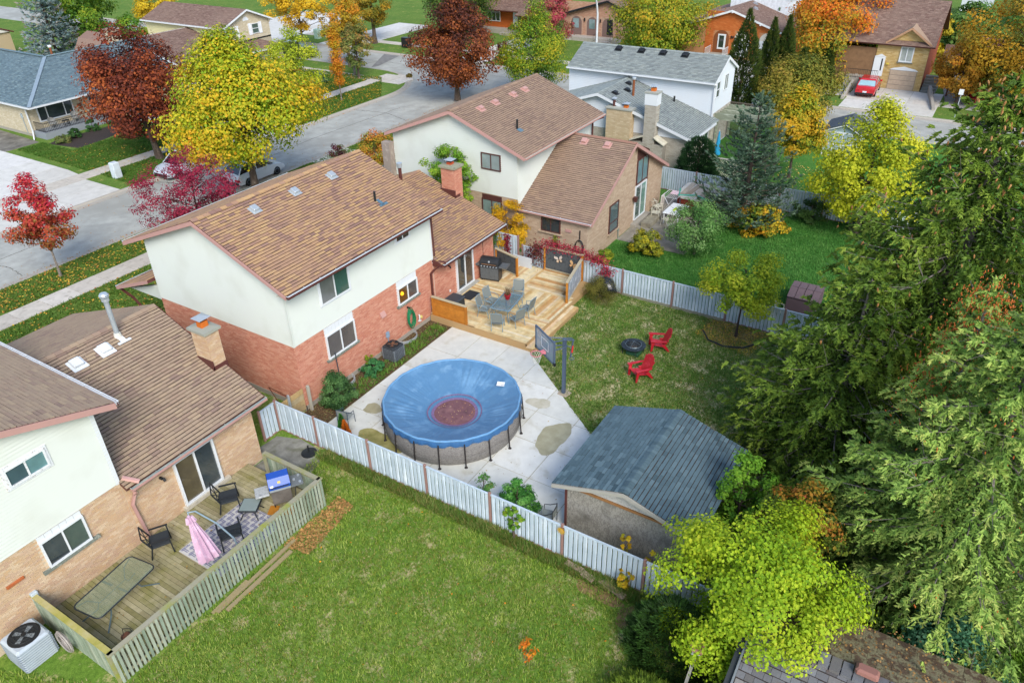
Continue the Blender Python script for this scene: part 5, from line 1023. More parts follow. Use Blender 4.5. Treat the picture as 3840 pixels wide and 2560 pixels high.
b = MB(); b.tube([(18.35, 20.5, 0), (18.3, 20.5, 1.9)], .022, 8); tag(b.obj('metal_pole', mat('dark_blue_metal', ['#39434c'])), 'thin dark pole standing before the lower left window', 'pole')
b = MB(); b.box(16.5, 16.6, 20.45, 20.55, 0, 1.25); tag(b.obj('timber_post', mat('pale_post', ['#c8c3b3', '#b1ab9a'], noise=(8, .15))), 'pale timber post at the corner of the orange house', 'post')
gt = thing('timber_gate', 'old low timber boards between the fence and the brick corner', 'gate', (15.8, 20.7, 0))
for k in range(4): b = MB(); b.box(15.15, 16.4, 20.66, 20.7, .12 + k * .26, .36 + k * .26); b.obj('board', mat('gate_board', ['#b9ac8c', '#c9a05c', '#a39a80'], var=True, noise=(4, .2)), gt)
b = MB(); b.box(15.55, 15.62, 20.55, 20.64, 0, 1.35); b.obj('steel_strip', METAL, gt)
b = MB(); b.tube([(15.6, 21.2, .6), (15.9, 22.1, 1.0), (16.35, 21.6, .4)], .02, 5); tag(b.obj('bent_rod', mat('rust_rod', ['#6b3e2c'])), 'bent rusty rod leaning on the orange brick gable wall', 'rod')
r = thing('umbrella_base', 'round black umbrella base on the dark concrete pad', 'umbrella base', (14.5, 18.65, 0)); b = MB(); b.lathe([(.3, .01), (.3, .05), (.12, .09), (.05, .1)], 14.5, 18.65, 20); b.obj('disc', BLACK, r); b = MB(); b.cyl(14.5, 18.65, .1, .38, .03, n=8); b.obj('tube', BLACK, r)
r = thing('flower_pot', 'dark blue pot beside the shrub', 'flower pot', (18.2, 19.9, 0)); b = MB(); b.lathe([(.12, .02), (.22, .25), (.24, .27), (.2, .26), (.12, .1)], 18.2, 19.85, 14); b.obj('pot', mat('navy_glaze', ['#3b4757'], rough=.3), r, smooth=True)
# folding chairs with bare frames on the patio
def loop_chair(label, x, y, rz, col):
    r = thing('patio_chair', label, 'chair')
    b = MB(); b.tube([(-.25, .25, .78), (-.27, .0, .62), (-.25, -.2, .6), (-.24, -.24, 0)], .014, 6); b.tube([(.25, .25, .78), (.27, 0, .62), (.25, -.2, .6), (.24, -.24, 0)], .014, 6); b.obj('side_frame', col, r, smooth=True)
    b = MB(); b.tube([(-.25, .25, .0), (-.25, .25, .8), (0, .3, .86), (.25, .25, .8), (.25, .25, 0)], .014, 6); b.obj('back_frame', col, r, smooth=True)
    b = MB(); b.box(-.23, .23, -.22, .22, .4, .415); b.obj('seat', mat('grey_mesh_seat', ['#9aa19c'], alpha=.7), r); b = MB(); b.box(-.23, .23, .25, .26, .45, .8); b.obj('backrest', mat('grey_mesh_seat', []), r); place_rot(r, (x, y, .03), rz)
loop_chair('dark framed chair tucked between the bush and the shed', 16.0, 8.95, R_(190), BLACK); loop_chair('dark blue framed chair behind the fence by the orange cypress', 16.6, 18.6, R_(100), mat('navy_frame', ['#40505e']))

# ------------------------------------------------------------------ weathered deck of the buff house
DW = mat('weathered_deck_timber', ['#a9a078', '#b5ab86', '#989066', '#bdb390', '#8d8659', '#a79b78'], var=True, noise=(6, .18), noise2=(1.6, '#83803f', .5, .75), rough=.95)
PK = mat('weathered_pickets', ['#a3b09c', '#93a38d', '#b3bba6', '#8a9b86', '#a0a78e'], var=True, noise=(7, .2), stretch=(1, 1, .3), rough=.95)
TR = mat('weathered_rail', ['#b5b09a', '#a19d80', '#8f9440'], noise=(1.7, .2)); TRG = mat('mossy_rail', ['#a9a544', '#b5ab60', '#b9ae84'], noise=(1.2, .15))
DL = thing('deck', 'weathered grey green deck behind the picket railing', 'deck', (8.7, 18.0, 0))
boards(DL, 4.9, 12.7, 16.25, 19.93, .3, DW, 'y', w=.145, gap=.012)
b = MB(); b.box(4.88, 12.72, 16.2, 16.23, -.02, .27); b.box(4.85, 4.88, 16.2, 19.9, -.02, .27); b.box(12.72, 12.75, 16.2, 18.8, -.02, .27); b.obj('deck_skirt', mat('old_skirt', ['#7f7a5e', '#6d6a50'], noise=(4, .2)), DL)
def picket_rail(label, p, q, h=1.22, out=1, topm=None, gapk=.11, topw=.16):
    p, q = Vector((*p, 0)), Vector((*q, 0)); d = (q - p).normalized(); L_ = (q - p).length; T = FR(p, d, (0, 0, 1)); r = thing('picket_railing', label, 'railing', tuple(p))
    b = MB(T); b.box(-.05, L_ + .05, h, h + .04, -.12, .04); b.obj('top_rail', topm or TR, r)
    for z in (.18, h - .14): b = MB(T); b.box(0, L_, z, z + .09, -.05, -.01); b.obj('rail', TR, r)
    n = round(L_ / gapk)
    for i in range(n):
        u = L_ * (i + .5) / n; w_ = .038; t_ = RND.uniform(-.012, .012); b = MB(T); z0 = RND.uniform(-.02, .03); hh = h - .02 + RND.uniform(-.01, .01)
        b.hexa([(u - w_, z0, -.005), (u + w_, z0, -.005), (u + w_, z0, .022), (u - w_, z0, .022)], [(u - w_ + t_, hh, -.005), (u + w_ + t_, hh, -.005), (u + w_ + t_, hh, .022), (u - w_ + t_, hh, .022)])
        b.obj('picket', PK, r)
    for i in range(int(L_ / 1.9) + 1): u = L_ * i / max(1, int(L_ / 1.9)); b = MB(T); b.box(u - .045, u + .045, -.05, h, -.13, -.05); b.obj('post', TR, r)
    return r
picket_rail('long weathered picket railing facing the near lawn', (4.75, 16.13), (12.8, 16.13), gapk=.135)
picket_rail('mossy picket railing on the air conditioner side', (4.78, 20.3), (4.78, 16.2), topm=TRG, gapk=.095)
picket_rail('short picket railing behind the blue barbecue', (12.78, 16.2), (12.78, 18.85), gapk=.1)
# rug
rg = mat('rug_lattice', ['#d9d6cf', '#cdc9c6'], noise=(40, .1)); RS = mat('rug_stripe', ['#7c7f96', '#8a86a0'], noise=(30, .15))
r = thing('rug', 'white rug with blue lattice pattern on the old deck', 'rug', (10, 17.5, .3)); b = MB(); b.box(8.55, 11.2, 16.5, 18.55, .301, .309); b.obj('pile', rg, r); b = MB()
for i in range(14):
    x = 8.65 + i * .19
    for j in range(11):
        y = 16.55 + j * .19
        if (i + j) % 2: b.box(x, x + .03, y, min(y + .3, 18.5), .3095, .3115); b.box(x + .055, x + .085, y, min(y + .3, 18.5), .3095, .3115)
        else: b.box(x - .05, min(x + .25, 11.15), y, y + .028, .3095, .3118); b.box(x - .05, min(x + .25, 11.15), y + .05, y + .078, .3095, .3118)
b.obj('lattice_print', RS, r)
BK = mat('black_metal_chair', ['#2f3336', '#262a2d'], rough=.45, spec=.4)
def xchair():
    r = thing('patio_chair', '', 'chair')
    for s_ in (-1, 1):
        b = MB(); b.bar((s_ * .3, -.28, 0), (s_ * .3, -.26, .56), .035); b.bar((s_ * .3, -.3, .57), (s_ * .3, .2, .6), .05, .03); b.bar((s_ * .3, .32, 0), (s_ * .28, .22, .4), .035); b.bar((s_ * .28, .22, .4), (s_ * .27, .4, .86), .035); b.obj('side_frame', BK, r)
    b = MB(); b.rbox(-.28, .28, -.27, .25, .36, .4, .015); b.obj('seat', mat('black_mesh_seat', ['#3b4043', '#33373a'], noise=(60, .2)), r)
    b = MB(); b.bar((-.27, .4, .86), (.27, .4, .86), .035); b.tube([(-.27, .38, .84), (-.12, .33, .66), (0, .31, .6), (.12, .33, .66), (.27, .38, .84)], .014, 5); b.tube([(-.27, .25, .44), (-.12, .29, .56), (0, .31, .61), (.12, .29, .56), (.27, .25, .44)], .014, 5); b.tube([(0, .24, .4), (0, .39, .86)], .013, 5); b.obj('cross_back', BK, r); return r
xc = xchair(); xc['group'] = 'black cross backed chairs on the old deck'
place(xc, True, (8.35, 19.1, .31), R_(62), 'black cross backed chair by the pink downspout'); place(xc, False, (10.85, 18.75, .315), R_(55), 'black cross backed chair beside the small glass table'); place(xc, False, (9.75, 17.35, .32), R_(150), 'black cross backed chair half hidden by the pink umbrella')
for o in [o for o in COL.objects if o.get('label', '').startswith('black cross backed')]: o['group'] = xc['group']; o.scale = (1.15, 1.15, 1.1)
FGL = mat('frosted_glass', ['#a5b0a8', '#8f9b94'], rough=.15, spec=.7, alpha=.75, noise=(2, .15))
t = thing('side_table', 'small square frosted glass table on the rug', 'table'); b = MB(); b.rbox(-.33, .33, -.33, .33, .4, .44, .02); b.obj('frame', BK, t); b = MB(); b.box(-.29, .29, -.29, .29, .441, .449); b.obj('table_top', mat('frosted_top', ['#9caaa5', '#7f8d89'], rough=.12, spec=.7), t)
for x in (-.28, .28):
    for y in (-.28, .28): b = MB(); b.tube([(x, y, .4), (x * .75, y * .75, .2), (x * 1.1, y * 1.1, 0)], .018, 6); b.obj('leg', BK, t)
b = MB(); b.tube([(-.21, -.21, .2), (.21, .21, .2)], .014, 5); b.tube([(.21, -.21, .2), (-.21, .21, .2)], .014, 5); b.obj('brace', BK, t); place_rot(t, (10.95, 17.75, .312), R_(30))
t = thing('glass_table', 'long frosted glass table with curved legs at the deck end', 'table'); GBm = mat('grey_green_metal', ['#6f8388', '#5b6f75'], rough=.4, metal=.2)
out = []; 
for cx_, cy_, a0 in ((.78, .3, 0), (-.78, .3, 90), (-.78, -.3, 180), (.78, -.3, 270)):
    for k in range(5): a = R_(a0 + k * 22.5); out.append((cx_ + .14 * math.cos(a), cy_ + .14 * math.sin(a)))
b = MB(); b.prism(out, .7, .71); b.obj('table_top', mat('smoky_glass', ['#a3ab86', '#98a184'], rough=.1, spec=.8, alpha=.34, noise=(2, .2)), t); b = MB(); b.tube([(x, y, .705) for x, y in out], .02, 6, closed=True); b.obj('rim', BK, t)
for sx in (-1, 1):
    for sy in (-1, 1): b = MB(); b.tube([(sx * .85, sy * .38, .68), (sx * .6, sy * .34, .62), (sx * .42, sy * .2, .42), (sx * .5, sy * .22, .2), (sx * .85, sy * .42, 0)], .018, 6); b.obj('leg', GBm, t, smooth=True)
b = MB(); b.tube([(-.42, -.18, .4), (.42, -.18, .4)], .012, 5); b.tube([(-.42, .18, .4), (.42, .18, .4)], .012, 5); b.bar((0, -.42, .69), (0, -.1, .69), .06, .01); b.bar((0, .1, .69), (0, .42, .69), .06, .01); b.obj('brace', GBm, t); place_rot(t, (6.35, 18.35, .3), R_(8)); t.scale = (1.15, 1.25, 1)
# pink umbrella, closed and leaning
um = thing('parasol', 'closed pink parasol leaning over the picket railing', 'parasol', (8.75, 17.0, .3)); PINKF = mat('pink_fabric', ['#d9b8cc', '#cda8be', '#e2c8d6'], noise=(4, .12), rough=.8)
b = MB(); n = 20; T0 = Vector((8.75, 17.6, 2.25)); B0 = Vector((8.62, 16.9, .85)); vs = []; ax = (B0 - T0).normalized(); e1 = ax.cross(Vector((0, 0, 1))).normalized(); e2 = ax.cross(e1)
for j in range(7):
    s_ = j / 6; c = T0 + (B0 - T0) * s_; rr = .04 + .24 * s_ ** .8
    for k in range(n): q = rr * (1 + .28 * (1 if k % 2 else -1) * min(1, s_ * 2)); a = 2 * math.pi * k / n; vs.append(c + e1 * q * math.cos(a) + e2 * q * math.sin(a))
b.add(vs, [(j * n + k, j * n + (k + 1) % n, (j + 1) * n + (k + 1) % n, (j + 1) * n + k) for j in range(6) for k in range(n)]); b.obj('canopy', PINKF, um)
b = MB(); vs = []
for j in range(2):
    for k in range(n): q = (.09 + .05 * j) * (1 + .25 * (1 if k % 2 else -1)); a = 2 * math.pi * k / n; vs.append(T0 + ax * (.06 + .2 * j) + e1 * q * math.cos(a) + e2 * q * math.sin(a))
b.add(vs, [(k, (k + 1) % n, n + (k + 1) % n, n + k) for k in range(n)]); b.obj('vent_flap', PINKF, um)
b = MB(); b.tube([T0 + ax * .1, (8.78, 17.62, 2.33), (8.95, 17.5, 2.3), (9.25, 17.05, 1.75), (9.45, 16.7, 1.1)], .028, 8); b.tube([(9.45, 16.7, 1.1), (9.5, 16.62, .3)], .028, 8); b.obj('pole', mat('grey_blue_pole', ['#8fa3ae'], rough=.4, metal=.2), um, smooth=True)
b = MB(); b.bar((9.1, 16.55, .33), (9.85, 16.65, .33), .06, .05); b.bar((9.45, 16.35, .33), (9.5, 16.95, .33), .06, .05); b.obj('foot_cross', GBm, um)
# blue barbecue
g = thing('barbecue', 'barbecue with bright blue lid on the old deck', 'barbecue'); BL = mat('blue_enamel', ['#2a5fc4', '#2454b0'], rough=.25, spec=.6, noise=(3, .12)); TG_ = mat('taupe_metal', ['#6c6660', '#7c756d'], rough=.5)
b = MB(); b.box(-.33, .33, -.25, .25, .12, .72); b.obj('cabinet', TG_, g); b = MB(); b.box(-.36, .36, -.28, .28, .72, .82); b.obj('firebox', METAL, g)
prof = [(-.3, .82), (-.3, .95), (-.14, 1.2), (.2, 1.2), (.3, 1.0), (.3, .82)]; b = MB(); b.add([(-.36, y, z) for y, z in prof] + [(.36, y, z) for y, z in prof], [(i, i + 6, i + 7, i + 1) for i in range(5)]); b.obj('lid', BL, g)
for x in (-.37, .355): b = MB(); b.add([(x, y, z) for y, z in prof] + [(x + .015, y, z) for y, z in prof], [tuple(range(6)), tuple(reversed(range(6, 12)))] + [(i, (i + 1) % 6, (i + 1) % 6 + 6, i + 6) for i in range(6)]); b.obj('lid_end', BLACK, g)
b = MB(); b.T = Matrix.Translation((0, -.235, 1.06)) @ Matrix.Rotation(R_(57), 4, 'X'); b.box(-.05, .05, -.04, .04, 0, .02); b.obj('badge', mat('gold_badge', ['#d9c36a']), g); b = MB(); b.T = Matrix.Translation((-.26, -.28, .96)) @ Matrix.Rotation(R_(57), 4, 'X'); b.box(-.05, .05, -.03, .03, 0, .012); b.obj('name_plate', METAL, g)
b = MB(); b.tube([(-.3, -.36, .95), (.3, -.36, .95)], .018, 7); b.obj('handle', BLACK, g)
b = MB(); b.box(.37, .78, -.28, .26, .72, .78); b.obj('side_shelf', mat('grey_burner', ['#8a8f90', '#5f6566'], noise=(14, .3)), g); b = MB(); b.rbox(-.85, -.38, -.26, .26, .6, .66, .02); b.obj('side_shelf', mat('mottled_shelf', ['#a3a6a4', '#c1c4c2', '#777b7a'], noise=(8, .3)), g)
for y in (-.18, 0, .18): b = MB(); b.cyl(.5 + abs(y), y, .78, .82, .045, n=10); b.obj('knob', METAL, g)
for x in (-.3, .3):
    for y in (-.22, .22): b = MB(); b.bar((x, y, 0), (x, y, .14), .04); b.obj('foot', BLACK, g)
b = MB(); b.tube([(.5, -.2, .72), (.45, -.35, .4), (.35, -.32, .1)], .015, 5); b.obj('gas_hose', BLACK, g); place_rot(g, (11.95, 17.3, .34), R_(-35))
for i, (x, y) in enumerate(((11.45, 17.25), (11.75, 16.75))): b = MB(); b.T = Matrix.Translation((x, y, .302)) @ Matrix.Rotation(R_(30), 4, 'Z'); b.box(-.2, .2, -.16, .16, 0, .035); tag(b.obj('wood_block', mat('orange_board', ['#d08a2c', '#b97825'])), ['orange board under the left foot of the blue barbecue', 'orange board under the right foot of the blue barbecue'][i], 'board')
r = thing('old_motor', 'small rusty black motor with a cable on the deck corner', 'motor', (5.6, 17.0, .3)); b = MB(); b.rbox(5.5, 5.75, 16.9, 17.15, .3, .52, .05); b.obj('housing', mat('rusty_black', ['#3a3634', '#7a4e38', '#2f2c2b'], noise=(6, .2)), r); b = MB(); b.tube([(5.6, 17.1, .5), (5.7, 17.3, .5), (5.85, 17.2, .4), (5.75, 16.8, .33), (5.45, 16.55, .33)], .012, 5); b.obj('cable', BLACK, r)
# planks lying outside the picket railing
for i, (p, q, w_) in enumerate((((7.7, 15.75), (11.0, 15.85), .12), ((7.9, 15.55), (10.6, 15.6), .14), ((7.6, 15.85), (9.0, 15.9), .1))): b = MB(); b.bar((*p, .04), (*q, .05), w_, .05); tag(b.obj('loose_plank', mat('loose_plank', ['#b09f7a', '#99875f'], noise=(5, .2))), ['weathered plank closest to the long picket railing', 'outer weathered plank lying on the near lawn', 'short plank at the lower end of the pair'][i], 'plank', 'loose planks by the railing')

# ------------------------------------------------------------------ slate shed
S = thing('shed', 'chipboard walled shed with slate blue shingle roof', 'shed', (18.3, 6.25, 0)); OSB = mat('weathered_chipboard', ['#9a958a', '#b3aea2', '#7f7a70', '#a8a296'], noise=(11, .3), noise2=(1.4, '#6f6b62', .5, .75), rough=.95, bump=(30, .5, .01), stretch=(1, 1, .5))
Tsd = WF(16.15, 8.35, 0, -1); wall(S, Tsd, [(0, 0), (4.2, 0), (4.2, 2.05), (0, 2.05)], OSB, .1); b = MB(Tsd); b.prism([(-.38, 2.06), (4.6, 2.06), (2.1, 2.84)], .0, .02); b.obj('gable_board', mat('pale_chipboard', ['#b9b6ae', '#cbc9c3', '#a19d94'], noise=(11, .25), rough=.95), S)
b = MB(Tsd); b.box(0, 4.2, 1.96, 2.05, .02, .06); b.obj('rust_trim', mat('rusty_trim', ['#b07c45', '#8f6a48'], noise=(6, .3)), S); b = MB(Tsd); b.box(-.02, .05, 0, 2.05, .0, .05); b.obj('corner_board', BROWN, S)
wall(S, WF(20.6, 8.35, -1, 0), [(0, 0), (4.4, 0), (4.4, 2.05), (0, 2.05)], OSB, .1); wall(S, WF(16.15, 4.15, 1, 0), [(0, 0), (4.4, 0), (4.4, 2.05), (0, 2.05)], OSB, .1)
SS = .31; rs, TRs = roofplane(S, (15.85, 8.72, 2.1), (20.6, 8.72, 2.1), (0, -1, SS), 2.47 * math.sqrt(1 + SS * SS), SH_S, keep=150, tab=.3, thick=.06, under=OSB); rs2, TRs2 = roofplane(S, (15.85, 3.78, 2.1), (20.6, 3.78, 2.1), (0, 1, SS), 2.47 * math.sqrt(1 + SS * SS), SH_S, keep=150, tab=.3, thick=.06, under=OSB)
ridge(rs, (15.85, 6.25, 2.1 + SS * 2.47), (20.6, 6.25, 2.1 + SS * 2.47), SH_S, step=.14, sl=SS, w=.34)
rake(S, (15.84, 8.72, 2.09), (15.84, 6.25, 2.85), .14, mat('pale_fascia', ['#bdb9af', '#a8a499'], noise=(6, .2)), (-1, 0, 0)); rake(S, (15.84, 3.78, 2.09), (15.84, 6.25, 2.85), .14, mat('pale_fascia', []), (-1, 0, 0))
r = thing('flower_ornament', 'yellow sunflower ornament on a fence post', 'ornament', (14.93, 7.85, 1.2)); b = MB(); FL = mat('sunflower_yellow', ['#e0b83c', '#cf9d2b'])
for k in range(14): a = k * .4488; c, s_ = math.cos(a), math.sin(a); b.add([(14.92, 7.85 + .06 * c - .03 * s_, 1.25 + .06 * s_ + .03 * c), (14.9, 7.85 + .17 * c, 1.25 + .17 * s_), (14.92, 7.85 + .06 * c + .03 * s_, 1.25 + .06 * s_ - .03 * c)], [(0, 1, 2)])
b.obj('petals', FL, r); b = MB(); b.T = Matrix.Translation((14.93, 7.85, 1.25)) @ Matrix.Rotation(R_(-90), 4, 'Y'); b.cyl(0, 0, 0, .04, .075, n=12); b.obj('centre', mat('ochre_centre', ['#c9a04a']), r)

# ------------------------------------------------------------------ mossy shake roof, bottom right
K = thing('old_shed', 'old shed with worn grey shake roof under the lime green tree', 'shed', (12.6, 0, 0)); SK = mat('worn_shakes', ['#77777a', '#6b6a6c', '#85868a', '#5f5c5c', '#8e8a86'], var=True, noise=(30, .15), noise2=(1.5, '#6d4f3c', .55, .75), rough=.95); MS = mat('mossy_bark_roof', ['#7a6654', '#66523f', '#8a8466', '#5d4838'], noise=(4, .35), rough=1, bump=(20, .8, .02))
b = MB(); b.box(10.8, 14.4, -4.2, 1.3, 0, 1.6); b.obj('wall', mat('brown_board', ['#6b5646', '#5a483c'], noise=(3, .2)), K)
rk, TRk = roofplane(K, (10.0, -4.5, 1.55), (10.0, 1.5, 1.55), (1, 0, .35), 3.3 * math.sqrt(1 + .35 ** 2), SK, exp=.2, tab=.24, keep=290, thick=.08, under=BROWN)
r2, _ = roofplane(K, (15.4, -4.5, 2.0), (15.4, 1.5, 2.0), (-1, 0, .33), 2.1 * math.sqrt(1 + .33 ** 2), MS, exp=.25, tab=.5, keep=0, thick=.08, under=BROWN)
b = MB(); b.bar((10.0, 1.53, 1.55), (13.3, 1.53, 2.7), .05, .12); b.obj('edge_trim', mat('grey_trim', ['#7e8488']), K); b = MB(); b.bar((10.0, 1.64, 1.5), (13.3, 1.64, 2.65), .14, .04); b.obj('gutter', mat('dark_gutter', ['#3a3f42']), K)
for i in range(24): b = MB(); y = 1.45 - i * .26; b.hexa([(13.08, y - .23, 2.64), (13.5, y - .23, 2.64), (13.5, y, 2.64), (13.08, y, 2.64)], [(13.08, y - .23, 2.74), (13.5, y - .23, 2.72), (13.5, y, 2.71), (13.08, y, 2.73)]); b.obj('ridge_cap', SK, rk)
b = MB(); b.T = Matrix.Translation((13.35, -1.15, 2.8)) @ Matrix.Rotation(R_(10), 4, 'Y'); b.rbox(-.16, .16, -.26, .26, 0, .14, .05); b.obj('roof_vent', mat('rose_vent', ['#a9786a', '#94665c']), K)
r = thing('bird_house', 'small bird house with flat pink roof on a slanted post', 'bird house', (12.5, 2.6, 0)); b = MB(); b.bar((12.2, 2.75, 0), (12.5, 2.6, 1.85), .08, .08); b.obj('post', mat('pale_post', []), r); b = MB(); b.rbox(12.4, 12.62, 2.48, 2.72, 1.85, 2.05, .01); b.obj('box', WHITE, r); b = MB(); b.box(12.34, 12.68, 2.42, 2.78, 2.052, 2.09); b.obj('roof', mat('pink_board', ['#c99284', '#b88374']), r)
# ------------------------------------------------------------------ houses across the streets
def arch_poly(u0, u1, v0, v1, n=10):
    r = (u1 - u0) / 2; c = (u0 + u1) / 2; h = min(r, (v1 - v0) * .6); return [(u0, v0), (u1, v0)] + [(c + r * math.cos(math.pi * k / n), v1 - h + h * math.sin(math.pi * k / n)) for k in range(n + 1)]
def plate(parent, T, poly, w0, w1, m, name): b = MB(T); b.prism(poly, w0, w1); return b.obj(name, m, parent)
def garage(parent, T, u0, u1, v0, v1, m, rows=4):
    g = plate(parent, T, rect(u0, u1, v0, v1), .0, .02, mat('garage_gap', ['#8d8880']), 'garage_door')
    for i in range(rows): h = (v1 - v0) / rows; plate(g, T, rect(u0 + .03, u1 - .03, v0 + h * i + .015, v0 + h * (i + 1) - .015), .021, .05, m, 'door_panel')
    return g
def rail(parent, p, q, h, m, z=0, step=.14, name='railing'):
    p, q = Vector((*p, z)), Vector((*q, z)); L_ = (q - p).length; b = MB(); up = Vector((0, 0, h)); b.bar(p + up, q + up, .04); b.bar(p + up * .12, q + up * .12, .03)
    n = max(2, int(L_ / step)); 
    for i in range(n + 1): c = p + (q - p) * (i / n); b.bar(c, c + up, .02)
    return b.obj(name, m, parent)
# bungalow with blue grey hip roof
G = thing('bungalow', 'buff brick bungalow with blue grey hip roof and railed porch', 'house', (32.6, 69.0, 0)); SG = .48
T1 = WF(32.6, 69.0, 1, 0); w1 = wall(G, T1, rect(0, 14.5, 0, 2.75), MO_C); bricks(w1, T1, 0, 7.5, .1, 2.7, BR_C, [(.8, 4.0, 1.1, 2.4)], keep=40, bw=.25, bh=.09)
T2 = WF(32.6, 82, 0, -1); w2 = wall(G, T2, rect(0, 13, 0, 2.75), MO_C); bricks(w2, T2, 5.5, 13, .25, 2.7, BR_C, keep=40, bw=.25, bh=.09)
plate(G, T2, rect(4, 13, 0, .25), .0, .02, CONC, 'foundation')
def tri_roof(parent, pts, shm, name='roof', t=.1):
    b = MB(); P = [Vector(p) for p in pts]; n = (P[1] - P[0]).cross(P[2] - P[0]).normalized(); n = n if n.z > 0 else -n; m_ = len(P); b.add([p for p in P] + [p - Vector((0, 0, t)) for p in P], [tuple(range(m_)), tuple(reversed(range(m_, 2 * m_)))] + [(i, (i + 1) % m_, (i + 1) % m_ + m_, i + m_) for i in range(m_)]); return b.obj(name, shm, parent)
e = 32.2; a = 67.5; ap = (37.6, 72.6); zp = 2.75 + SG * 5.2
rg1, TT = roofplane(G, (e, a, 2.75), (e, 90, 2.75), (1, 0, SG), 5.3 * math.sqrt(1 + SG * SG), SH_T, l0=0, hi0=5.2, hi1=22.5, keep=0, under=WHITE)
rg2, TT2 = roofplane(G, (e, a, 2.75), (47.6, a, 2.75), (0, 1, .5), 5.15 * math.sqrt(1.25), SH_T, l0=0, hi0=5.3, hi1=15.4, keep=60, under=WHITE)
b = MB(); b.bar((e, a, 2.8), (37.5, 72.65, 5.36), .3, .05); b.obj('hip_cap', mat('hip_cap_grey', ['#8fa0ad', '#8596a3']), rg1); b = MB(); b.bar((37.5, 72.65, 5.38), (37.5, 90, 5.38), .3, .05); b.bar((37.5, 72.65, 5.38), (47.6, 72.65, 5.38), .3, .05); b.obj('ridge_cap', SH_T, rg1)
roofplane(G, (47.6, 78.0, 2.75), (37.5, 78.0, 2.75), (0, -1, .48), 5.9, SH_T, keep=0, under=SH_T)
gutter(G, (e, a, 2.73), (47, a, 2.73), (0, -1, 0), fm=WHITE, lm=WHITE); gutter(G, (e, a, 2.73), (e, 90, 2.73), (-1, 0, 0), fm=WHITE, lm=WHITE); downspout(G, [(32.15, 68.6, 2.6), (32.5, 68.9, 2.4), (32.5, 68.9, .5), (31.9, 67.9, .1)], WHITE, .05)
window(G, T1, .8, 4.0, 1.05, 2.45, gm=glass('w_u', '#3c4447'), mull=(.25, .75), d=.06, fw=.1); window(G, T1, 5.5, 6.3, 1.05, 2.4, gm=DARKG, mull=())
b = MB(); b.box(32.6, 44.5, 67.2, 68.9, 0, .55); b.obj('porch_slab', mat('porch_grey', ['#9ba1a6', '#8a9095'], noise=(3, .15)), G)
rail(G, (32.75, 67.3), (42, 67.3), .75, BLACK, .55); rail(G, (32.75, 67.3), (32.75, 68.8), .75, BLACK, .55)
b = MB(T1); b.rbox(4.45, 4.75, 1.55, 1.75, 0, .12, .02); b.obj('mailbox', BROWN, G); b = MB(T2); b.rbox(12.0, 12.2, 1.5, 1.9, 0, .12, .02); b.tube([(12.1, 1.5, .06), (12.15, .2, .06)], .03, 6); b.obj('meter_box', mat('meter_grey', ['#9aa7ad']), G)
for y in (77.5, 75.2): vent(rg1, TT, y - a, 5.3, BLACK, s=.4, curved=True)
stack(G, 38.6, 73.4, 5.0, 5.9, .1, mat('rusty_pipe', []), cap=WHITE)
# wicker porch chairs
def tub_chair(label, x, y, z, rz):
    r = thing('porch_chair', label, 'chair'); wk = mat('grey_wicker', ['#a6a6a2', '#92928e'], noise=(30, .2)); b = MB(); b.tube([(-.3 + .0, -.2, 0), (-.32, -.2, .4), (-.3, .1, .62), (0, .32, .85), (.3, .1, .62), (.32, -.2, .4), (.3, -.2, 0)], .02, 6); b.obj('frame', wk, r, smooth=True)
    b = MB(); vs = [(.3 * math.cos(R_(a_)), .3 * math.sin(R_(a_)) , .42) for a_ in range(0, 181, 20)] + [(.32 * math.cos(R_(a_)), .34 * math.sin(R_(a_)), .55 + .3 * math.sin(R_(a_))) for a_ in range(0, 181, 20)]; b.add(vs, [(i, i + 1, i + 11, i + 10) for i in range(9)]); b.obj('backrest', wk, r); b = MB(); b.cyl(0, 0, .36, .42, .3, n=12); b.obj('seat', wk, r)
    for a_ in (45, 135, 225, 315): b = MB(); b.bar((.25 * math.cos(R_(a_)), .25 * math.sin(R_(a_)), 0), (.22 * math.cos(R_(a_)), .22 * math.sin(R_(a_)), .38), .03); b.obj('leg', wk, r)
    place_rot(r, (x, y, z), rz)
tub_chair('left round wicker chair on the bungalow porch', 34.0, 68.2, .55, R_(0)); tub_chair('right round wicker chair on the bungalow porch', 36.1, 68.2, .55, R_(-10))
t = thing('side_table', 'small dark table between the two wicker chairs', 'table', (35.0, 67.95, .55)); b = MB(); b.box(34.75, 35.25, 67.75, 68.1, .95, 1.0); b.obj('table_top', BLACK, t)
for x in (34.8, 35.2):
    for y in (67.8, 68.05): b = MB(); b.box(x - .02, x + .02, y - .02, y + .02, .55, .95); b.obj('leg', BLACK, t)
# second bungalow part seen top left
G2 = thing('house', 'pale gabled house at the top left edge', 'house', (43, 99, 0)); b = MB(); b.box(40, 50.5, 104, 114, 0, 3.0); b.obj('wall', mat('tan_wall', ['#c9b594', '#bda886'], noise=(2, .1)), G2); b = MB(); b.prism([(40, 104), (50.5, 104), (50.5, 114), (40, 114)], 3.0, 3.05); 
b = MB(FR((40, 103.9, 0), (1, 0, 0), (0, 0, 1))); b.prism([(-.3, 3.0), (10.8, 3.0), (5.2, 5.0)], .0, .1); b.obj('gable', mat('cream_panel', ['#e6e2da']), G2)
roofplane(G2, (39.6, 103.7, 3.0), (39.6, 114, 3.0), (1, 0, .37), 6.1, SH_F, keep=0, under=BROWN); roofplane(G2, (50.9, 103.7, 3.0), (50.9, 114, 3.0), (-1, 0, .37), 6.1, SH_F, keep=0, under=BROWN)
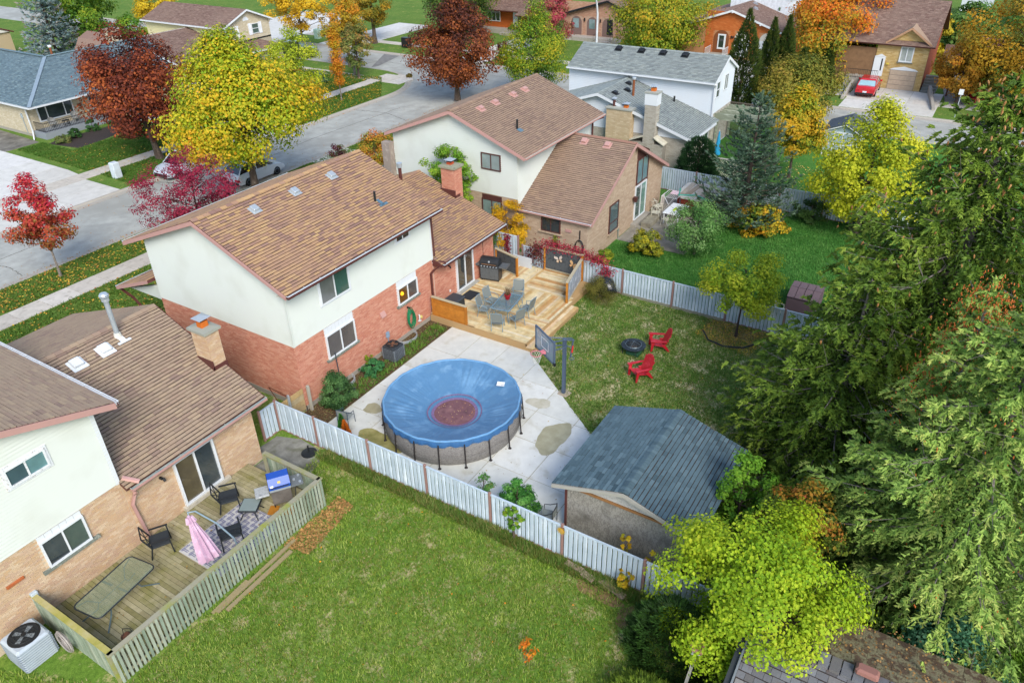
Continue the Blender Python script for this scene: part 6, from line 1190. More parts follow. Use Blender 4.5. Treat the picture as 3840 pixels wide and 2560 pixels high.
# yellow sided house
Y_ = thing('house', 'yellow sided house with brick gable and white shutters', 'house', (53.6, 68.4, 0)); TY = WF(46.4, 66.9, 1, 0)
wall(Y_, TY, rect(0, 13.4, 0, 3.1), MO_L); garage(Y_, TY, .9, 5.3, 0, 2.2, WHITE); 
yl, TYl = roofplane(Y_, (46.7, 66.1, 3.15), (59.7, 66.1, 3.15), (0, 1, .26), 7.9 * math.sqrt(1 + .26 ** 2), SH_F, hi0=0, hi1=7.1, keep=30, under=WHITE)
roofplane(Y_, (46.7, 81.5, 3.15), (53.8, 81.5, 3.15), (0, -1, .27), 7.9, SH_F, keep=0, under=WHITE)
TS_ = WF(46.95, 81, 0, -1); ws = wall(Y_, TS_, [(0, 0), (14, 0), (14, 3.1), (7, 4.95), (0, 3.1)], YELS); siding(ws, TS_, [(2.9, 0), (3.1, 0), (5, 7)], [(2.9, 14), (3.1, 14), (5, 7)], 2.9, 4.95, YELS, h=.16); rake(Y_, (46.69, 66.05, 3.13), (46.69, 73.9, 5.18), .18, WHITE, (-1, 0, 0))
gutter(Y_, (46.7, 66.09, 3.13), (59.7, 66.09, 3.13), (0, -1, 0), fm=WHITE, lm=WHITE)
TU = WF(53.75, 68.4, 1, 0); wu = wall(Y_, TU, [(0, 2.8), (6.1, 2.8), (6.1, 5.5), (3.05, 6.7), (0, 5.5)], MO_C); bricks(wu, TU, [(3.8, 0), (5.5, 0), (6.7, 3.05)], [(3.8, 6.1), (5.5, 6.1), (6.7, 3.05)], 3.85, 6.6, BR_C, keep=0, bw=.3, bh=.1)
TUs = WF(53.75, 81, 0, -1); wu2 = wall(Y_, TUs, rect(0, 12.6, 2.8, 5.45), YELS); siding(wu2, TUs, 0, 12.6, 3.0, 5.45, YELS, h=.16)
yu, TYu = roofplane(Y_, (53.4, 68.0, 5.5), (53.4, 81.3, 5.5), (1, 0, .4), 3.45 * math.sqrt(1.16), SH_F, keep=30, under=WHITE); roofplane(Y_, (60.3, 68.0, 5.5), (60.3, 81.3, 5.5), (-1, 0, .4), 3.45 * math.sqrt(1.16), SH_F, keep=0, under=WHITE)
rake(Y_, (53.4, 67.98, 5.5), (56.85, 67.98, 6.88), .16, WHITE, (0, -1, 0)); rake(Y_, (60.3, 67.98, 5.5), (56.85, 67.98, 6.88), .16, WHITE, (0, -1, 0)); gutter(Y_, (53.39, 68.0, 5.48), (53.39, 81.3, 5.48), (-1, 0, 0), fm=WHITE, lm=WHITE)
SHU = mat('white_shutter', ['#f0f2f4'], rough=.5)
for u0 in (.55, 3.65): w = window(Y_, TU, u0, u0 + .95, 4.35, 5.35, gm=glass('w_v', '#5a6e66'), mull=(), rail=.5); plate(w, TU, rect(u0 - .42, u0 - .04, 4.28, 5.42), 0, .05, SHU, 'shutter'); plate(w, TU, rect(u0 + .99, u0 + 1.37, 4.28, 5.42), 0, .05, SHU, 'shutter')
plate(Y_, TU, [(2.65, 5.75)] + [(3.05 + .4 * math.cos(math.pi * k / 8), 5.75 + .38 * math.sin(math.pi * k / 8)) for k in range(9)], 0, .03, WHITE, 'half_round_vent'); b = MB(TU); b.box(0, 6.1, 3.78, 3.9, 0, .05); b.obj('flashing', BLACK, Y_)
window(Y_, TY, 10.6, 12.6, .8, 2.3, gm=DARKG); chimney(Y_, 48.3, 49.5, 79.5, 80.4, 0, 5.3, BR_C, MO_C, capw, mat('red_flue', []), [(48.9, 79.95, .4, .3, 'dark')], keep=0, bw=.3, bh=.1)
b = thing('garden_shed', 'small barn shaped shed with mauve roof behind the yellow house', 'shed', (51.5, 88, 0)); Tb_ = WF(50.5, 86.5, 1, 0); plate(b, Tb_, [(0, 0), (4, 0), (4, 2), (3.2, 3.1), (2, 3.6), (.8, 3.1), (0, 2)], -4, 0, mat('red_barn', ['#a83a36']), 'wall'); k = MB(Tb_)
for p, q in (((-.2, 1.9), (.75, 3.15)), ((.75, 3.15), (2, 3.7)), ((2, 3.7), (3.25, 3.15)), ((3.25, 3.15), (4.2, 1.9))): k.hexa([(p[0], p[1], -4.2), (q[0], q[1], -4.2), (q[0], q[1], .2), (p[0], p[1], .2)], [(p[0], p[1] + .08, -4.2), (q[0], q[1] + .08, -4.2), (q[0], q[1] + .08, .2), (p[0], p[1] + .08, .2)])
k.obj('roof', SH_F, b)
# orange brick house with arches
O_ = thing('house', 'orange brick house with white edged gable and arched openings', 'house', (88, 25, 0)); TO = WF(88, 29.3, 0, -1)
SO = .29
wo = wall(O_, TO, [(-3.4, 0), (9.0, 0), (9.0, 3.05), (2.9, 5.05), (0, 4.2), (-3.4, 2.95)], MO_O, .25); bricks(wo, TO, 0, [(0, 9.0), (3.05, 9.0), (5, 3)], .5, 4.9, BR_O, [(.9, 2.8, 0, 2.9), (3.3, 4.9, 0, 3), (6.1, 8.2, 0, 3)], keep=30, bw=.3, bh=.1)
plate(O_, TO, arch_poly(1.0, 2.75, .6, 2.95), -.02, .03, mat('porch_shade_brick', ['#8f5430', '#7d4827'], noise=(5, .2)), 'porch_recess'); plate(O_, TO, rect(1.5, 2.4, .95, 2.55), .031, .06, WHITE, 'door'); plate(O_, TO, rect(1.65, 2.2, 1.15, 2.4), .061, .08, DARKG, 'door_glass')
for u0 in (3.35, 6.1): g = plate(O_, TO, arch_poly(u0, u0 + 1.75, .35, 3.0), .0, .03, mat('cream_arch', ['#d9d4c8', '#cfc9bc']), 'arch_panel'); garage(g, TO, u0 + .1, u0 + 1.65, .35, 2.15, WHITE) if 0 else plate(g, TO, rect(u0 + .1, u0 + 1.65, .35, 2.15), .031, .06, WHITE, 'door_panel')
ro, TRo = roofplane(O_, (87.6, 19.9, 2.95), (103, 19.9, 2.95), (0, 1, .335), 6.55 * math.sqrt(1 + .335 ** 2), SH_F, keep=30, under=WHITE, jag=True); roofplane(O_, (87.6, 33.0, 2.95), (103, 33.0, 2.95), (0, -1, .335), 6.55 * math.sqrt(1 + .335 ** 2), SH_F, keep=0, under=WHITE)
rake(O_, (87.59, 19.88, 2.94), (87.59, 26.45, 5.14), .2, WHITE, (-1, 0, 0)); rake(O_, (87.59, 33.0, 2.94), (87.59, 26.45, 5.14), .2, WHITE, (-1, 0, 0))
for y in (19.95, 23.2, 26.4): b = MB(); z = 2.8 + .335 * (y - 19.9); b.box(87.5, 87.9, y - .07, y + .07, z - .15, z + .1); b.obj('eave_bracket', WHITE, O_)
wall(O_, WF(88.1, 20.3, 1, 0), rect(0, 15, 0, 3.0), BR_O); b = MB(); b.box(95, 102, 22.2, 29, 3.5, 6.3); b.obj('upper_wall', mat('white_panel_wall', ['#e3e8ec']), O_); roofplane(O_, (94.6, 21.6, 6.0), (102.5, 21.6, 6.0), (0, 1, .3), 4.5, SH_F, keep=0, under=WHITE); b = MB(); b.box(101, 102.2, 21.9, 22.9, 0, 8); b.obj('brick_corner', BR_O, O_)
b = MB(); b.box(86.4, 88, 26.4, 28.6, 0, .55); b.box(85.9, 86.4, 26.4, 28.6, 0, .3); b.obj('porch_steps', CONC, O_); rail(O_, (86.0, 28.5), (87.9, 28.5), .8, WHITE, .5, .2); rail(O_, (86.0, 26.5), (87.9, 26.5), .8, WHITE, .5, .2)
for u in (2.95, 3.15): b = MB(TO); b.rbox(u, u + .12, 2.2, 2.45, 0, .14, .02); b.obj('wall_lantern', BLACK, O_)
for u, v in ((4.5, 5.6), (6.5, 6.3), (8, 6.3)): vent(ro, TRo, u, v, mat('grey_vent', ['#9a9ba0']), s=.4)
# pink brick house with porch arches
A_ = thing('house', 'pink brick house with dark eaves and two porch arches', 'house', (91, 43, 0)); TA = WF(91, 49, 0, -1); wa = wall(A_, TA, [(0, 0), (7.4, 0), (7.4, 4.2), (6.2, 4.7), (0, 2.9)], MO_P); bricks(wa, TA, 0, 7.4, .5, 4.4, BR_P, [(3.1, 4.8, 0, 2.7), (5.3, 7.0, 0, 2.7), (1.0, 2.6, 0, 2.7)], keep=30, bw=.3, bh=.1)
for u0, c in ((3.25, 'w'), (5.4, 'd'), (1.0, 'w')):
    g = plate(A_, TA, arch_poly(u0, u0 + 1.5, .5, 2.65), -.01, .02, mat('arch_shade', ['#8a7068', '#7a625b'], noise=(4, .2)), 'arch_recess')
    if c == 'w': plate(g, TA, rect(u0 + .3, u0 + 1.1, 1.3, 2.4), .021, .04, glass('w_w', '#7e9596'), 'pane')
    else: plate(g, TA, rect(u0 + .65, u0 + 1.4, .75, 2.5), .021, .04, BLACK, 'door')
wall(A_, WF(91, 41.6, 1, 0), rect(0, 14, 0, 4.2), BR_P); pa, _ = roofplane(A_, (90.5, 40.4, 3.75), (106, 40.4, 3.75), (0, 1, .42), 2.4 * 1.085, SH_F, keep=0, under=BLACK); roofplane(A_, (90.5, 49.6, 2.8), (106, 49.6, 2.8), (0, -1, .29), 7.05, SH_F, keep=0, under=BLACK)
rake(A_, (90.49, 40.4, 3.74), (90.49, 42.8, 4.76), .22, BLACK, (-1, 0, 0)); rake(A_, (90.49, 49.6, 2.8), (90.49, 42.8, 4.76), .22, BLACK, (-1, 0, 0))
b = MB(); b.box(89.6, 91, 41.0, 49, 0, .45); b.box(89.0, 89.6, 41.6, 43.6, 0, .28); b.box(88.5, 89.0, 41.6, 43.6, 0, .14); b.obj('porch_slab', mat('pale_porch', ['#b9b1a6']), A_); rail(A_, (88.5, 43.6), (89.9, 43.6), .8, BLACK, .3, .9); rail(A_, (88.5, 41.6), (89.9, 41.6), .8, BLACK, .3, .9); rail(A_, (90.2, 41.0), (91, 41.0), .9, BLACK, .45, .2)
for u in (5.05, 2.85): b = MB(TA); b.rbox(u, u + .14, 2.1, 2.5, 0, .14, .02); b.obj('wall_lantern', BLACK, A_)
b = MB(TA)
for u, k in ((7.02, 1), (7.13, 4), (7.28, 1)):
    b.box(u + .05, u + .07, 1.75, 1.98, .03, .04)
    if k == 4: b.box(u, u + .06, 1.83, 1.85, .03, .04); b.box(u, u + .02, 1.84, 1.98, .03, .04)
b.obj('house_number', BLACK, A_)
# red brick house behind the yellow oval tree
Rh = thing('house', 'red orange brick house with wide mauve porch roof', 'house', (90, 57, 0)); TRd = WF(91.0, 64, 0, -1); wall(Rh, TRd, rect(0, 12.5, 0, 3.0), BR_O, .3); rr1, _ = roofplane(Rh, (89.6, 54.5, 2.85), (89.6, 64, 2.85), (1, 0, .22), 4.5, SH_F, keep=0, under=BROWN); roofplane(Rh, (87.6, 50.2, 2.75), (87.6, 54.4, 2.75), (1, 0, .25), 6, SH_F, keep=0, under=BROWN)
b = MB(); b.box(94, 102, 52, 65, 3.2, 7.5); b.obj('upper_wall', BR_O, Rh); window(Rh, TRd, 3.3, 5.3, 1.2, 2.6, gm=DARKG, mull=(.33, .66), d=.06, fw=.1); plate(Rh, TRd, rect(7.3, 8.0, .6, 2.6), 0, .05, WHITE, 'door'); plate(Rh, TRd, rect(8.1, 8.5, .6, 2.6), 0, .05, glass('w_x', '#4d6062'), 'sidelight'); b = MB(); b.box(89.4, 91, 55, 63, 0, .5); b.box(88.6, 89.4, 55.6, 57.4, 0, .25); b.obj('porch_slab', CONC, Rh)
roofplane(Rh, (93.6, 51.6, 7.4), (93.6, 65.4, 7.4), (1, 0, .3), 5, SH_F, keep=0)
# straw brick house with the red car
Q = thing('house', 'straw coloured brick house with pointed gable over a beige garage door', 'house', (82, 7.8, 0)); TQ = WF(82, 10.4, 0, -1); wq = wall(Q, TQ, [(0, 0), (4.45, 0), (4.45, 4.25), (2.65, 5.45), (.8, 4.25), (0, 3.75)], MO_A); bricks(wq, TQ, 0, 4.45, .1, 4.25, BR_A, [(1.55, 3.9, 0, 1.8)], keep=40, bw=.35, bh=.09); bricks(wq, TQ, [(4.25, .8), (5.4, 2.6)], [(4.25, 4.45), (5.4, 2.7)], 4.25, 5.4, BR_A, keep=20, bw=.35, bh=.09)
garage(Q, TQ, 1.55, 3.88, .03, 1.78, mat('beige_garage', ['#c7b39c', '#bda993']), 4); plate(Q, TQ, [(1.45, 1.8), (3.98, 1.8), (3.7, 1.95), (2.7, 2.15), (1.75, 1.95)], 0, .05, WHITE, 'arch_trim'); window(Q, TQ, 2.05, 3.2, 2.55, 3.95, gm=PALEG, d=.08, fw=.1, sill=(.1,)); plate(Q, TQ, [(2.0, 3.96), (3.25, 3.96), (2.95, 4.13), (2.3, 4.13)], 0, .06, WHITE, 'arch_trim')
b = MB(TQ); b.rbox(1.05, 1.3, 2.2, 2.35, 0, .15, .02); b.obj('porch_light', mat('warm_light', ['#e0c85a']), Q)
plate(Q, TQ, rect(-.05, .9, 1.1, 2.85), .0, .05, WHITE, 'door'); plate(Q, TQ, rect(.6, .72, 1.6, 2.7), .051, .06, BLACK, 'sidelight'); plate(Q, TQ, [(-.1, 2.87), (.95, 2.87), (.5, 3.1)], 0, .06, WHITE, 'door_hood')
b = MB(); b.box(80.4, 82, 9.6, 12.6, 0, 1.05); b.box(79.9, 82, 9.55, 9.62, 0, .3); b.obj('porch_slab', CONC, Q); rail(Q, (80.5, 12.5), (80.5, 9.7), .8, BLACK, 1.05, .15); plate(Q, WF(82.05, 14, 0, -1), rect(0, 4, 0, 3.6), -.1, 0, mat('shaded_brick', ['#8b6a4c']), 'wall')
rq, _ = roofplane(Q, (81.5, 5.5, 4.1), (81.5, 16, 4.1), (1, 0, .62), 6.2, SH_F, keep=30, under=BROWN); roofplane(Q, (92.1, 5.5, 4.1), (92.1, 16, 4.1), (-1, 0, .62), 6.2, SH_F, keep=0, under=BROWN)
TB = mat('tan_shakes', ['#b59a82', '#a88d75'], noise=(9, .15)); b = MB()
for y0, s_ in ((9.75, -1), (5.8, 1)):
    b.hexa([(81.6, y0, 4.15), (81.6, 7.78, 5.55), (84.2, 7.78, 5.55), (82.0, y0, 4.15)], [(81.6, y0, 4.27), (81.6, 7.78, 5.67), (84.2, 7.78, 5.67), (82.0, y0, 4.27)])
b.obj('gable_roof', TB, Q); rake(Q, (81.59, 9.75, 4.27), (81.59, 7.78, 5.65), .2, mat('tan_fascia', ['#b88f70']), (-1, 0, 0)); rake(Q, (81.59, 5.8, 4.27), (81.59, 7.78, 5.65), .2, mat('tan_fascia', []), (-1, 0, 0))
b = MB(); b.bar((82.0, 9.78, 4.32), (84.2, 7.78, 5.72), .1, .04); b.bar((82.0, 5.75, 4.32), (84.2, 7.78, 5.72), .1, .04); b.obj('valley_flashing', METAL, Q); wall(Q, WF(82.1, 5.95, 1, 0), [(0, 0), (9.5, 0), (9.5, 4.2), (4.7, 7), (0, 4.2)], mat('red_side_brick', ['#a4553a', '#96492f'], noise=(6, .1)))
chimney(Q, 87.2, 87.9, 11.2, 11.9, 6.5, 8.2, BR_O, MO_O, WHITE, BLACK, [(87.5, 11.5, .35, .5, 'dark')], keep=0)
# retaining walls, steps
b = thing('retaining_wall', 'low sloping concrete wall left of the red car', 'wall', (78, 11.7, 0)); k = MB(); k.hexa([(76.2, 11.6, -.1), (82, 11.6, -.1), (82, 11.85, -.1), (76.2, 11.85, -.1)], [(76.2, 11.6, .25), (82, 11.6, 1.1), (82, 11.85, 1.1), (76.2, 11.85, .25)]); k.obj('wall_body', KERB, b)
b = thing('retaining_wall', 'low concrete wall right of the driveway before the straw brick house', 'wall', (78, 4.6, 0)); k = MB(); k.hexa([(75.8, 3.9, -.1), (82, 5.0, -.1), (82, 5.25, -.1), (75.8, 4.15, -.1)], [(75.8, 3.9, .25), (82, 5.0, .7), (82, 5.25, .7), (75.8, 4.15, .25)]); k.obj('wall_body', KERB, b)
b = thing('steps', 'concrete steps beside the straw brick house', 'steps', (84, 5.3, 0))
for i in range(6): k = MB(); k.box(81.8 + i * .45, 82.3 + i * .45, 4.6, 5.85, 0, .2 + i * .18); k.obj('step', mat('grey_step', ['#8f9088', '#7c7d76']), b)
b = MB(); b.box(81.95, 82.0, 10.6, 12.3, 0.02, 1.0); 
# playhouse style shed of the back garden
P_ = thing('garden_shed', 'pale blue garden shed with white framed panels and dark roof', 'shed', (59.9, 8.6, 0)); TP = WF(59.4, 9.8, 0, -1); PB = mat('pale_blue_board', ['#a9bcc0', '#9cb0b5', '#b4c5c8'], noise=(4, .1)); plate(P_, TP, [(0, 0), (2.5, 0), (2.5, 1.8), (1.4, 2.4), (0, 1.85)], -2.5, 0, PB, 'wall')
for u in (0, .62, 1.25, 1.88, 2.43): plate(P_, TP, rect(u, u + .09, 0, 1.8), .0, .03, WHITE, 'batten')
for v in (.0, .85, 1.75): plate(P_, TP, rect(.09, 2.43, v, v + .09), .0, .025, WHITE, 'batten')
b = MB(TP)
for p, q in (((-.2, 1.85), (1.4, 2.5)), ((1.4, 2.5), (2.7, 1.8))): b.hexa([(p[0], p[1], -2.8), (q[0], q[1], -2.8), (q[0], q[1], .25), (p[0], p[1], .25)], [(p[0], p[1] + .09, -2.8), (q[0], q[1] + .09, -2.8), (q[0], q[1] + .09, .25), (p[0], p[1] + .09, .25)])
b.obj('roof', mat('charcoal_shingle', ['#4a525a', '#565f68'], noise=(9, .2)), P_); plate(P_, TP, [(-.2, 1.78), (1.4, 2.42), (2.7, 1.72), (2.7, 1.82), (1.4, 2.52), (-.2, 1.88)], .2, .24, WHITE, 'rake_board')
P2 = thing('garden_shed', 'white metal shed far away at the top right', 'shed', (131, 6, 0)); b = MB(); b.box(129, 132, 3.2, 7.0, 0, 2.6); b.obj('wall', WSID, P2); b = MB(); b.hexa([(128.8, 3, 2.6), (132.2, 3, 2.6), (132.2, 5.1, 3.3), (128.8, 5.1, 3.3)], [(128.8, 3, 2.7), (132.2, 3, 2.7), (132.2, 5.1, 3.4), (128.8, 5.1, 3.4)]); b.hexa([(128.8, 5.1, 3.3), (132.2, 5.1, 3.3), (132.2, 7.2, 2.6), (128.8, 7.2, 2.6)], [(128.8, 5.1, 3.4), (132.2, 5.1, 3.4), (132.2, 7.2, 2.7), (128.8, 7.2, 2.7)]); b.obj('roof', mat('pink_roof', ['#d6a596', '#c99788']), P2)
fn = thing('timber_fence', 'mauve board fence beyond the straw brick house', 'fence', (96, 3, 0))
for i in range(34): k = MB(); y = 5.4 - i * .17; k.box(96, 96.04, y, y + .15, 0, 1.9 + .03 * (i % 2)); k.obj('board', mat('mauve_board', ['#8f6b63', '#85625a', '#9a766d'], var=True), fn)
# pergola and lattice behind the white house
PW = mat('grey_pergola_timber', ['#a3a993', '#8d9480', '#b5b9a6'], noise=(3, .2), stretch=(1, .3, 1)); pg = thing('pergola', 'grey timber pergola behind the pine', 'pergola', (58.5, 15.5, 0))
for x in (57.0, 60.2):
    for y in (17.3, 12.6): k = MB(); k.box(x - .07, x + .07, y - .07, y + .07, 0, 2.4); k.obj('post', PW, pg)
for i in range(7): k = MB(); x = 56.9 + i * .55; k.box(x, x + .06, 12.2, 17.6, 2.42, 2.62); k.obj('rafter', PW, pg)
for y in (12.6, 17.3): k = MB(); k.box(56.7, 60.6, y - .04, y + .04, 2.2, 2.42); k.obj('beam', PW, pg)
k = MB(); k.box(56.75, 56.85, 12.2, 17.6, 2.3, 2.75); k.obj('fascia_beam', PW, pg)
def lattice(label, p, q, h, m, z=0, step=.16):
    p, q = Vector((*p, z)), Vector((*q, z)); L_ = (q - p).length; T = FR(p, q - p, (0, 0, 1)); r = thing('lattice_screen', label, 'lattice', tuple(p)); b = MB(T); n = int((L_ + h) / step)
    for i in range(n):
        u = i * step; a0 = max(0, u - h); b0 = min(u, L_); b.bar((b0, u - b0, 0), (a0, u - a0, 0), .035, .008, up=(0, 0, 1)); b.bar((L_ - b0, u - b0, .01), (L_ - a0, u - a0, .01), .035, .008, up=(0, 0, 1))
    b.obj('lattice_strips', m, r); b = MB(T); b.box(0, L_, h, h + .08, -.04, .04); b.box(0, .08, 0, h, -.04, .04); b.box(L_ - .08, L_, 0, h, -.04, .04); b.obj('frame', m, r)
lattice('white lattice screen behind the dark evergreen', (50.5, 17.0), (50.5, 12.5), 1.5, mat('pale_lattice', ['#cfc9be', '#c0bab0'])); lattice('dark lattice above the pergola', (60.8, 17.6), (60.8, 14.8), 2.6, mat('dark_lattice', ['#6d6458', '#5d554a'])); 
um2 = thing('parasol', 'closed turquoise parasol beside the white house', 'parasol', (54.3, 16.2, 0)); b = MB(); b.lathe([(.26, .5), (.2, 1.0), (.12, 1.6), (.04, 2.2)], 54.3, 16.2, 8); b.obj('canopy', mat('turquoise_fabric', ['#2fa7d6', '#2698c8']), um2); b = MB(); b.cyl(54.3, 16.2, 0, 2.3, .03, n=6); b.obj('pole', WHITE, um2)
# stuff on the beige patio
ht = thing('hot_tub', 'brown hot tub with worn board cover by the pine', 'hot tub', (45.2, 14.4, 0)); b = MB(); b.prism([(44.2, 13.1), (46.3, 13.1), (46.6, 13.5), (46.6, 15.1), (46.2, 15.4), (44.3, 15.4), (43.9, 15.0), (43.9, 13.5)], .12, .9); b.obj('cabinet', mat('mahogany', ['#8a3b2a', '#7a3325'], noise=(2, .1)), ht)
b = MB(); b.prism([(44.1, 13.0), (46.4, 13.0), (46.7, 13.5), (46.7, 15.2), (46.3, 15.5), (44.2, 15.5), (43.8, 15.0), (43.8, 13.4)], .9, 1.02); b.obj('cover_lip', mat('white_cover', ['#dcd8cf', '#c9c4b8'], noise=(3, .2)), ht)
for i in range(5): b = MB(); b.T = Matrix.Translation((45.3, 13.4 + i * .42, 1.03 + .02 * (i % 2))) @ Matrix.Rotation(R_(4 * (i % 3 - 1)), 4, 'Z'); b.box(-1.1, 1.1, -.16, .16, 0, .03); b.obj('cover_board', mat('old_cover_board', ['#b3a490', '#a0917c', '#c4b8a6'], var=True, noise=(4, .2)), ht)
b = MB(); b.tube([(43.85, 13.2, 1.03), (44.3, 14.2, 1.08), (43.95, 15.2, 1.03), (45, 15.5, 1.05)], .06, 6); b.obj('netting', mat('green_net', ['#5fb3a0']), ht); b = MB(); b.box(43.5, 44.0, 13.2, 14.0, 0, .62); tag(b.obj('wooden_step', mat('grey_step_timber', ['#8b8473', '#9d9685'])), 'grey wooden step box in front of the hot tub', 'step')
rk_ = thing('clothes_rack', 'white clothes rack with cloths drying near the patio door', 'clothes rack', (44.0, 16.0, 0)); b = MB()
for x in (43.3, 44.6):
    for s_ in (-1, 1): b.tube([(x, 15.6 + s_ * .35, 0), (x, 15.6 - s_ * .3, 1.0)], .014, 5)
for i in range(9): y = 15.1 + i * .12; b.tube([(43.3, y, 1.02), (44.6, y, 1.02)], .008, 4)
b.tube([(43.3, 15.1, 1.02), (43.3, 16.1, 1.02), (44.6, 16.1, 1.02), (44.6, 15.1, 1.02)], .014, 5, closed=True); b.obj('frame', WHITE, rk_)
for i, (x0, x1, y, z0, c) in enumerate(((43.3, 43.9, 16.12, .25, '#d9cfc4'), (44.0, 44.3, 15.1, .5, '#9fb6dc'), (44.3, 44.6, 15.1, .45, '#c98bb0'))): b = MB(); b.box(x0, x1, y, y + .02, z0, 1.03); tag(b.obj('cloth', mat('cloth_%d' % i, [c], noise=(5, .1))), ['beige towel hanging on the clothes rack', 'blue cloth hanging on the clothes rack', 'pink cloth hanging on the clothes rack'][i], 'cloth')
b = MB(); b.box(43.9, 44.5, 15.3, 15.8, 1.04, 1.06); tag(b.obj('cloth', mat('pink_white_cloth', ['#e6b7c0', '#f0dfe2'], noise=(6, .2))), 'folded pink and white cloth lying on top of the rack', 'cloth')
IR = mat('ivory_iron', ['#e0ddcb', '#d4d0bb'], rough=.5)
def iron_chair():
    r = thing('iron_chair', '', 'chair')
    for x in (-.22, .22):
        for y in (-.2, .22): b = MB(); b.tube([(x, y, .42), (x * 1.15, y * 1.25, 0)], .016, 5); b.obj('leg', IR, r)
    b = MB(); 
    for i in range(6): q = -.2 + i * .085; b.bar((q, -.22, .43), (q, .22, .43), .04, .012); b.bar((-.24, q, .435), (.24, q, .435), .04, .012)
    b.obj('seat', IR, r)
    b = MB(); b.tube([(-.22, .22, .43), (-.26, .3, .75), (-.15, .33, .93), (0, .34, .98), (.15, .33, .93), (.26, .3, .75), (.22, .22, .43)], .017, 6); b.tube([(0, .24, .45), (-.1, .3, .72), (0, .33, .95)], .012, 5); b.tube([(0, .24, .45), (.1, .3, .72), (0, .33, .95)], .012, 5); b.obj('backrest', IR, r, smooth=True)
    b = MB(); 
    for s_ in (-1, 1): b.tube([(s_ * .25, .28, .68), (s_ * .3, 0, .68), (s_ * .27, -.2, .6), (s_ * .24, -.2, .43)], .015, 5)
    b.obj('armrests', IR, r, smooth=True); return r
ic = iron_chair()
for i, (x, y, a, lb) in enumerate(((42.0, 15.9, 100, 'ivory iron chair nearest the tall patio door'), (43.0, 16.2, 60, 'ivory iron chair between the door and the clothes rack'), (41.3, 14.9, 150, 'ivory iron chair on the garden side of the white table'), (40.6, 14.4, 200, 'ivory iron chair half hidden by the round bush'))): place(ic, i == 0, (x, y, .02), R_(a), lb)['group'] = 'ivory iron chairs round the white table'
place(ic, False, (33.6, 5.9, 0), R_(30), 'lone white iron chair on the lush lawn by the spruce'); [o for o in COL.objects if o.name.startswith('iron_chair')][-1]['group'] = 'ivory iron chairs'
t = thing('garden_table', 'white rectangular garden table behind the round bush', 'table', (42.3, 14.6, 0)); b = MB(); b.rbox(41.5, 43.3, 14.2, 15.3, .7, .75, .03); b.obj('table_top', WHITE, t)
for x in (41.6, 43.2):
    for y in (14.3, 15.2): b = MB(); b.box(x - .03, x + .03, y - .03, y + .03, 0, .7); b.obj('leg', WHITE, t)
b = MB(); b.rbox(42.0, 42.5, 14.7, 14.85, .752, .82, .03); tag(b.obj('green_dish', mat('lime_plastic', ['#a9c32c'])), 'lime green dish on the white garden table', 'dish')
b = MB(); b.box(40.4, 42.0, 15.6, 16.2, 0, .3); tag(b.obj('planter_box', mat('concrete_planter', ['#8f8876', '#a19a86'])), 'low concrete planter beneath the patio door', 'planter')
b = thing('tool_box', 'mauve curved lid bin beyond the back fence', 'bin', (35.5, 5.2, 0))
k = MB(); k.box(34.5, 36.3, 4.5, 5.9, 0, .75); k.obj('bin_body', mat('mauve_plastic', ['#7d666a', '#6f5a5e']), b)
for i in range(3):
    for j in range(4): k = MB(); y0 = 4.45 + j * .37; x0 = 34.45 + i * .63; z = lambda x: .78 + .35 * math.sin((x - 34.4) / 1.95 * 3.14); k.hexa([(x0, y0, z(x0)), (x0 + .6, y0, z(x0 + .6)), (x0 + .6, y0 + .34, z(x0 + .6)), (x0, y0 + .34, z(x0))], [(x0, y0, z(x0) + .03), (x0 + .6, y0, z(x0 + .6) + .03), (x0 + .6, y0 + .34, z(x0 + .6) + .03), (x0, y0 + .34, z(x0) + .03)]); k.obj('lid_panel', mat('mauve_lid', ['#86706f', '#7a6466'], noise=(3, .1)), b)
# black bag by the deck, hose on beige wall, rocks
b = MB(); n = 14; vs = []
for j in range(6):
    z = [.02, .15, .4, .62, .75, .8][j]; rr = [.5, .62, .55, .4, .2, .03][j]
    for k in range(n): a_ = 6.283 * k / n; q = rr * (1 + .16 * math.sin(3 * a_ + j) + .07 * math.sin(7 * a_)); vs.append((31.3 + q * math.cos(a_) * .8, 14.2 + q * math.sin(a_), .35 + z))
b.add(vs, [(j * n + k, j * n + (k + 1) % n, (j + 1) * n + (k + 1) % n, (j + 1) * n + k) for j in range(5) for k in range(n)] + [tuple(reversed(range(n)))]); tag(b.obj('rubbish_bag', mat('black_bag', ['#25282b'], rough=.25, spec=.6, bump=(9, .8, .04)), None, smooth='all'), 'shiny black bag sitting in the bush by the back fence', 'bag')
b = MB(Tl); 
for k in range(5): b.tube([(3.95 + .25 * math.cos(t * .35), 1.0 + .45 * math.sin(t * .35), .06 + .015 * k) for t in range(18)], .02, 5, closed=True)
b.tube([(3.95, 1.5, .05), (3.95, 2.0, .05)], .03, 5); tag(b.obj('garden_hose', BLACK), 'black hose hanging on the beige house corner', 'hose')
# street lamp
lp = thing('street_lamp', 'curved white street lamp before the pink brick house', 'street lamp', (77.2, 37.6, 0)); LPM = mat('lamp_white', ['#e3e7ea', '#d5d9dc'], rough=.4); pts = [(77.2, 37.6, z) for z in (0, 2, 4, 5.5)] + [(76.9, 37.6, 6.6), (76.2, 37.5, 7.5), (75.3, 37.4, 8.0), (74.4, 37.3, 8.1)]
PL0 = (88.5, 45.2)
b = MB(); b.tube(pts, [.13, .12, .11, .1, .09, .08, .07, .06], 10); b.obj('pole', LPM, lp, smooth=True); b = MB(); b.rbox(73.7, 74.5, 37.15, 37.45, 8.02, 8.2, .05); b.obj('lamp_head', LPM, lp)
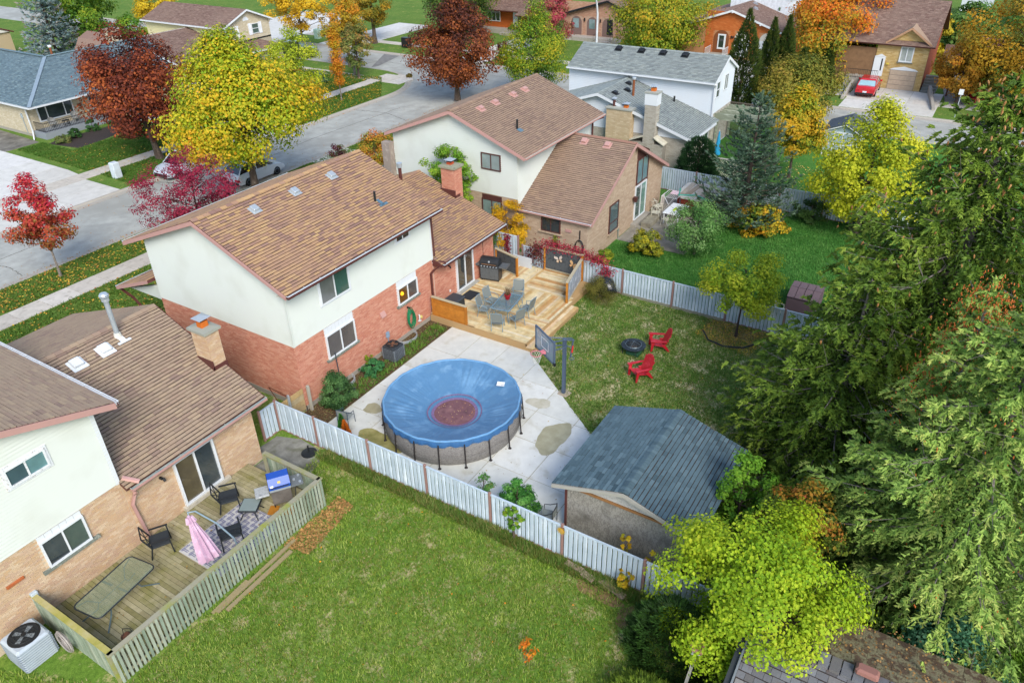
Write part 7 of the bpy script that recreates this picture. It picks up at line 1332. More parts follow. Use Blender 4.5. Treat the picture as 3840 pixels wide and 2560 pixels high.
# utility boxes, bins, posts
b = MB(); b.rbox(29.6, 30.15, 53.1, 53.65, 0, 1.15, .04); tag(b.obj('utility_box', mat('pale_blue_cabinet', ['#dfe7ec', '#cfd9e0'], rough=.5)), 'white utility box on the verge opposite the bungalow', 'utility box')
b = MB(); b.rbox(75.7, 76.4, 77.6, 78.3, 0, 1.2, .04); tag(b.obj('utility_box', mat('pale_green_cabinet', ['#b9d3c2', '#a8c4b2'], rough=.5)), 'pale green utility box beside the ramp driveway', 'utility box')
b = MB(); b.rbox(76.3, 77.0, 62.9, 64.0, 0.1, 1.2, .05); tag(b.obj('mail_cabinet', BLACK), 'black mail cabinet on the verge across the side street', 'cabinet')
b = MB(); b.cyl(62.6, 59.4, 0, 1.4, .13, n=8); tag(b.obj('wooden_post', mat('grey_timber_post', ['#8b8478'])), 'short grey post on the street corner lawn', 'post')
sg = thing('signpost', 'small white sign on a thin post by the walkway', 'sign', (74.5, 2.2, 0)); b = MB(); b.cyl(74.5, 2.2, 0, 2.3, .04, n=6); b.obj('post', METAL, sg); b = MB(); b.box(74.44, 74.46, 2.05, 2.4, 1.9, 2.35); b.obj('sign_plate', WHITE, sg)
fl = thing('flag', 'red and white flag on a brown post by the straw brick house', 'flag', (81.5, 3.6, 0)); b = MB(); b.bar((81.5, 3.6, 0), (81.5, 3.6, 2.6), .14); b.obj('post', BROWN, fl); b = MB(); b.m = 0; b.hexa([(81.45, 3.5, 2.2), (81.45, 3.3, 2.2), (81.4, 3.3, 2.2), (81.4, 3.5, 2.2)], [(81.45, 3.5, 3.9), (81.45, 3.0, 3.6), (81.4, 3.0, 3.6), (81.4, 3.5, 3.9)]); b.obj('flag_cloth', mat('flag_cloth', ['#e06a70', '#f1e9ea'], noise=(1.1, .05)), fl)
gnome = None
# ------------------------------------------------------------------ vehicles
def wheel(parent, x, y, r=.32, w=.22, rimm=None):
    T = Matrix.Translation((x, y, r)) @ Matrix.Rotation(R_(90), 4, 'X'); b = MB(T); b.lathe([(r * .6, -w / 2), (r * .95, -w / 2), (r, -w / 2 + .03), (r, w / 2 - .03), (r * .95, w / 2), (r * .6, w / 2)], n=20); o = b.obj('wheel', mat('tyre_rubber', ['#222324'], rough=.9), parent, smooth=True)
    b = MB(T); s_ = 1 if y < 0 else -1
    b.lathe([(r * .62, s_ * (w / 2 - .02)), (r * .6, s_ * (w / 2 + .005)), (r * .2, s_ * (w / 2 - .02)), (.01, s_ * (w / 2 - .01))], n=20, caps=False); b.obj('rim', rimm or mat('alloy_grey', ['#9aa0a5', '#82888d'], metal=.6, rough=.35), o, smooth='all')
def car(name, label, cat, loc, rz, L_, W_, prof, belt, paint, roofp, wb_, wr=.32, glassm=None, plate_=True, rimm=None, extra=None, roofm=None):
    """prof: (x, z_lower, z_belt) stations along the length (front = +x); roofp: (x, z) greenhouse outline."""
    r = thing(name, label, cat); h = W_ / 2; rings = []; vs = []; fs = []
    for x, zl, zb in prof:
        k = 1 - .10 * max(0, (abs(x) - L_ * .33) / (L_ * .17)) ** 2; w_ = h * k; rings.append([(x, -w_ * .93, zl), (x, -w_, zl + (zb - zl) * .25), (x, -w_ * 1.0, zl + (zb - zl) * .6), (x, -w_ * .95, zb - .03), (x, -w_ * .85, zb), (x, 0, zb + .03), (x, w_ * .85, zb), (x, w_ * .95, zb - .03), (x, w_ * 1.0, zl + (zb - zl) * .6), (x, w_, zl + (zb - zl) * .25), (x, w_ * .93, zl)])
    n = 11
    for rg_ in rings: vs += rg_
    for i in range(len(rings) - 1):
        for k in range(n): fs.append((i * n + k, i * n + (k + 1) % n, (i + 1) * n + (k + 1) % n, (i + 1) * n + k))
    fs += [tuple(range(n)), tuple(reversed(range((len(rings) - 1) * n, len(rings) * n)))]
    b = MB(); b.add(vs, fs, .5); b.obj('body', paint, r, smooth=True)
    zb0 = roofp[0][1] - .02; b = MB(); m_ = len(roofp); top = max(z for _, z in roofp); vs = []
    for s_ in (-1, 1):
        for x, z in roofp: f = (z - zb0) / (top - zb0); vs.append((x, s_ * h * (.88 - .17 * f), z))
    b.add(vs, [tuple(range(m_)), tuple(reversed(range(m_, 2 * m_)))] + [(i, i + m_, i + m_ + 1, i + 1) for i in range(m_ - 1)]); b.obj('windows', glassm or glass('car_glass', '#1f2b30'), r)
    tops = [(x, z) for x, z in roofp if z > top - .1]; b = MB(); x0, x1 = min(x for x, _ in tops), max(x for x, _ in tops)
    b.hexa([(x0 - .1, -h * .75, top - .1), (x1 + .12, -h * .75, top - .1), (x1 + .12, h * .75, top - .1), (x0 - .1, h * .75, top - .1)], [(x0 - .02, -h * .68, top + .03), (x1 - .02, -h * .68, top + .03), (x1 - .02, h * .68, top + .03), (x0 - .02, h * .68, top + .03)]); b.obj('roof', roofm or paint, r, smooth=False)
    b = MB()
    for s_ in (-1, 1):
        pts = [(x, s_ * h * (.89 - .17 * (z - zb0) / (top - zb0)), z) for x, z in roofp]
        for p, q in ((0, 1), (m_ - 2, m_ - 1)): b.bar(pts[p], pts[q], .07, .05)
        xm = (x0 + x1) / 2; b.bar((xm, s_ * h * .89, zb0), (xm, s_ * h * .73, top), .07, .05)
    b.obj('pillars', paint, r)
    for x in (-wb_ / 2, wb_ / 2):
        for s_ in (-1, 1): wheel(r, x, s_ * (h - .11), wr, rimm=rimm)
    for s_ in (-1, 1):
        zt = prof[0][2] - .12; b = MB(); b.rbox(-L_ / 2 - .01, -L_ / 2 + .25, min(s_ * h * .5, s_ * h * .93), max(s_ * h * .5, s_ * h * .93), zt - .17, zt, .02); b.obj('tail_light', mat('tail_red', ['#b3202a'], rough=.25), r)
        zt = prof[-1][2] - .06; b = MB(); b.rbox(L_ / 2 - .28, L_ / 2 - .01, min(s_ * h * .5, s_ * h * .9), max(s_ * h * .5, s_ * h * .9), zt - .14, zt, .02); b.obj('headlight', glass('headlight', '#c5ced3'), r)
        b = MB(); b.rbox(x1 + .25, x1 + .42, min(s_ * h * .98, s_ * h * 1.16), max(s_ * h * .98, s_ * h * 1.16), zb0 - .02, zb0 + .14, .02); b.obj('mirror', paint if cat != 'red' else BLACK, r)
    b = MB(); b.box(-L_ / 2 - .02, -L_ / 2 + .08, -h * .85, h * .85, prof[0][1] - .02, prof[0][1] + .14); b.box(L_ / 2 - .1, L_ / 2 + .01, -h * .8, h * .8, prof[-1][1] - .02, prof[-1][1] + .16); b.obj('bumper_trim', BLACK, r)
    if plate_: b = MB(); b.box(-L_ / 2 - .035, -L_ / 2 - .01, -.17, .17, prof[0][1] + .16, prof[0][1] + .3); b.obj('number_plate', mat('plate_white', ['#dfe6ee']), r)
    b = MB(); b.box(-L_ * .3, -L_ * .29, -h * 1.002, h * 1.002, .35, .8) if 0 else None
    for s_ in (-1, 1):
        for x in (x0 * .4, x1 * .7): b = MB(); b.box(x, x + .16, min(s_ * h * .99, s_ * h * 1.03), max(s_ * h * .99, s_ * h * 1.03), zb0 - .18, zb0 - .14); b.obj('door_handle', paint, r)
    if extra: extra(r, h)
    place_rot(r, loc, rz); return r
WP = mat('white_car_paint', ['#e3e8ee'], rough=.25, spec=.6, coat=.5, noise=(1, .03)); SP = mat('silver_white_paint', ['#cfd6e2'], rough=.25, spec=.6, coat=.5, noise=(1, .03)); RP = mat('red_car_paint', ['#c5141f'], rough=.25, spec=.6, coat=.5, noise=(1, .03)); BP = mat('black_car_paint', ['#23282e'], rough=.2, spec=.6, coat=.6, noise=(1, .03))
hatch = [(-2.15, .3, .78), (-2.0, .22, .98), (-1.4, .2, 1.0), (0, .19, .95), (1.1, .2, .92), (1.75, .22, .8), (2.1, .25, .66), (2.2, .32, .5)]
car('hatchback_car', 'white hatchback parked at the near kerb under the big maple', 'car', (35.0, 44.35, -.12), 0, 4.4, 1.78, hatch, .95, WP, [(-2.02, .96), (-1.62, 1.4), (-.9, 1.5), (.1, 1.47), (.55, 1.38), (1.2, .93)], 2.65)
car('suv_car', 'white car parked at the far kerb behind the burgundy crab apple', 'car', (33.5, 50.15, -.12), R_(180), 4.5, 1.82, [(-2.2, .35, .85), (-2.05, .25, 1.05), (-1.4, .22, 1.05), (0, .22, 1.0), (1.1, .22, .98), (1.8, .25, .88), (2.15, .3, .72), (2.25, .36, .52)], 1, SP, [(-2.1, 1.0), (-1.8, 1.5), (-.9, 1.62), (.2, 1.58), (.6, 1.48), (1.25, .98)], 2.65, .34)
car('sedan_car', 'red sedan parked nose in on the sloping driveway', 'car', (79.6, 10.15, .04), R_(2), 4.5, 1.8, [(-2.25, .32, .85), (-2.1, .24, 1.0), (-1.3, .2, 1.0), (0, .19, .95), (1.1, .2, .93), (1.85, .24, .82), (2.2, .28, .68), (2.28, .34, .5)], .95, RP, [(-1.75, .98), (-1.05, 1.4), (-.5, 1.46), (.2, 1.44), (.5, 1.36), (1.2, .94)], 2.65, glassm=glass('car_glass_pale', '#9fc4cc', .1))
car('hatchback_car', 'dark car at the far left edge of the street', 'car', (14.6, 49.8, -.12), R_(180), 4.3, 1.78, hatch, .95, BP, [(-2.02, .96), (-1.62, 1.4), (-.9, 1.5), (.1, 1.47), (.55, 1.38), (1.2, .93)], 2.65)
car('estate_car', 'pale teal car on the driveway behind the dark red maple', 'car', (42.8, 60.5, .04), R_(90), 4.5, 1.8, hatch, .95, mat('teal_car_paint', ['#a9c6d2'], rough=.25, coat=.5), [(-2.02, .96), (-1.62, 1.4), (-.9, 1.5), (.1, 1.47), (.55, 1.38), (1.2, .93)], 2.65)
def bed(r, h):
    b = MB(); b.box(-2.6, -.85, -h * .8, h * .8, 1.08, 1.12); b.obj('cargo_bed', BLACK, r); b = MB()
    for s_ in (-1, 1): b.box(-2.65, -.8, min(s_ * h * .82, s_ * h * .95), max(s_ * h * .82, s_ * h * .95), 1.1, 1.22)
    b.obj('bed_rail', BP, r)
car('pickup_truck', 'black pickup truck parked beneath the yellow tree', 'truck', (66.6, 72.6, -.12), R_(-62), 5.5, 1.95, [(-2.75, .5, 1.05), (-2.6, .42, 1.12), (-.8, .4, 1.12), (.9, .4, 1.12), (1.4, .4, 1.12), (2.3, .42, 1.08), (2.65, .46, .98), (2.75, .55, .7)], 1.1, BP, [(-.85, 1.1), (-.75, 1.75), (-.2, 1.82), (.6, 1.8), (.85, 1.7), (1.4, 1.1)], 3.4, .42, extra=bed)
# ------------------------------------------------------------------ vegetation
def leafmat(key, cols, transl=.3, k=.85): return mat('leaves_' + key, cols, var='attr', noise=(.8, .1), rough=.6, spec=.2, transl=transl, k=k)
BARK = mat('bark_grey_brown', ['#6e6257', '#57493f', '#7e7266'], noise=(7, .3), stretch=(1, 1, .25), rough=.95); BARKD = mat('bark_dark', ['#4d4039', '#3d322d'], noise=(7, .3), rough=.95); BARKP = mat('bark_pale', ['#938a80', '#7d746a', '#a49c92'], noise=(9, .25), rough=.95)
PROF = {'round': lambda t: np.sqrt(np.clip(1 - (2 * t - 1) ** 2, 0, 1)) ** .85,
        'maple': lambda t: np.clip(np.sin(np.pi * np.clip(t, 0, 1) ** .72) ** .62, 0, 1),
        'oval': lambda t: np.clip(np.sin(np.pi * np.clip(t, 0, 1) ** .62) ** .75, 0, 1),
        'column': lambda t: np.clip(1 - t ** 3, 0, 1) * (.55 + .45 * np.sin(np.pi * t)),
        'cone': lambda t: np.clip((1 - t) ** .75 * (1 - .5 * np.exp(-t * 14)), 0, 1), 'vase': lambda t: np.clip((t + .15) ** .6 * (1 - t ** 6), 0, 1), 'shrub': lambda t: np.clip((1 - t ** 2.2) ** .5, 0, 1)}
def unitv(rs, n): v = rs.normal(size=(n, 3)); return v / np.linalg.norm(v, axis=1, keepdims=True)
def leaf_quads(P, N, rs, ln, wd, var, fold=.0):
    """one diamond per leaf at P with normal N"""
    n = len(P); N = N / np.linalg.norm(N, axis=1, keepdims=True); r = unitv(rs, n); a = np.cross(N, r); a /= np.linalg.norm(a, axis=1, keepdims=True) + 1e-9; b = np.cross(N, a)
    sz = rs.uniform(.5, 1.4, n); L_ = (ln * sz * rs.uniform(.85, 1.15, n))[:, None]; W_ = (wd * sz * rs.uniform(.8, 1.15, n))[:, None]
    V = np.stack([P - a * L_ / 2, P + b * W_ / 2 - a * L_ * .05 + N * L_ * fold, P + a * L_ / 2, P - b * W_ / 2 - a * L_ * .05 + N * L_ * fold], 1)
    return V.reshape(-1, 3), np.arange(n * 4).reshape(-1, 4), var
def grow(base, h, r, z0, clumps, rs, tr, th, wood, parent, lean=(0, 0), nl=16, name='trunk', twig=0):
    """trunk, limbs reaching the clump centres, finer twigs"""
    b = MB(); bx, by, bz = base; top = z0 + (h - z0) * .72; pts = []; rad = []
    for i in range(8):
        t = i / 7; pts.append((bx + lean[0] * t + .06 * th * math.sin(3 * t + bx) * 4 * t, by + lean[1] * t + .05 * math.cos(4 * t + by) * t, bz + top * t)); rad.append(tr * (1.35 if i == 0 else 1) * (1 - .82 * t))
    b.tube(pts, rad, 8)
    idx = rs.permutation(len(clumps))[:nl]
    for i in idx:
        c = clumps[i]; t = min(.95, max(z0 / top * .8, (c[2] - bz - (.25 + .3 * rs.rand()) * math.hypot(c[0] - bx, c[1] - by)) / top)); k = t * 7; a = int(k); f = k - a; p0 = Vector(pts[a]) * (1 - f) + Vector(pts[min(a + 1, 7)]) * f
        q = Vector(c); m_ = p0.lerp(q, .5) + Vector((rs.uniform(-.15, .15), rs.uniform(-.15, .15), .12)) * (q - p0).length * .5; r0 = rad[a] * .5
        b.tube([p0, p0.lerp(m_, .5) + Vector((0, 0, .03)), m_, m_.lerp(q, .6), q], [r0, r0 * .8, r0 * .55, r0 * .35, r0 * .15], 5)
        for _ in range(twig):
            s = m_.lerp(q, rs.rand()); e = s + Vector(tuple(rs.normal(size=3) * (q - p0).length * .22)); b.tube([s, e], [r0 * .25, .006], 3)
    return b.obj(name, wood, parent, smooth=True)
def tree(name, label, cat, base, h, r, z0, cols, n=14000, leaf=.13, shape='maple', seed=1, nc=70, group=None, wood=None, tr=None, mode=0, transl=.33, k=.86, ry=None, gap=.0, grad=.35, lean=(0, 0), nl=18, twig=1, cs=(.17, .30), flat=0, droop=0, wr=.75):
    rs = np.random.RandomState(seed); base = tuple(base) + (0,) if len(base) == 2 else tuple(base); bx, by, bz = base; ry = ry or r
    T = thing(name, label, cat, base, group); pf = PROF[shape]; t = rs.rand(nc * 3) ** .9; w = pf(t); keep = rs.rand(len(t)) < w; t = t[keep][:nc]; nc = len(t)
    a = rs.rand(nc) * 6.283 if True else 0; a = (np.arange(nc) * 2.39996 + rs.uniform(-.5, .5, nc)); q = np.clip(rs.rand(nc) ** .38, .25, 1)
    cr = r * rs.uniform(cs[0], cs[1], nc); R = pf(t); irr = 1 + .10 * np.sin(a * 3 + seed) + .07 * np.sin(a * 5 + seed * 2 + t * 6)
    C = np.stack([bx + lean[0] * t + np.cos(a) * q * np.maximum(R * r * irr - cr * .7, .02), by + lean[1] * t + np.sin(a) * q * np.maximum(R * ry * irr - cr * .7, .02), bz + z0 + t * (h - z0 - cr * .3)], 1)
    grow(base, h, r, z0, C, rs, tr or max(.05, h * .022), r * .3, wood or BARK, T, lean, nl=min(nl, nc), twig=twig)
    wgt = cr ** 2; cnt = np.maximum(3, (wgt / wgt.sum() * n).astype(int)); ci = np.repeat(np.arange(nc), cnt); m = len(ci)
    d = unitv(rs, m); rad = rs.rand(m) ** .33; sc = np.array([1, 1, .72]); P = C[ci] + d * (cr[ci] * rad * rs.uniform(.8, 1.15, m))[:, None] * sc
    if droop: P[:, 2] -= droop * rs.rand(m) * cr[ci]
    ctr = np.array([bx, by, bz + z0 + (h - z0) * .4]); out = P - ctr; out /= np.linalg.norm(out, axis=1, keepdims=True) + 1e-9
    N = d * .5 + out * .6 + unitv(rs, m) * .55 + np.array([0, 0, .35])
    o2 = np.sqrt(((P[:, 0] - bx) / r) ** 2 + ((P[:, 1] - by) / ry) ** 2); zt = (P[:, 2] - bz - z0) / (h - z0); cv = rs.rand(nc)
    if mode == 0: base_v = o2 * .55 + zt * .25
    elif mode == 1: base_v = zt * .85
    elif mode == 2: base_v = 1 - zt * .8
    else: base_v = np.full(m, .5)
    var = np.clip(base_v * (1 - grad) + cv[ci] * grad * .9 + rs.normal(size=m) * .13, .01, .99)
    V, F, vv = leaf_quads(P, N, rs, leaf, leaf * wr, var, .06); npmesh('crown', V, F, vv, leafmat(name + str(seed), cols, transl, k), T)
    return T
def fingers(P, D, L_, W_, var, N=3):
    """slender cones: needled shoots"""
    n = len(P); r = np.cross(D, np.array([0.31, .52, .79])); r /= np.linalg.norm(r, axis=1, keepdims=True) + 1e-9; s = np.cross(D, r); V = np.empty((n, N + 1, 3))
    L_ = L_[:, None]; W_ = W_[:, None]
    for k in range(N): a = 6.2832 * k / N; V[:, k] = P + D * L_ * .08 + (r * math.cos(a) + s * math.sin(a)) * W_ / 2
    V[:, N] = P + D * L_; F = []; base = np.arange(n)[:, None] * (N + 1)
    F = np.concatenate([base + np.array([[k, (k + 1) % N, N]]) for k in range(N)], 0); return V.reshape(-1, 3), F, np.tile(var, N)
def conifer(name, label, cat, base, h, r, cols, seed=1, whorls=26, per=9, z0=.6, sub=26, fing=12, fl=.13, fw=.04, droop=.35, tip=.25, hang=.6, group=None, wood=None, lean=(0, 0), pw=.85, tr=None, k=.7, cones=None, irregular=.2, side=.36, barebr=0):
    rs = np.random.RandomState(seed); base = tuple(base) + (0,) if len(base) == 2 else tuple(base); B0 = np.array(base); T = thing(name, label, cat, base, group); tr = tr or h * .017
    b = MB(); b.tube([(B0[0] + lean[0] * t, B0[1] + lean[1] * t, B0[2] + h * t) for t in (0, .25, .5, .75, .97)], [tr * 1.3, tr, tr * .72, tr * .4, tr * .08], 9)
    Ps = []; Ds = []; Ls = []; Vs = []; tips = []
    for w in range(whorls):
        tz = (w + rs.uniform(-.3, .3)) / whorls; z = z0 + (h - z0) * max(0, tz) ** .95; rad = r * (1 - max(0, tz)) ** pw + .1
        nb = max(4, int(per * (1 - tz * .45)))
        for j in range(nb):
            a = 6.2832 * (j + rs.rand() * .8) / nb + w * 1.1; L = rad * rs.uniform(1 - irregular * 1.5, 1 + irregular * .5); u = np.array([math.cos(a), math.sin(a), 0]); s = np.linspace(0, 1, 7); up = .25 * (tz - .3)
            zc = z + L * (up * s - droop * s ** 1.3 * (1 - tz * .8) + tip * s ** 3)
            br = np.stack([B0[0] + lean[0] * z / h + u[0] * L * s, B0[1] + lean[1] * z / h + u[1] * L * s, B0[2] + zc], 1)
            if L > .5: b.tube([(p[0], p[1], p[2] - .05 * L / r - .02) for p in br], [max(.006, .012 * L * (1 - q * .9)) for q in s], 4, cap=False)
            m = max(4, int(sub * L / r)); ss = .1 + .9 * (np.arange(m) + rs.rand(m)) / m if L > 1 else (np.arange(m) + rs.rand(m)) / m; pos = np.stack([np.interp(ss, s, br[:, i]) for i in range(3)], 1) + rs.normal(size=(m, 3)) * .035 * L; tan = np.stack([np.interp(ss, s[:-1] + .08, np.diff(br[:, i])) for i in range(3)], 1); tan /= np.linalg.norm(tan, axis=1, keepdims=True) + 1e-9
            sd = np.where(np.arange(m) % 2, 1., -1.)[:, None]; lat = np.cross(tan, np.array([0, 0, 1.])) * sd; lat /= np.linalg.norm(lat, axis=1, keepdims=True) + 1e-9; lat = lat * rs.uniform(.1, 1.1, m)[:, None] + unitv(rs, m) * .32
            sl = L * side * (1.08 - ss) * rs.uniform(.35, 1.15, m) + .14; dr = lat * .85 + tan * .7 + np.array([0, 0, -hang]) * rs.uniform(-.25, 1.2, m)[:, None]; dr /= np.linalg.norm(dr, axis=1, keepdims=True); bv = rs.uniform(-.2, .2); cl = rs.uniform(-.14, .14, m)
            for f in range(fing):
                q = (f + rs.rand(m)) / fing; P = pos + dr * (sl * q)[:, None]; P[:, 2] -= (q ** 2) * sl * hang * .5; fd = dr * .75 + np.cross(dr, np.array([0, 0, 1.])) * (1 if f % 2 else -1) * .5 + unitv(rs, m) * .42 + np.array([0, 0, .12]); fd /= np.linalg.norm(fd, axis=1, keepdims=True)
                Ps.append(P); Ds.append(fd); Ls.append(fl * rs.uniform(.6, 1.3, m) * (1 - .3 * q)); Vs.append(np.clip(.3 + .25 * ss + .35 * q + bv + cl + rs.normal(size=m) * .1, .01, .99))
            if rs.rand() < .3 and L > 1.5:
                for _ in range(4):
                    p = br[rs.randint(2, 6)]; b.tube([tuple(p), tuple(p + rs.normal(size=3) * .22), tuple(p + rs.normal(size=3) * .4 + np.array([0, 0, .1]))], [.012, .008, .004], 3, cap=False)
            tips += [br[-1], br[4], br[5]]
    # leader
    m = 60; q = rs.rand(m); P = np.stack([B0[0] + lean[0] + rs.normal(size=m) * .03, B0[1] + lean[1] + rs.normal(size=m) * .03, B0[2] + h * (.93 + .07 * q)], 1); d = unitv(rs, m); d[:, 2] = np.abs(d[:, 2]) + .8; d /= np.linalg.norm(d, axis=1, keepdims=True); Ps.append(P); Ds.append(d); Ls.append(np.full(m, fl)); Vs.append(np.full(m, .8))
    b.obj('trunk', wood or BARKP, T, smooth=True)
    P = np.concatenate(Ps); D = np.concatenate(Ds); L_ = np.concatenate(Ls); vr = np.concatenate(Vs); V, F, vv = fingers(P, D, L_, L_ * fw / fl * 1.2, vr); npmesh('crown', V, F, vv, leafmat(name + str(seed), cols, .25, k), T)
    if cones:
        cn, cl, zlo, cm, pick = cones; tips = np.array(tips); tips = tips[tips[:, 2] > B0[2] + h * zlo]; me = bpy.data.meshes.new('cone'); mb = MB(); mb.lathe([(.006, 0), (cl * .17, -cl * .2), (cl * .19, -cl * .5), (cl * .12, -cl * .85), (.004, -cl)], n=6, var=.5); me.from_pydata([tuple(v) for v in mb.v], [], mb.f); me.materials.append(cm); me.shade_smooth()
        off = woff(T)
        for i in range(cn):
            p = tips[rs.randint(len(tips))] + rs.normal(size=3) * .22; 
            if i < pick: o = bpy.data.objects.new('cone', me); COL.objects.link(o); o.parent = T; o.location = Vector(p) - off; o.rotation_euler = (rs.uniform(-.4, .4), rs.uniform(-.4, .4), 0); o.scale = (rs.uniform(.8, 1.25),) * 3
        if cn > pick:
            mb = MB()
            for i in range(cn - pick):
                p = tips[rs.randint(len(tips))] + rs.normal(size=3) * .25; mb.T = Matrix.Translation(tuple(p)) @ Matrix.Rotation(rs.uniform(-.5, .5), 4, 'X') @ Matrix.Rotation(rs.uniform(-.5, .5), 4, 'Y'); mb.lathe([(.004, 0), (cl * .2, -cl * .25), (cl * .18, -cl * .6), (.004, -cl)], n=4)
            mb.obj('small_cones', cm, T, kind='stuff')
    return T
def evergreen(name, label, cat, base, h, r, cols, n=9000, seed=1, shape='cone', lf=.14, lw=.035, group=None, up=.8, k=.7, ry=None, z0=.0, box=None):
    rs = np.random.RandomState(seed); base = tuple(base) + (0,) if len(base) == 2 else tuple(base); T = thing(name, label, cat, base, group); pf = PROF[shape]; ry = ry or r
    b = MB(); b.tube([base, (base[0], base[1], base[2] + h * .85)], [max(.03, r * .09), .015], 6); b.obj('trunk', BARKD, T)
    if shape == 'box': pass
    t = rs.rand(int(n * 2.2)); t = t[rs.rand(len(t)) < np.maximum(pf(t), .15)][:n]; n = len(t); a = rs.rand(n) * 6.283; R = pf(t); lump = 1 + .13 * np.sin(a * 5 + t * 17 + seed) + .09 * np.sin(a * 9 - t * 31) + .06 * np.sin(t * 60 + a * 3); q = rs.uniform(.72, 1.0, n) ** .6
    P = np.stack([base[0] + np.cos(a) * R * r * q * lump, base[1] + np.sin(a) * R * ry * q * lump, base[2] + z0 + t * (h - z0)], 1); D = np.stack([np.cos(a) * .7, np.sin(a) * .7, np.full(n, up)], 1) + unitv(rs, n) * .35; D /= np.linalg.norm(D, axis=1, keepdims=True)
    var = np.clip((lump - .72) * 1.1 + q * .1 + rs.normal(size=n) * .15, .01, .99); V, F, vv = fingers(P, D, lf * rs.uniform(.6, 1.3, n), np.full(n, lw), var); npmesh('crown', V, F, vv, leafmat(name + str(seed), cols, .1, k), T); return T

# palettes run from inner / low to outer / high
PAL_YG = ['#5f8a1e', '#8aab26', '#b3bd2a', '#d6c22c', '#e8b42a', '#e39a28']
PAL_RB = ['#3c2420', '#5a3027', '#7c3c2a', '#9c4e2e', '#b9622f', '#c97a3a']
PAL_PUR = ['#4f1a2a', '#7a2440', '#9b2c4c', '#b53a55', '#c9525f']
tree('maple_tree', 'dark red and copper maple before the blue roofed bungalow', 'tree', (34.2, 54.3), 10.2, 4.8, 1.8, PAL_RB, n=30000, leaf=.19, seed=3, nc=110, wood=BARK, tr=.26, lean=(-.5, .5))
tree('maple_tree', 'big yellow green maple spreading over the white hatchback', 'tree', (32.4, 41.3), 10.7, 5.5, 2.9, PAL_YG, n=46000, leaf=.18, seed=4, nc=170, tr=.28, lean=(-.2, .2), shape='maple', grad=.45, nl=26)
tree('maple_sapling', 'crimson red maple sapling on the verge at the left', 'tree', (18.35, 41.6), 6.2, 1.75, 1.9, ['#8a7a3c', '#b5653c', '#c9503f', '#cf3f4a', '#b82a48', '#a11f40'], n=9000, leaf=.13, seed=5, nc=55, mode=1, shape='oval', tr=.07, wood=BARKP, grad=.25, cs=(.2, .34))
tree('crab_apple_tree', 'sparse burgundy crab apple beyond the brown roof ridge', 'tree', (24.3, 36.6), 6.3, 3.1, 1.6, ['#5e1a2a', '#8c2440', '#a32c48', '#b83a52', '#9c3446'], n=13000, leaf=.13, seed=6, nc=130, shape='round', wood=BARKD, tr=.1, cs=(.1, .2), twig=4, nl=40, wr=.45)
tree('maple_tree', 'copper brown maple beside the street bend', 'tree', (59.3, 43.4), 9.6, 4.4, 1.7, ['#2e211f', '#4f2f26', '#744030', '#96532f', '#b5672f', '#8f5a45'], n=26000, leaf=.2, seed=7, nc=120, tr=.25, wood=BARK, mode=2, grad=.45, lean=(.3, 0))
tree('ash_tree', 'golden green oval tree behind the taupe roof', 'tree', (63.6, 37.2), 8.8, 4.0, .7, ['#3f6b22', '#5f8a26', '#8fa52a', '#c4b52c', '#dcb932'], n=24000, leaf=.18, seed=8, nc=120, shape='oval', tr=.2, grad=.3, wr=.5)
tree('maple_tree', 'crimson and pink topped tree before the arched porch house', 'tree', (83.0, 46.5), 7.9, 3.1, .8, ['#8a8a4a', '#a87a52', '#b85a5c', '#c93f60', '#d92f5c'], n=12000, leaf=.2, seed=9, nc=70, shape='oval', mode=1, grad=.45)
tree('maple_tree', 'broad green and gold maple above the light grey roof', 'tree', (84.0, 33.2), 7.9, 6.2, .9, ['#3f6f22', '#6f9126', '#a3a62a', '#cfae2c', '#dc9a2a'], n=24000, leaf=.22, seed=10, nc=120, shape='round', ry=6.0, grad=.5)
tree('maple_tree', 'large blazing orange maple left of the straw brick house', 'tree', (85.2, 15.2), 8.7, 5.9, 1.0, ['#54762a', '#8a8f2a', '#c9a02a', '#e08a26', '#e8742a', '#e35a28'], n=28000, leaf=.22, seed=11, nc=130, shape='round', mode=1, grad=.4, twig=2)
tree('maple_tree', 'yellow tree with forked trunk over the black pickup', 'tree', (69.3, 73.8), 8.8, 4.0, 2.6, ['#b58f22', '#d9ac28', '#ecc32c', '#f0cf3a'], n=11000, leaf=.2, seed=12, nc=70, shape='round', grad=.5, twig=4, nl=40, cs=(.12, .24))
tree('oak_tree', 'orange gold tree just left of the street bend', 'tree', (65.4, 62.6), 8.6, 2.9, 1.6, ['#7d8a2a', '#b59a2c', '#dc9f2a', '#e0842a'], n=12000, leaf=.19, seed=13, nc=70, shape='oval', mode=1, grad=.5)
tree('oak_tree', 'dark gold tree with thick trunk across the side street', 'tree', (76.9, 68.8), 8.8, 3.1, 2.3, ['#5a6a26', '#94852a', '#c79a2a', '#d4902c'], n=11000, leaf=.2, seed=14, nc=60, shape='round', grad=.5, tr=.28)
tree('oak_tree', 'wide green oak with autumn edges at the top centre', 'tree', (83.8, 60.0), 8.6, 5.2, 1.6, ['#2f5228', '#4a6a2c', '#6d7d30', '#a38a34'], n=20000, leaf=.22, seed=15, nc=100, shape='round', grad=.45)
tree('poplar_tree', 'narrow orange and green column tree on the corner lawn', 'tree', (54.0, 53.4), 8.0, .85, 1.4, ['#8aa02a', '#c9a62a', '#e0942a', '#dd7a2c'], n=7000, leaf=.13, seed=16, nc=50, shape='column', mode=2, grad=.5, tr=.06, wood=BARKP, cs=(.5, .8))
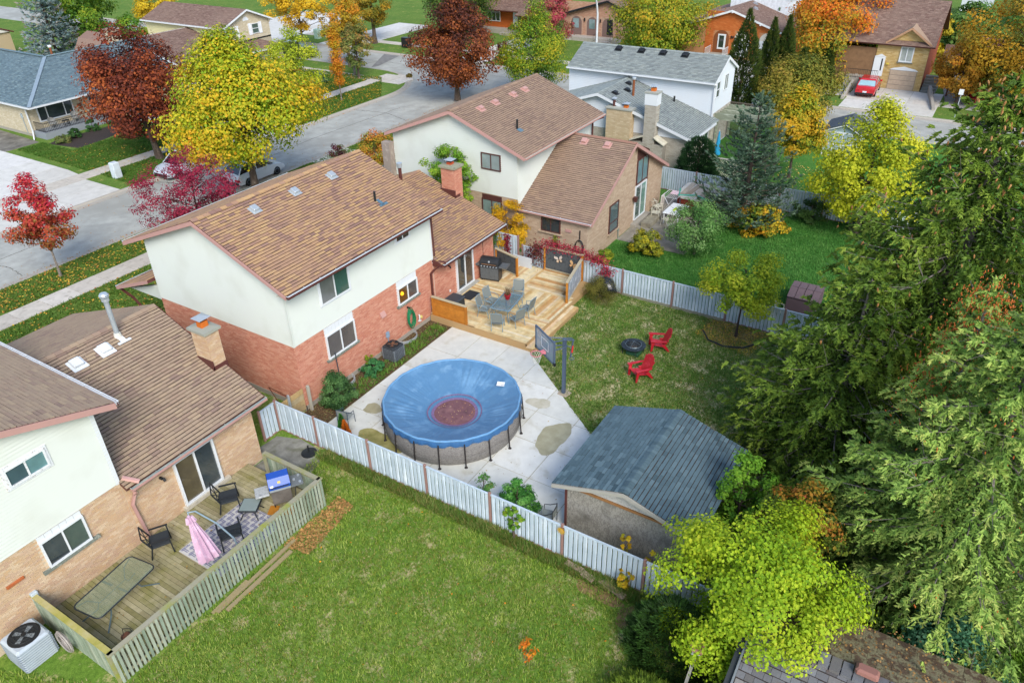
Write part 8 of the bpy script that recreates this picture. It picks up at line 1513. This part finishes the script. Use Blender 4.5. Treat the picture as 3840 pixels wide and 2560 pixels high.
tree('pear_tree', 'olive green small tree beside the orange column tree', 'tree', (61.6, 57.9), 5.8, 2.0, 1.2, ['#5a7440', '#7a8a44', '#a3904a', '#b5744a'], n=6000, leaf=.17, seed=17, nc=45, shape='round', grad=.5)
tree('locust_tree', 'lime yellow tree behind the big maple', 'tree', (49.3, 54.2), 7.2, 2.9, 1.6, ['#7f9a26', '#a3b52a', '#c4c832', '#d3cc40'], n=9000, leaf=.16, seed=18, nc=60, shape='round', grad=.5)
tree('maple_tree', 'green maple with yellow top behind the blue spruce', 'tree', (56.5, 98), 10.2, 5.2, 1.0, ['#3f6a24', '#5f8a28', '#8aa02a', '#c4b832'], n=16000, leaf=.28, seed=19, nc=80, shape='round', mode=1, grad=.4)
conifer('blue_spruce', 'silvery blue spruce behind the bungalow roof', 'tree', (50.6, 95.0), 10.5, 4.0, ['#3d4f48', '#5c756f', '#86a3a3', '#a9bdb8', '#b09a86'], seed=20, whorls=18, per=8, sub=16, fing=6, fl=.42, fw=.16, droop=.15, hang=.2, tip=.3, wood=BARKD, k=.72)
tree('maple_tree', 'small lemon yellow tree above the yellow sided house', 'tree', (67.5, 99), 6.0, 3.3, 1.5, ['#c9a828', '#e3c12c', '#f0d63a'], n=6000, leaf=.26, seed=21, nc=40, shape='round', grad=.6)
tree('lilac_bush', 'bright green bush right of the green maple', 'shrub', (60.5, 95), 4.3, 3.0, .3, ['#4a7a28', '#6f9a2c', '#b3b832'], n=6000, leaf=.24, seed=22, nc=40, shape='shrub', grad=.6)
tree('dogwood_bush', 'mustard shrub beside the white picket behind the bungalow', 'shrub', (57.5, 90), 2.2, 2.4, .2, ['#6a6a2a', '#a39a2c', '#cdb53a'], n=4000, leaf=.2, seed=23, nc=30, shape='shrub')
for i, (x, y, h, r, lb) in enumerate(((66.6, 18.6, 8.6, 1.45, 'tallest cedar column right of the white house'), (73.2, 18.1, 7.0, .95, 'middle cedar column of the three by the white house'), (73.6, 16.9, 7.2, .95, 'right hand cedar column before the arched garages'), (78.5, 16.3, 3.6, .8, 'short cedar cone left of the orange maple'), (80.5, 14.4, 3.8, .9, 'short bright green cedar under the orange maple'))):
    evergreen('cedar_tree', lb, 'tree', (x, y), h, r, ['#2c3a1c', '#3f5522', '#5a6c2a', '#85702e'], n=9000, seed=30 + i, shape='cone' if i > 2 else 'column', lf=.26, lw=.09, group='cedars beyond the white house')
tree('hawthorn_tree', 'olive and mustard spreading tree right of the cedars', 'tree', (67.4, 14.0), 5.2, 4.2, .5, ['#55682a', '#7f8430', '#a89638', '#b58a45'], n=20000, leaf=.17, seed=36, nc=110, shape='round', grad=.5)
tree('maple_tree', 'golden yellow maple on the lush back lawn', 'tree', (53.3, 10.6), 6.6, 2.4, 1.9, ['#5a8a2c', '#9aa32a', '#cfae2a', '#e3b22c', '#e09a2c'], n=17000, leaf=.15, seed=37, nc=90, shape='oval', grad=.45, tr=.1, mode=0)
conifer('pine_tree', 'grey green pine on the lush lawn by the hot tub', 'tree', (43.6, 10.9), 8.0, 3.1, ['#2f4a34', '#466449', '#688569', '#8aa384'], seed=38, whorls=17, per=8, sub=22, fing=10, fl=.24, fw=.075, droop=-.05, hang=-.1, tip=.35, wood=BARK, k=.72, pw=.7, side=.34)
tree('shrub', 'yellow leaved wisteria shoots at the foot of the pine', 'shrub', (43.0, 9.6), 1.9, 1.9, .1, ['#3f6a2a', '#7f8f2c', '#d9b52c', '#e0962a'], n=3500, leaf=.15, seed=39, nc=40, shape='shrub', grad=.9)
tree('silver_maple', 'lemon lime tree rising behind the dark spruce', 'tree', (45.8, 4.7), 8.0, 3.5, 1.2, ['#8aa020', '#b5bd28', '#d3d032', '#e0d63f'], n=26000, leaf=.15, seed=40, nc=120, shape='oval', grad=.45, twig=2, ry=3.9, cs=(.14, .26))
tree('maple_tree', 'large amber maple at the top right corner', 'tree', (79.0, -1.5), 10.4, 5.3, 1.0, ['#5f6a2c', '#94852c', '#c9992a', '#dba42c'], n=22000, leaf=.22, seed=41, nc=110, shape='round', grad=.6, twig=3)
tree('maple_tree', 'orange tinted tree between the amber maple and the flag', 'tree', (79.5, 2.6), 5.6, 2.7, .8, ['#8a7a34', '#c08a30', '#d9a032', '#d9762e'], n=9000, leaf=.2, seed=42, nc=60, shape='round', grad=.6)
tree('burning_bush', 'scarlet bush beside the garden walkway', 'shrub', (80.5, 1.0), 1.5, 1.6, .1, ['#b5283c', '#d93650', '#e0703a'], n=2500, leaf=.16, seed=43, nc=24, shape='shrub')
tree('plum_tree', 'small dusky pink tree beyond the mauve fence', 'shrub', (93, 1.6), 3.6, 2.3, .6, ['#7a4a5a', '#a36a80', '#b88a9a'], n=2500, leaf=.22, seed=44, nc=24, shape='round')
for i, (x, y, h, r, p, lb) in enumerate(((97, 14, 5, 5.5, ['#4a7a2a', '#7a9a30', '#b5c03a'], 'bright green bushes behind the mauve brown roof'), (104, 4, 5.5, 4.2, ['#4f7a34', '#7d9a48'], 'pale green bushes right of the mauve brown roof'), (100, 7.5, 5.5, 2.4, ['#a39a2a', '#e0bf2c'], 'yellow topped bush behind the mauve brown roof'), (97, 24, 5.5, 4.5, ['#2f5a34', '#5a7a4a', '#8a5a44'], 'dark green bushes between the two far roofs'), (90, .6, 1.8, 2.0, ['#5a7a2c', '#8fa33a'], 'low golden bush on the right of the straw house'), (118, 14, 5, 8, ['#3f6a34', '#5f8a3c', '#86a04a'], 'distant green hedge trees along the top edge'), (124, -3, 5, 6, ['#4a7a34', '#7a9a3c'], 'far bushes near the white metal shed'))):
    tree('bush', lb, 'shrub', (x, y), h, r, .1, p, n=6000, leaf=.34, seed=50 + i, nc=50, shape='shrub', grad=.6)
tree('grass_plume', 'tall straw coloured ornamental grass beside the straw house', 'plant', (86.5, 4.4), 2.2, 1.3, .1, ['#8a8a44', '#c2b060'], n=2500, leaf=.4, seed=58, nc=20, shape='vase', wr=.15)
# yard by yard: trees close to the viewpoint
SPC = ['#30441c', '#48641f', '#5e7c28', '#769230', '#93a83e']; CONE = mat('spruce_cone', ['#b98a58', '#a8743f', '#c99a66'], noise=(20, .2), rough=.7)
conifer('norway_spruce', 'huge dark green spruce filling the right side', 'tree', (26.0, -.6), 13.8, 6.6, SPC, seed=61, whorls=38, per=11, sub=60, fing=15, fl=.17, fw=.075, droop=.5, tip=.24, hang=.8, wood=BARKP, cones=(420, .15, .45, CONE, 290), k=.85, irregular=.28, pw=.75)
conifer('norway_spruce', 'lower dark spruce between the slate shed and the huge one', 'tree', (23.2, 1.6), 8.6, 4.4, SPC, seed=62, whorls=24, per=9, sub=48, fing=13, fl=.16, fw=.07, droop=.45, tip=.25, hang=.7, wood=BARKP, k=.85, irregular=.3, pw=.7)
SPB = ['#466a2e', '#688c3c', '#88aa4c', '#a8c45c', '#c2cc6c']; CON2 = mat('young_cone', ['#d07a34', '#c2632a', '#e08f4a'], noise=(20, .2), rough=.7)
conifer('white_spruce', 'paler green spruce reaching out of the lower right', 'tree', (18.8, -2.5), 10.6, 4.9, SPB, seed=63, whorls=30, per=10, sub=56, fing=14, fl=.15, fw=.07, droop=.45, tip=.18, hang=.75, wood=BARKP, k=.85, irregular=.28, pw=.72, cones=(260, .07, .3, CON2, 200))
conifer('white_spruce', 'spruce top crowded with small orange cones', 'tree', (20.6, -1.35), 10.0, 2.6, SPB, seed=64, whorls=22, per=8, sub=34, fing=12, fl=.13, fw=.06, droop=.3, tip=.2, hang=.5, wood=BARKP, k=.85, cones=(1500, .075, .6, CON2, 260), pw=.8)
tree('lime_tree', 'rounded lime green tree over the end of the fence', 'tree', (14.35, 1.8), 5.1, 2.6, .4, ['#6a9420', '#8db024', '#aac42a', '#c2d032', '#d9da3e'], n=44000, leaf=.09, seed=65, nc=150, shape='round', grad=.45, ry=2.9, cs=(.14, .26), transl=.35)
tree('sumac_bush', 'rusty tipped bush between the lime tree and the spruce', 'shrub', (17.6, 1.4), 4.0, 1.5, .6, ['#4a6a24', '#7d8a2c', '#b5862e', '#a3542c'], n=7000, leaf=.1, seed=66, nc=60, shape='round', grad=.8)
tree('vine_bush', 'fresh green shoots at the corner of the slate roof', 'shrub', (18.4, 3.3), 3.7, 1.1, .6, ['#3f6f20', '#6fa02a', '#93b83a'], n=4500, leaf=.1, seed=67, nc=40, shape='round', grad=.6)
evergreen('cedar_hedge', 'dark green clipped cedar hedge at the near fence end', 'hedge', (13.35, 3.5), 2.1, .95, ['#22381a', '#345522', '#4a742a'], n=16000, seed=68, shape='shrub', lf=.13, lw=.035, ry=1.2)
evergreen('cedar_hedge', 'low golden green hedge by the bird house post', 'hedge', (11.4, 3.4), 1.0, .8, ['#3f5a1c', '#6f8a28', '#93a838'], n=9000, seed=69, shape='shrub', lf=.12, lw=.035, ry=1.1)
tree('periwinkle_shrub', 'blue green leafy shrub at the lower right', 'shrub', (16.6, -3.0), 2.3, 1.7, .2, ['#274f38', '#3f7350', '#5c8f68', '#7aa583'], n=14000, leaf=.085, seed=70, nc=90, shape='shrub', grad=.7)
evergreen('cedar_bush', 'bright green mounded cedar at the bottom right corner', 'shrub', (17.2, -5.6), 1.3, 1.3, ['#4a7a1c', '#6f9f26', '#8fb733'], n=12000, seed=71, shape='shrub', lf=.12, lw=.035)
tree('plum_tree', 'small yellow green tree with dark stems by the back fence', 'tree', (30.9, 7.2), 4.3, 2.0, 1.5, ['#6f9828', '#98b52c', '#c0cc32', '#d6d03c'], n=13000, leaf=.1, seed=72, nc=60, shape='round', wood=BARKD, tr=.06, twig=4, nl=30, grad=.5, k=.76)
tree('willow_bush', 'round grey green bush on the lush lawn', 'shrub', (38.3, 12.0), 3.4, 1.85, .5, ['#3a6a30', '#5a8a3f', '#83ab5c', '#a3bf80'], n=12000, leaf=.09, seed=73, nc=80, shape='round', grad=.6, droop=.6, twig=3)
tree('rose_bush', 'yellow leaved rose bush left of the round bush', 'shrub', (36.9, 14.4), 1.6, 1.2, .2, ['#5a6a30', '#a3a32c', '#d4bf30'], n=4000, leaf=.12, seed=74, nc=40, shape='shrub', grad=.8)
tree('spirea_bush', 'bronze green bush under the black bag', 'shrub', (31.0, 14.4), 1.25, 1.15, .1, ['#454a24', '#6a6a2c', '#8a8438', '#9a8a44'], n=11000, leaf=.06, seed=75, nc=60, shape='shrub', grad=.6, wr=.3)
tree('yellow_shrub', 'small yellow shrub at the beige house corner', 'shrub', (34.0, 15.6), 1.3, .75, .1, ['#5a7f2c', '#a3ad30', '#cfc23a'], n=3000, leaf=.09, seed=76, nc=30, shape='shrub', grad=.8)
tree('sumac_tree', 'golden yellow sumac squeezed between the two houses', 'shrub', (32.9, 21.1), 3.3, 1.35, .3, ['#a39a24', '#d9ab22', '#eeb820', '#f2c63a'], n=6500, leaf=.16, seed=77, nc=50, shape='round', grad=.7, wr=.35)
tree('birch_tree', 'spiky light green young tree behind the brick chimney', 'tree', (33.1, 25.1), 6.0, 2.3, 1.0, ['#4f8a28', '#82ad34', '#b3c83f'], n=11000, leaf=.14, seed=78, nc=70, shape='vase', twig=4, grad=.6, cs=(.12, .22), nl=50, wr=.6)
tree('serviceberry_tree', 'orange and coral small tree in front of the stone pilaster', 'tree', (39.3, 36.3), 3.6, 1.7, .3, ['#8a9a34', '#cfa236', '#e08f3a', '#d9845a'], n=6000, leaf=.12, seed=79, nc=60, shape='vase', grad=.8, twig=3)
tree('barberry_bush', 'dark maroon shrub by the front of the orange brick house', 'shrub', (37.4, 38.1), 2.8, 1.2, .3, ['#3f1a24', '#6a2436', '#7a9a34'], n=3500, leaf=.1, seed=80, nc=30, shape='shrub', grad=.9)
tree('garden_shrub', 'dark green rose shrub in the narrow bed by the fence', 'shrub', (17.4, 19.75), 1.75, .95, .1, ['#2c4a28', '#446a38', '#638a4c', '#86a86c'], n=9000, leaf=.07, seed=81, nc=60, shape='shrub', grad=.7, ry=.75)
tree('hydrangea', 'broad leaved hydrangea beside the basement window', 'plant', (19.9, 20.0), .75, .6, .1, ['#2c5f36', '#43804a', '#6aa35c'], n=700, leaf=.16, seed=82, nc=26, shape='shrub', grad=.6, wr=.7)
tree('small_shrub', 'yellow green small bush against the orange brick wall', 'shrub', (20.15, 20.45), .8, .28, .1, ['#5a7a28', '#93ad30', '#b3682c'], n=700, leaf=.08, seed=83, nc=12, shape='shrub')
tree('butterfly_bush', 'leafy green bush with red berries behind the near fence', 'shrub', (15.75, 9.95), 1.75, .78, .2, ['#2f6a28', '#4a8a38', '#72ad50', '#8fbf62'], n=9000, leaf=.075, seed=84, nc=60, shape='shrub', grad=.6)
tree('rose_canes', 'thin rose canes left of the leafy green bush', 'plant', (15.5, 11.2), 1.6, .55, .4, ['#3f7a34', '#6a9a4a', '#8a6a4a'], n=900, leaf=.07, seed=85, nc=24, shape='vase', twig=4, nl=24)
tree('vine', 'green vine hanging down the near fence slats', 'plant', (14.86, 9.6), 1.5, .32, .1, ['#3f7a24', '#6fa030', '#c4bf34'], n=1200, leaf=.085, seed=86, nc=22, shape='vase', ry=.55)
for i, (x, y, h) in enumerate(((14.8, 5.6, .9), (15.4, 5.9, 1.8), (15.4, 5.0, 1.6))): tree('vine', ['yellow leaved vine at the foot of the near fence', 'yellow green sprig rising behind the fence by the chipboard wall', 'second yellow green sprig nearer the lime tree'][i], 'plant', (x, y), h, .35, .1, ['#8aa02c', '#d6b52a', '#e0a02a'], n=500, leaf=.09, seed=87 + i, nc=14, shape='vase')
evergreen('cypress_shrub', 'little bright green cypress beside the orange one', 'shrub', (16.05, 18.3), 1.0, .2, ['#2f6a24', '#4f9a30'], n=2200, seed=90, lf=.07, lw=.02); evergreen('cypress_shrub', 'vivid orange dwarf cypress behind the near fence', 'shrub', (15.7, 17.75), 1.15, .24, ['#c9641c', '#e87a1e', '#f0942a'], n=2800, seed=91, lf=.07, lw=.02)
tree('maple_sapling', 'tiny orange leaved sapling on the near lawn', 'plant', (11.0, 6.8), 1.15, .42, .25, ['#d9742a', '#e88a26', '#e0a030'], n=110, leaf=.13, seed=92, nc=16, shape='vase', wood=BARKD, tr=.012, twig=1, wr=.5, nl=12)
evergreen('yew_tree', 'dark upright evergreen by the white lattice', 'shrub', (48.9, 15.8), 3.3, 1.35, ['#1f3a22', '#31552e', '#4a7040'], n=9000, seed=93, shape='shrub', lf=.2, lw=.06)
# red creeper on the dark screen and rail
rs = np.random.RandomState(95)
def creeper(label, pts, n, cols, seed, rad=.16, leaf=.075):
    rs = np.random.RandomState(seed); T = thing('creeper', label, 'vine', pts[0]); pts = np.array(pts, float); seg = rs.randint(0, len(pts) - 1, n); f = rs.rand(n)[:, None]; P = pts[seg] * (1 - f) + pts[seg + 1] * f + rs.normal(size=(n, 3)) * rad; N = unitv(rs, n) + np.array([-.4, -.5, .6]); V, F, v = leaf_quads(P, N, rs, leaf, leaf * .8, np.clip(rs.rand(n), 0, 1)); npmesh('leaves', V, F, v, leafmat('creeper%d' % seed, cols, .2), T); b = MB(); b.tube([tuple(p) for p in pts], .015, 4); b.obj('stem', BARKD, T); return T
RC = ['#6a1a2c', '#94203a', '#b52c48', '#c93f55', '#4f5a24']
creeper('crimson creeper along the top of the butterfly screen', [(31.9, 18.2, 1.85), (31.9, 17.4, 1.9), (31.95, 16.4, 1.85), (32.0, 15.5, 1.7), (32.05, 14.6, 1.45)], 2600, RC, 95)
creeper('dark crimson creeper between the white fence and the screen', [(32.0, 19.1, .6), (31.95, 18.9, 1.3), (31.95, 18.5, 1.5), (31.9, 18.3, .7)], 1600, ['#4a1a24', '#7a2434', '#5a4a24', '#8f2c40'], 96, .2)
creeper('thin red creeper strands down the back fence', [(31.9, 14.6, 1.3), (31.9, 14.2, 1.1), (31.9, 14.9, .9), (31.9, 14.0, 1.35)], 420, RC, 97, .14); creeper('red creeper on the passage fence post', [(31.9, 20.5, 1.9), (31.9, 20.5, .6)], 420, ['#6a1a2c', '#94203a'], 98, .09)
creeper('thin ivy trailing up the beige wall under the window', [(34.0, 18.6, .6), (34.0, 18.65, 1.35)], 260, ['#6a7a34', '#9a9a3c'], 99, .07); creeper('green vine on the tall white passage fence', [(32.0, 21.3, 1.8), (32.0, 21.4, 1.2), (32.0, 21.9, .8)], 320, ['#3f7a28', '#6aa038'], 100, .12)
# bungalow foundation plants
for i, (x, y, h, r, p) in enumerate(((32.9, 65.3, .7, .8, ['#4a6a34', '#7a8a4a', '#8a6a4a']), (34.2, 65.6, .8, .7, ['#33552c', '#4f7a3c']), (36.2, 66.2, 1.0, .7, ['#33552c', '#4f7a3c']), (38.6, 66.4, 1.0, .6, ['#2f4f2c', '#4a7038']), (40.6, 65.8, 1.2, .9, ['#5a1f2c', '#8a2c3f']), (39.6, 66.3, .7, .5, ['#c49a6a', '#d9b080']))):
    tree('foundation_shrub', ['mixed low shrubs at the near end of the porch bed', 'second green mound in the porch bed', 'round dark shrub before the porch railing', 'dark green shrub near the middle of the porch bed', 'maroon lace leaf maple in the porch bed', 'peach coloured dry shrub in the porch bed'][i], 'shrub', (x, y), h, r, .05, p, n=1800, leaf=.11, seed=110 + i, nc=20, shape='shrub')
for i, (x, y, h, r, p, lb) in enumerate(((48.9, 5.8, 2.0, 1.6, ['#3f4f34', '#5f6a44', '#8a8f5a'], 'scraggy grey green shrub along the far lawn fence'), (46.5, 7.5, 1.4, 1.3, ['#33552c', '#6a8a3a'], 'green weeds below the far lawn fence'), (46.3, 4.2, 1.8, 1.4, ['#3a4f30', '#5f6f44'], 'dark twiggy shrub at the fence behind the spruce'), (64.5, 53.4, .4, .4, ['#7a6a34'], 'leaf heap by the kerb ramp'), (57.8, 60.2, 1.3, 1.0, ['#3a5f50', '#5f8a78'], 'blue green shrub on the corner lawn'), (57.0, 63.4, 2.6, 1.7, ['#6a7a34', '#b5683a', '#c98a3a'], 'rust and green shrub before the pickup'), (90.8, 56.5, 1.3, 1.1, ['#3f7a2c', '#c9b52c'], 'flower bed shrubs before the red brick porch'), (75.2, 48.2, 2.4, 1.4, ['#4a1f24', '#8a2c3c'], 'purple shrub behind the copper maple'), (81.9, 12.4, .9, .8, ['#a35a34', '#c4753f'], 'rust coloured grass clump left of the red car'), (79.2, 12.6, .5, .9, ['#a3b0a0', '#c4cfc0'], 'silvery ground cover beside the low wall'))):
    tree('shrub', lb, 'shrub', (x, y), h, r, .05, p, n=3000, leaf=.13, seed=130 + i, nc=26, shape='shrub', grad=.8)
# ------------------------------------------------------------------ turf tufts and fallen leaves (uncountable)
def inside(x, y, poly):
    c = np.zeros(len(x), bool); n = len(poly)
    for i in range(n): (x0, y0), (x1, y1) = poly[i - 1], poly[i]; k = ((y0 > y) != (y1 > y)) & (x < (x1 - x0) * (y - y0) / ((y1 - y0) + 1e-12) + x0); c ^= k
    return c
def scatter(poly, n, seed, holes=()):
    rs = np.random.RandomState(seed); xs = [p[0] for p in poly]; ys = [p[1] for p in poly]; x = rs.uniform(min(xs), max(xs), n * 2); y = rs.uniform(min(ys), max(ys), n * 2); ok = inside(x, y, poly)
    for h_ in holes: ok &= ~inside(x, y, h_)
    return x[ok][:n], y[ok][:n], rs
def turf(label, poly, n, cols, seed, hgt=.07, w=.014, holes=(), k=.72):
    x, y, rs = scatter(poly, n, seed, holes); m = len(x); f = np.sin(x * 2.1 + 1.3 * np.sin(y * 1.7)) * np.sin(y * 2.6 + x) + .7 * np.sin(x * 5.3 + 2 * np.sin(y * 4.1)) * np.sin(y * 6.1 - x * 2) + rs.normal(size=m) * .45; V = []; vr = []; a0 = rs.rand(m) * 6.283; Fs = []
    for j in range(3):
        a = a0 + j * 2.1 + rs.rand(m); hh = hgt * rs.uniform(.5, 1.4, m) * (1 + .3 * np.clip(f, -1, 1)); ln_ = hh * rs.uniform(.4, 1.2, m); bx, by = x + rs.normal(size=m) * .02, y + rs.normal(size=m) * .02; dx, dy = np.cos(a), np.sin(a)
        V.append(np.stack([np.stack([bx - dy * w, by + dx * w, np.zeros(m)], 1), np.stack([bx + dy * w, by - dx * w, np.zeros(m)], 1), np.stack([bx + dx * ln_, by + dy * ln_, hh], 1)], 1)); vr.append(np.clip(.5 + .22 * f + rs.normal(size=m) * .2, .01, .99))
    V = np.concatenate(V).reshape(-1, 3); o = npmesh('turf', V, np.arange(len(V)).reshape(-1, 3), np.concatenate(vr), leafmat('turf%d' % seed, cols, .2, k), None, 'stuff'); return tag(o, label, 'grass')
SHED = rect(15.8, 20.8, 3.7, 8.8); PATP = [(15, 7), (18.6, 7), (25.2, 15.2), (32, 15.2), (32, 20.7), (15, 20.7)]
turf('short green and tan grass of the near lawn', [(3, -2), (14.9, -2), (14.9, 18.4), (12.9, 18), (12.9, 16), (4.7, 16), (3, 20)], 60000, ['#c2b080', '#a3a040', '#5a8020', '#7ba02c', '#a0bc44', '#c4cc6c'], 201, .075, .012)
turf('worn grass of the fenced back lawn', rect(15.1, 31.9, -3, 16.4), 60000, ['#d0bf98', '#a8a058', '#64862e', '#4a7424', '#75a03a', '#b5bd70'], 202, .07, .014, holes=(SHED, PATP))
turf('lush green grass beyond the back fence', rect(32.2, 46.8, 1, 16.6), 45000, ['#3f7a28', '#52923a', '#78ac50'], 203, .08, .022, holes=(rect(37.8, 46.8, 12, 16.8),))
turf('tall grass along the foot of the near fence', rect(14.45, 14.92, 2.5, 18.2), 5000, ['#8a8040', '#6f7f34', '#5a8a2c', '#b5a568'], 204, .17, .013)
turf('grass of the verge and front lawn on the near side of the street', [(10, 33), (33, 33), (64, 36), (64, 42), (58, 42.9), (10, 42.9)], 50000, ['#7a8a3c', '#5a7f2c', '#6f9034'], 205, .09, .03, holes=(rect(8, 62, 38.5, 40.1),))
turf('grass of the lawns before the bungalow and on the corner', [(29.5, 51), (57, 51), (63, 56), (62, 68), (41, 66.8), (29.8, 66.8)], 60000, ['#7a8a3c', '#56802c', '#5f8a30'], 206, .09, .035, holes=(rect(39.8, 46, 51, 67), rect(29, 62, 55.1, 56.7), rect(32, 41.5, 62.6, 67)))
def litter(label, poly, n, cols, seed, s=.07, z=.02, holes=()):
    x, y, rs = scatter(poly, n, seed, holes); m = len(x); P = np.stack([x, y, z + rs.rand(m) * .03], 1); N = unitv(rs, m) * .5 + np.array([0, 0, 1.]); V, F, v = leaf_quads(P, N, rs, s, s * .8, rs.rand(m)); return tag(npmesh('fallen_leaves', V, F, v, leafmat('litter%d' % seed, cols, .05, .78), None, 'stuff'), label, 'leaves')
FY = ['#d9b03a', '#e0c04a', '#c98a34', '#a3623a']
litter('fallen yellow leaves on the near verge', rect(10, 33, 40.1, 42.9), 2600, FY, 301, .1, .06); litter('fallen yellow leaves on the lawn behind the near pavement', rect(12, 30, 33, 38.5), 1500, FY, 302, .1, .06)
litter('yellow leaves strewn over the corner lawn', [(40, 51), (57, 51), (63, 56), (62, 68), (46, 66)], 6500, ['#e3b52c', '#d9a52a', '#c9862c'], 303, .11, .06, holes=(rect(39, 62, 55.1, 56.7),)); litter('fallen leaves before the bungalow', rect(29.8, 41, 51, 63), 900, FY, 304, .1, .06)
litter('leaf scraps on the fenced back lawn', rect(22, 31.8, 3, 15), 420, FY, 305, .05, .05); litter('leaves gathered along the road gutter', rect(10, 60, 43.4, 43.9), 900, ['#c98a3a', '#a3623a', '#d9b03a'], 306, .08, -.11); litter('leaves under the young yellow maple', rect(48.5, 56.5, 7, 13), 700, ['#e3b52c', '#d9c27a'], 307, .1, .04)
litter('dry leaf litter by the picket railing end', [(10.8, 15.0), (13.2, 15.2), (13.3, 16.0), (10.6, 16.0)], 1500, ['#c9a060', '#b5804a', '#8a7a44'], 308, .09, .04); litter('bark chips and leaves on the garden bed', rect(15.2, 24.8, 19.4, 20.6), 5200, ['#6a4a30', '#8a6a48', '#3f3024', '#b59a70', '#5a7a3a'], 309, .05, .03); litter('scattered leaves on the near lawn', rect(4, 14.8, 0, 15.8), 70, ['#e0a030', '#d98a2a'], 310, .06, .05); litter('leaves under the little fence tree', [(29.4, 6.2), (31.9, 5.6), (31.9, 8.6), (30.2, 9)], 1500, ['#b59a5a', '#d6b53a', '#7a5a38'], 311, .06, .03)
litter('scattered leaves on the asphalt', rect(10, 66, 43.5, 50.6), 700, ['#c98a3a', '#b5a07a'], 312, .06, -.115); litter('leaves along the far kerb', rect(14, 56, 50.2, 50.7), 500, ['#a3623a', '#c98a3a'], 313, .09, -.11)
turf('weedy plants in the narrow garden bed', rect(17.6, 24.6, 19.4, 20.2), 700, ['#4a7a2c', '#7aa03c'], 207, .14, .03)
b = MB(); b.tube([(30.6, 8.7, .06), (29.9, 8.2, .06), (29.7, 7.4, .06), (30.0, 6.6, .06), (30.6, 6.2, .06)], .045, 6); tag(b.obj('bed_edging', BLACK), 'black plastic edging round the small fence tree', 'edging')
sheet('bare_soil', [(29.8, 8.3), (29.6, 7.3), (30.1, 6.3), (31.9, 5.9), (31.9, 8.9), (30.6, 8.8)], .008, mat('leafy_soil', ['#7a6140', '#94794f', '#5f5a30'], noise=(9, .3))); 
blob('bare_soil', 14.3, 6.2, .3, .8, mat('leafy_soil', []), z=.008, seed=31); blob('bare_soil', 13.9, 4.9, .45, .5, mat('leafy_soil', []), z=.008, seed=32)
litter('few leaves on the new deck', rect(25, 31.5, 16, 20), 60, FY, 314, .05, .42); litter('leaf scraps on the old deck', rect(5, 12.6, 16.4, 19.8), 90, ['#6a5a34', '#8a6a3c', '#c9a04a'], 315, .05, .33); litter('leaf scraps on the patio', rect(16, 21, 8.5, 19), 130, ['#a3824a', '#8a6a3c', '#d0b060'], 316, .045, .05); litter('leaf scraps on the worn shake roof edge', rect(13.4, 15.2, -3, 1.2), 500, ['#8a6a44', '#b58a50'], 317, .06, 2.5)
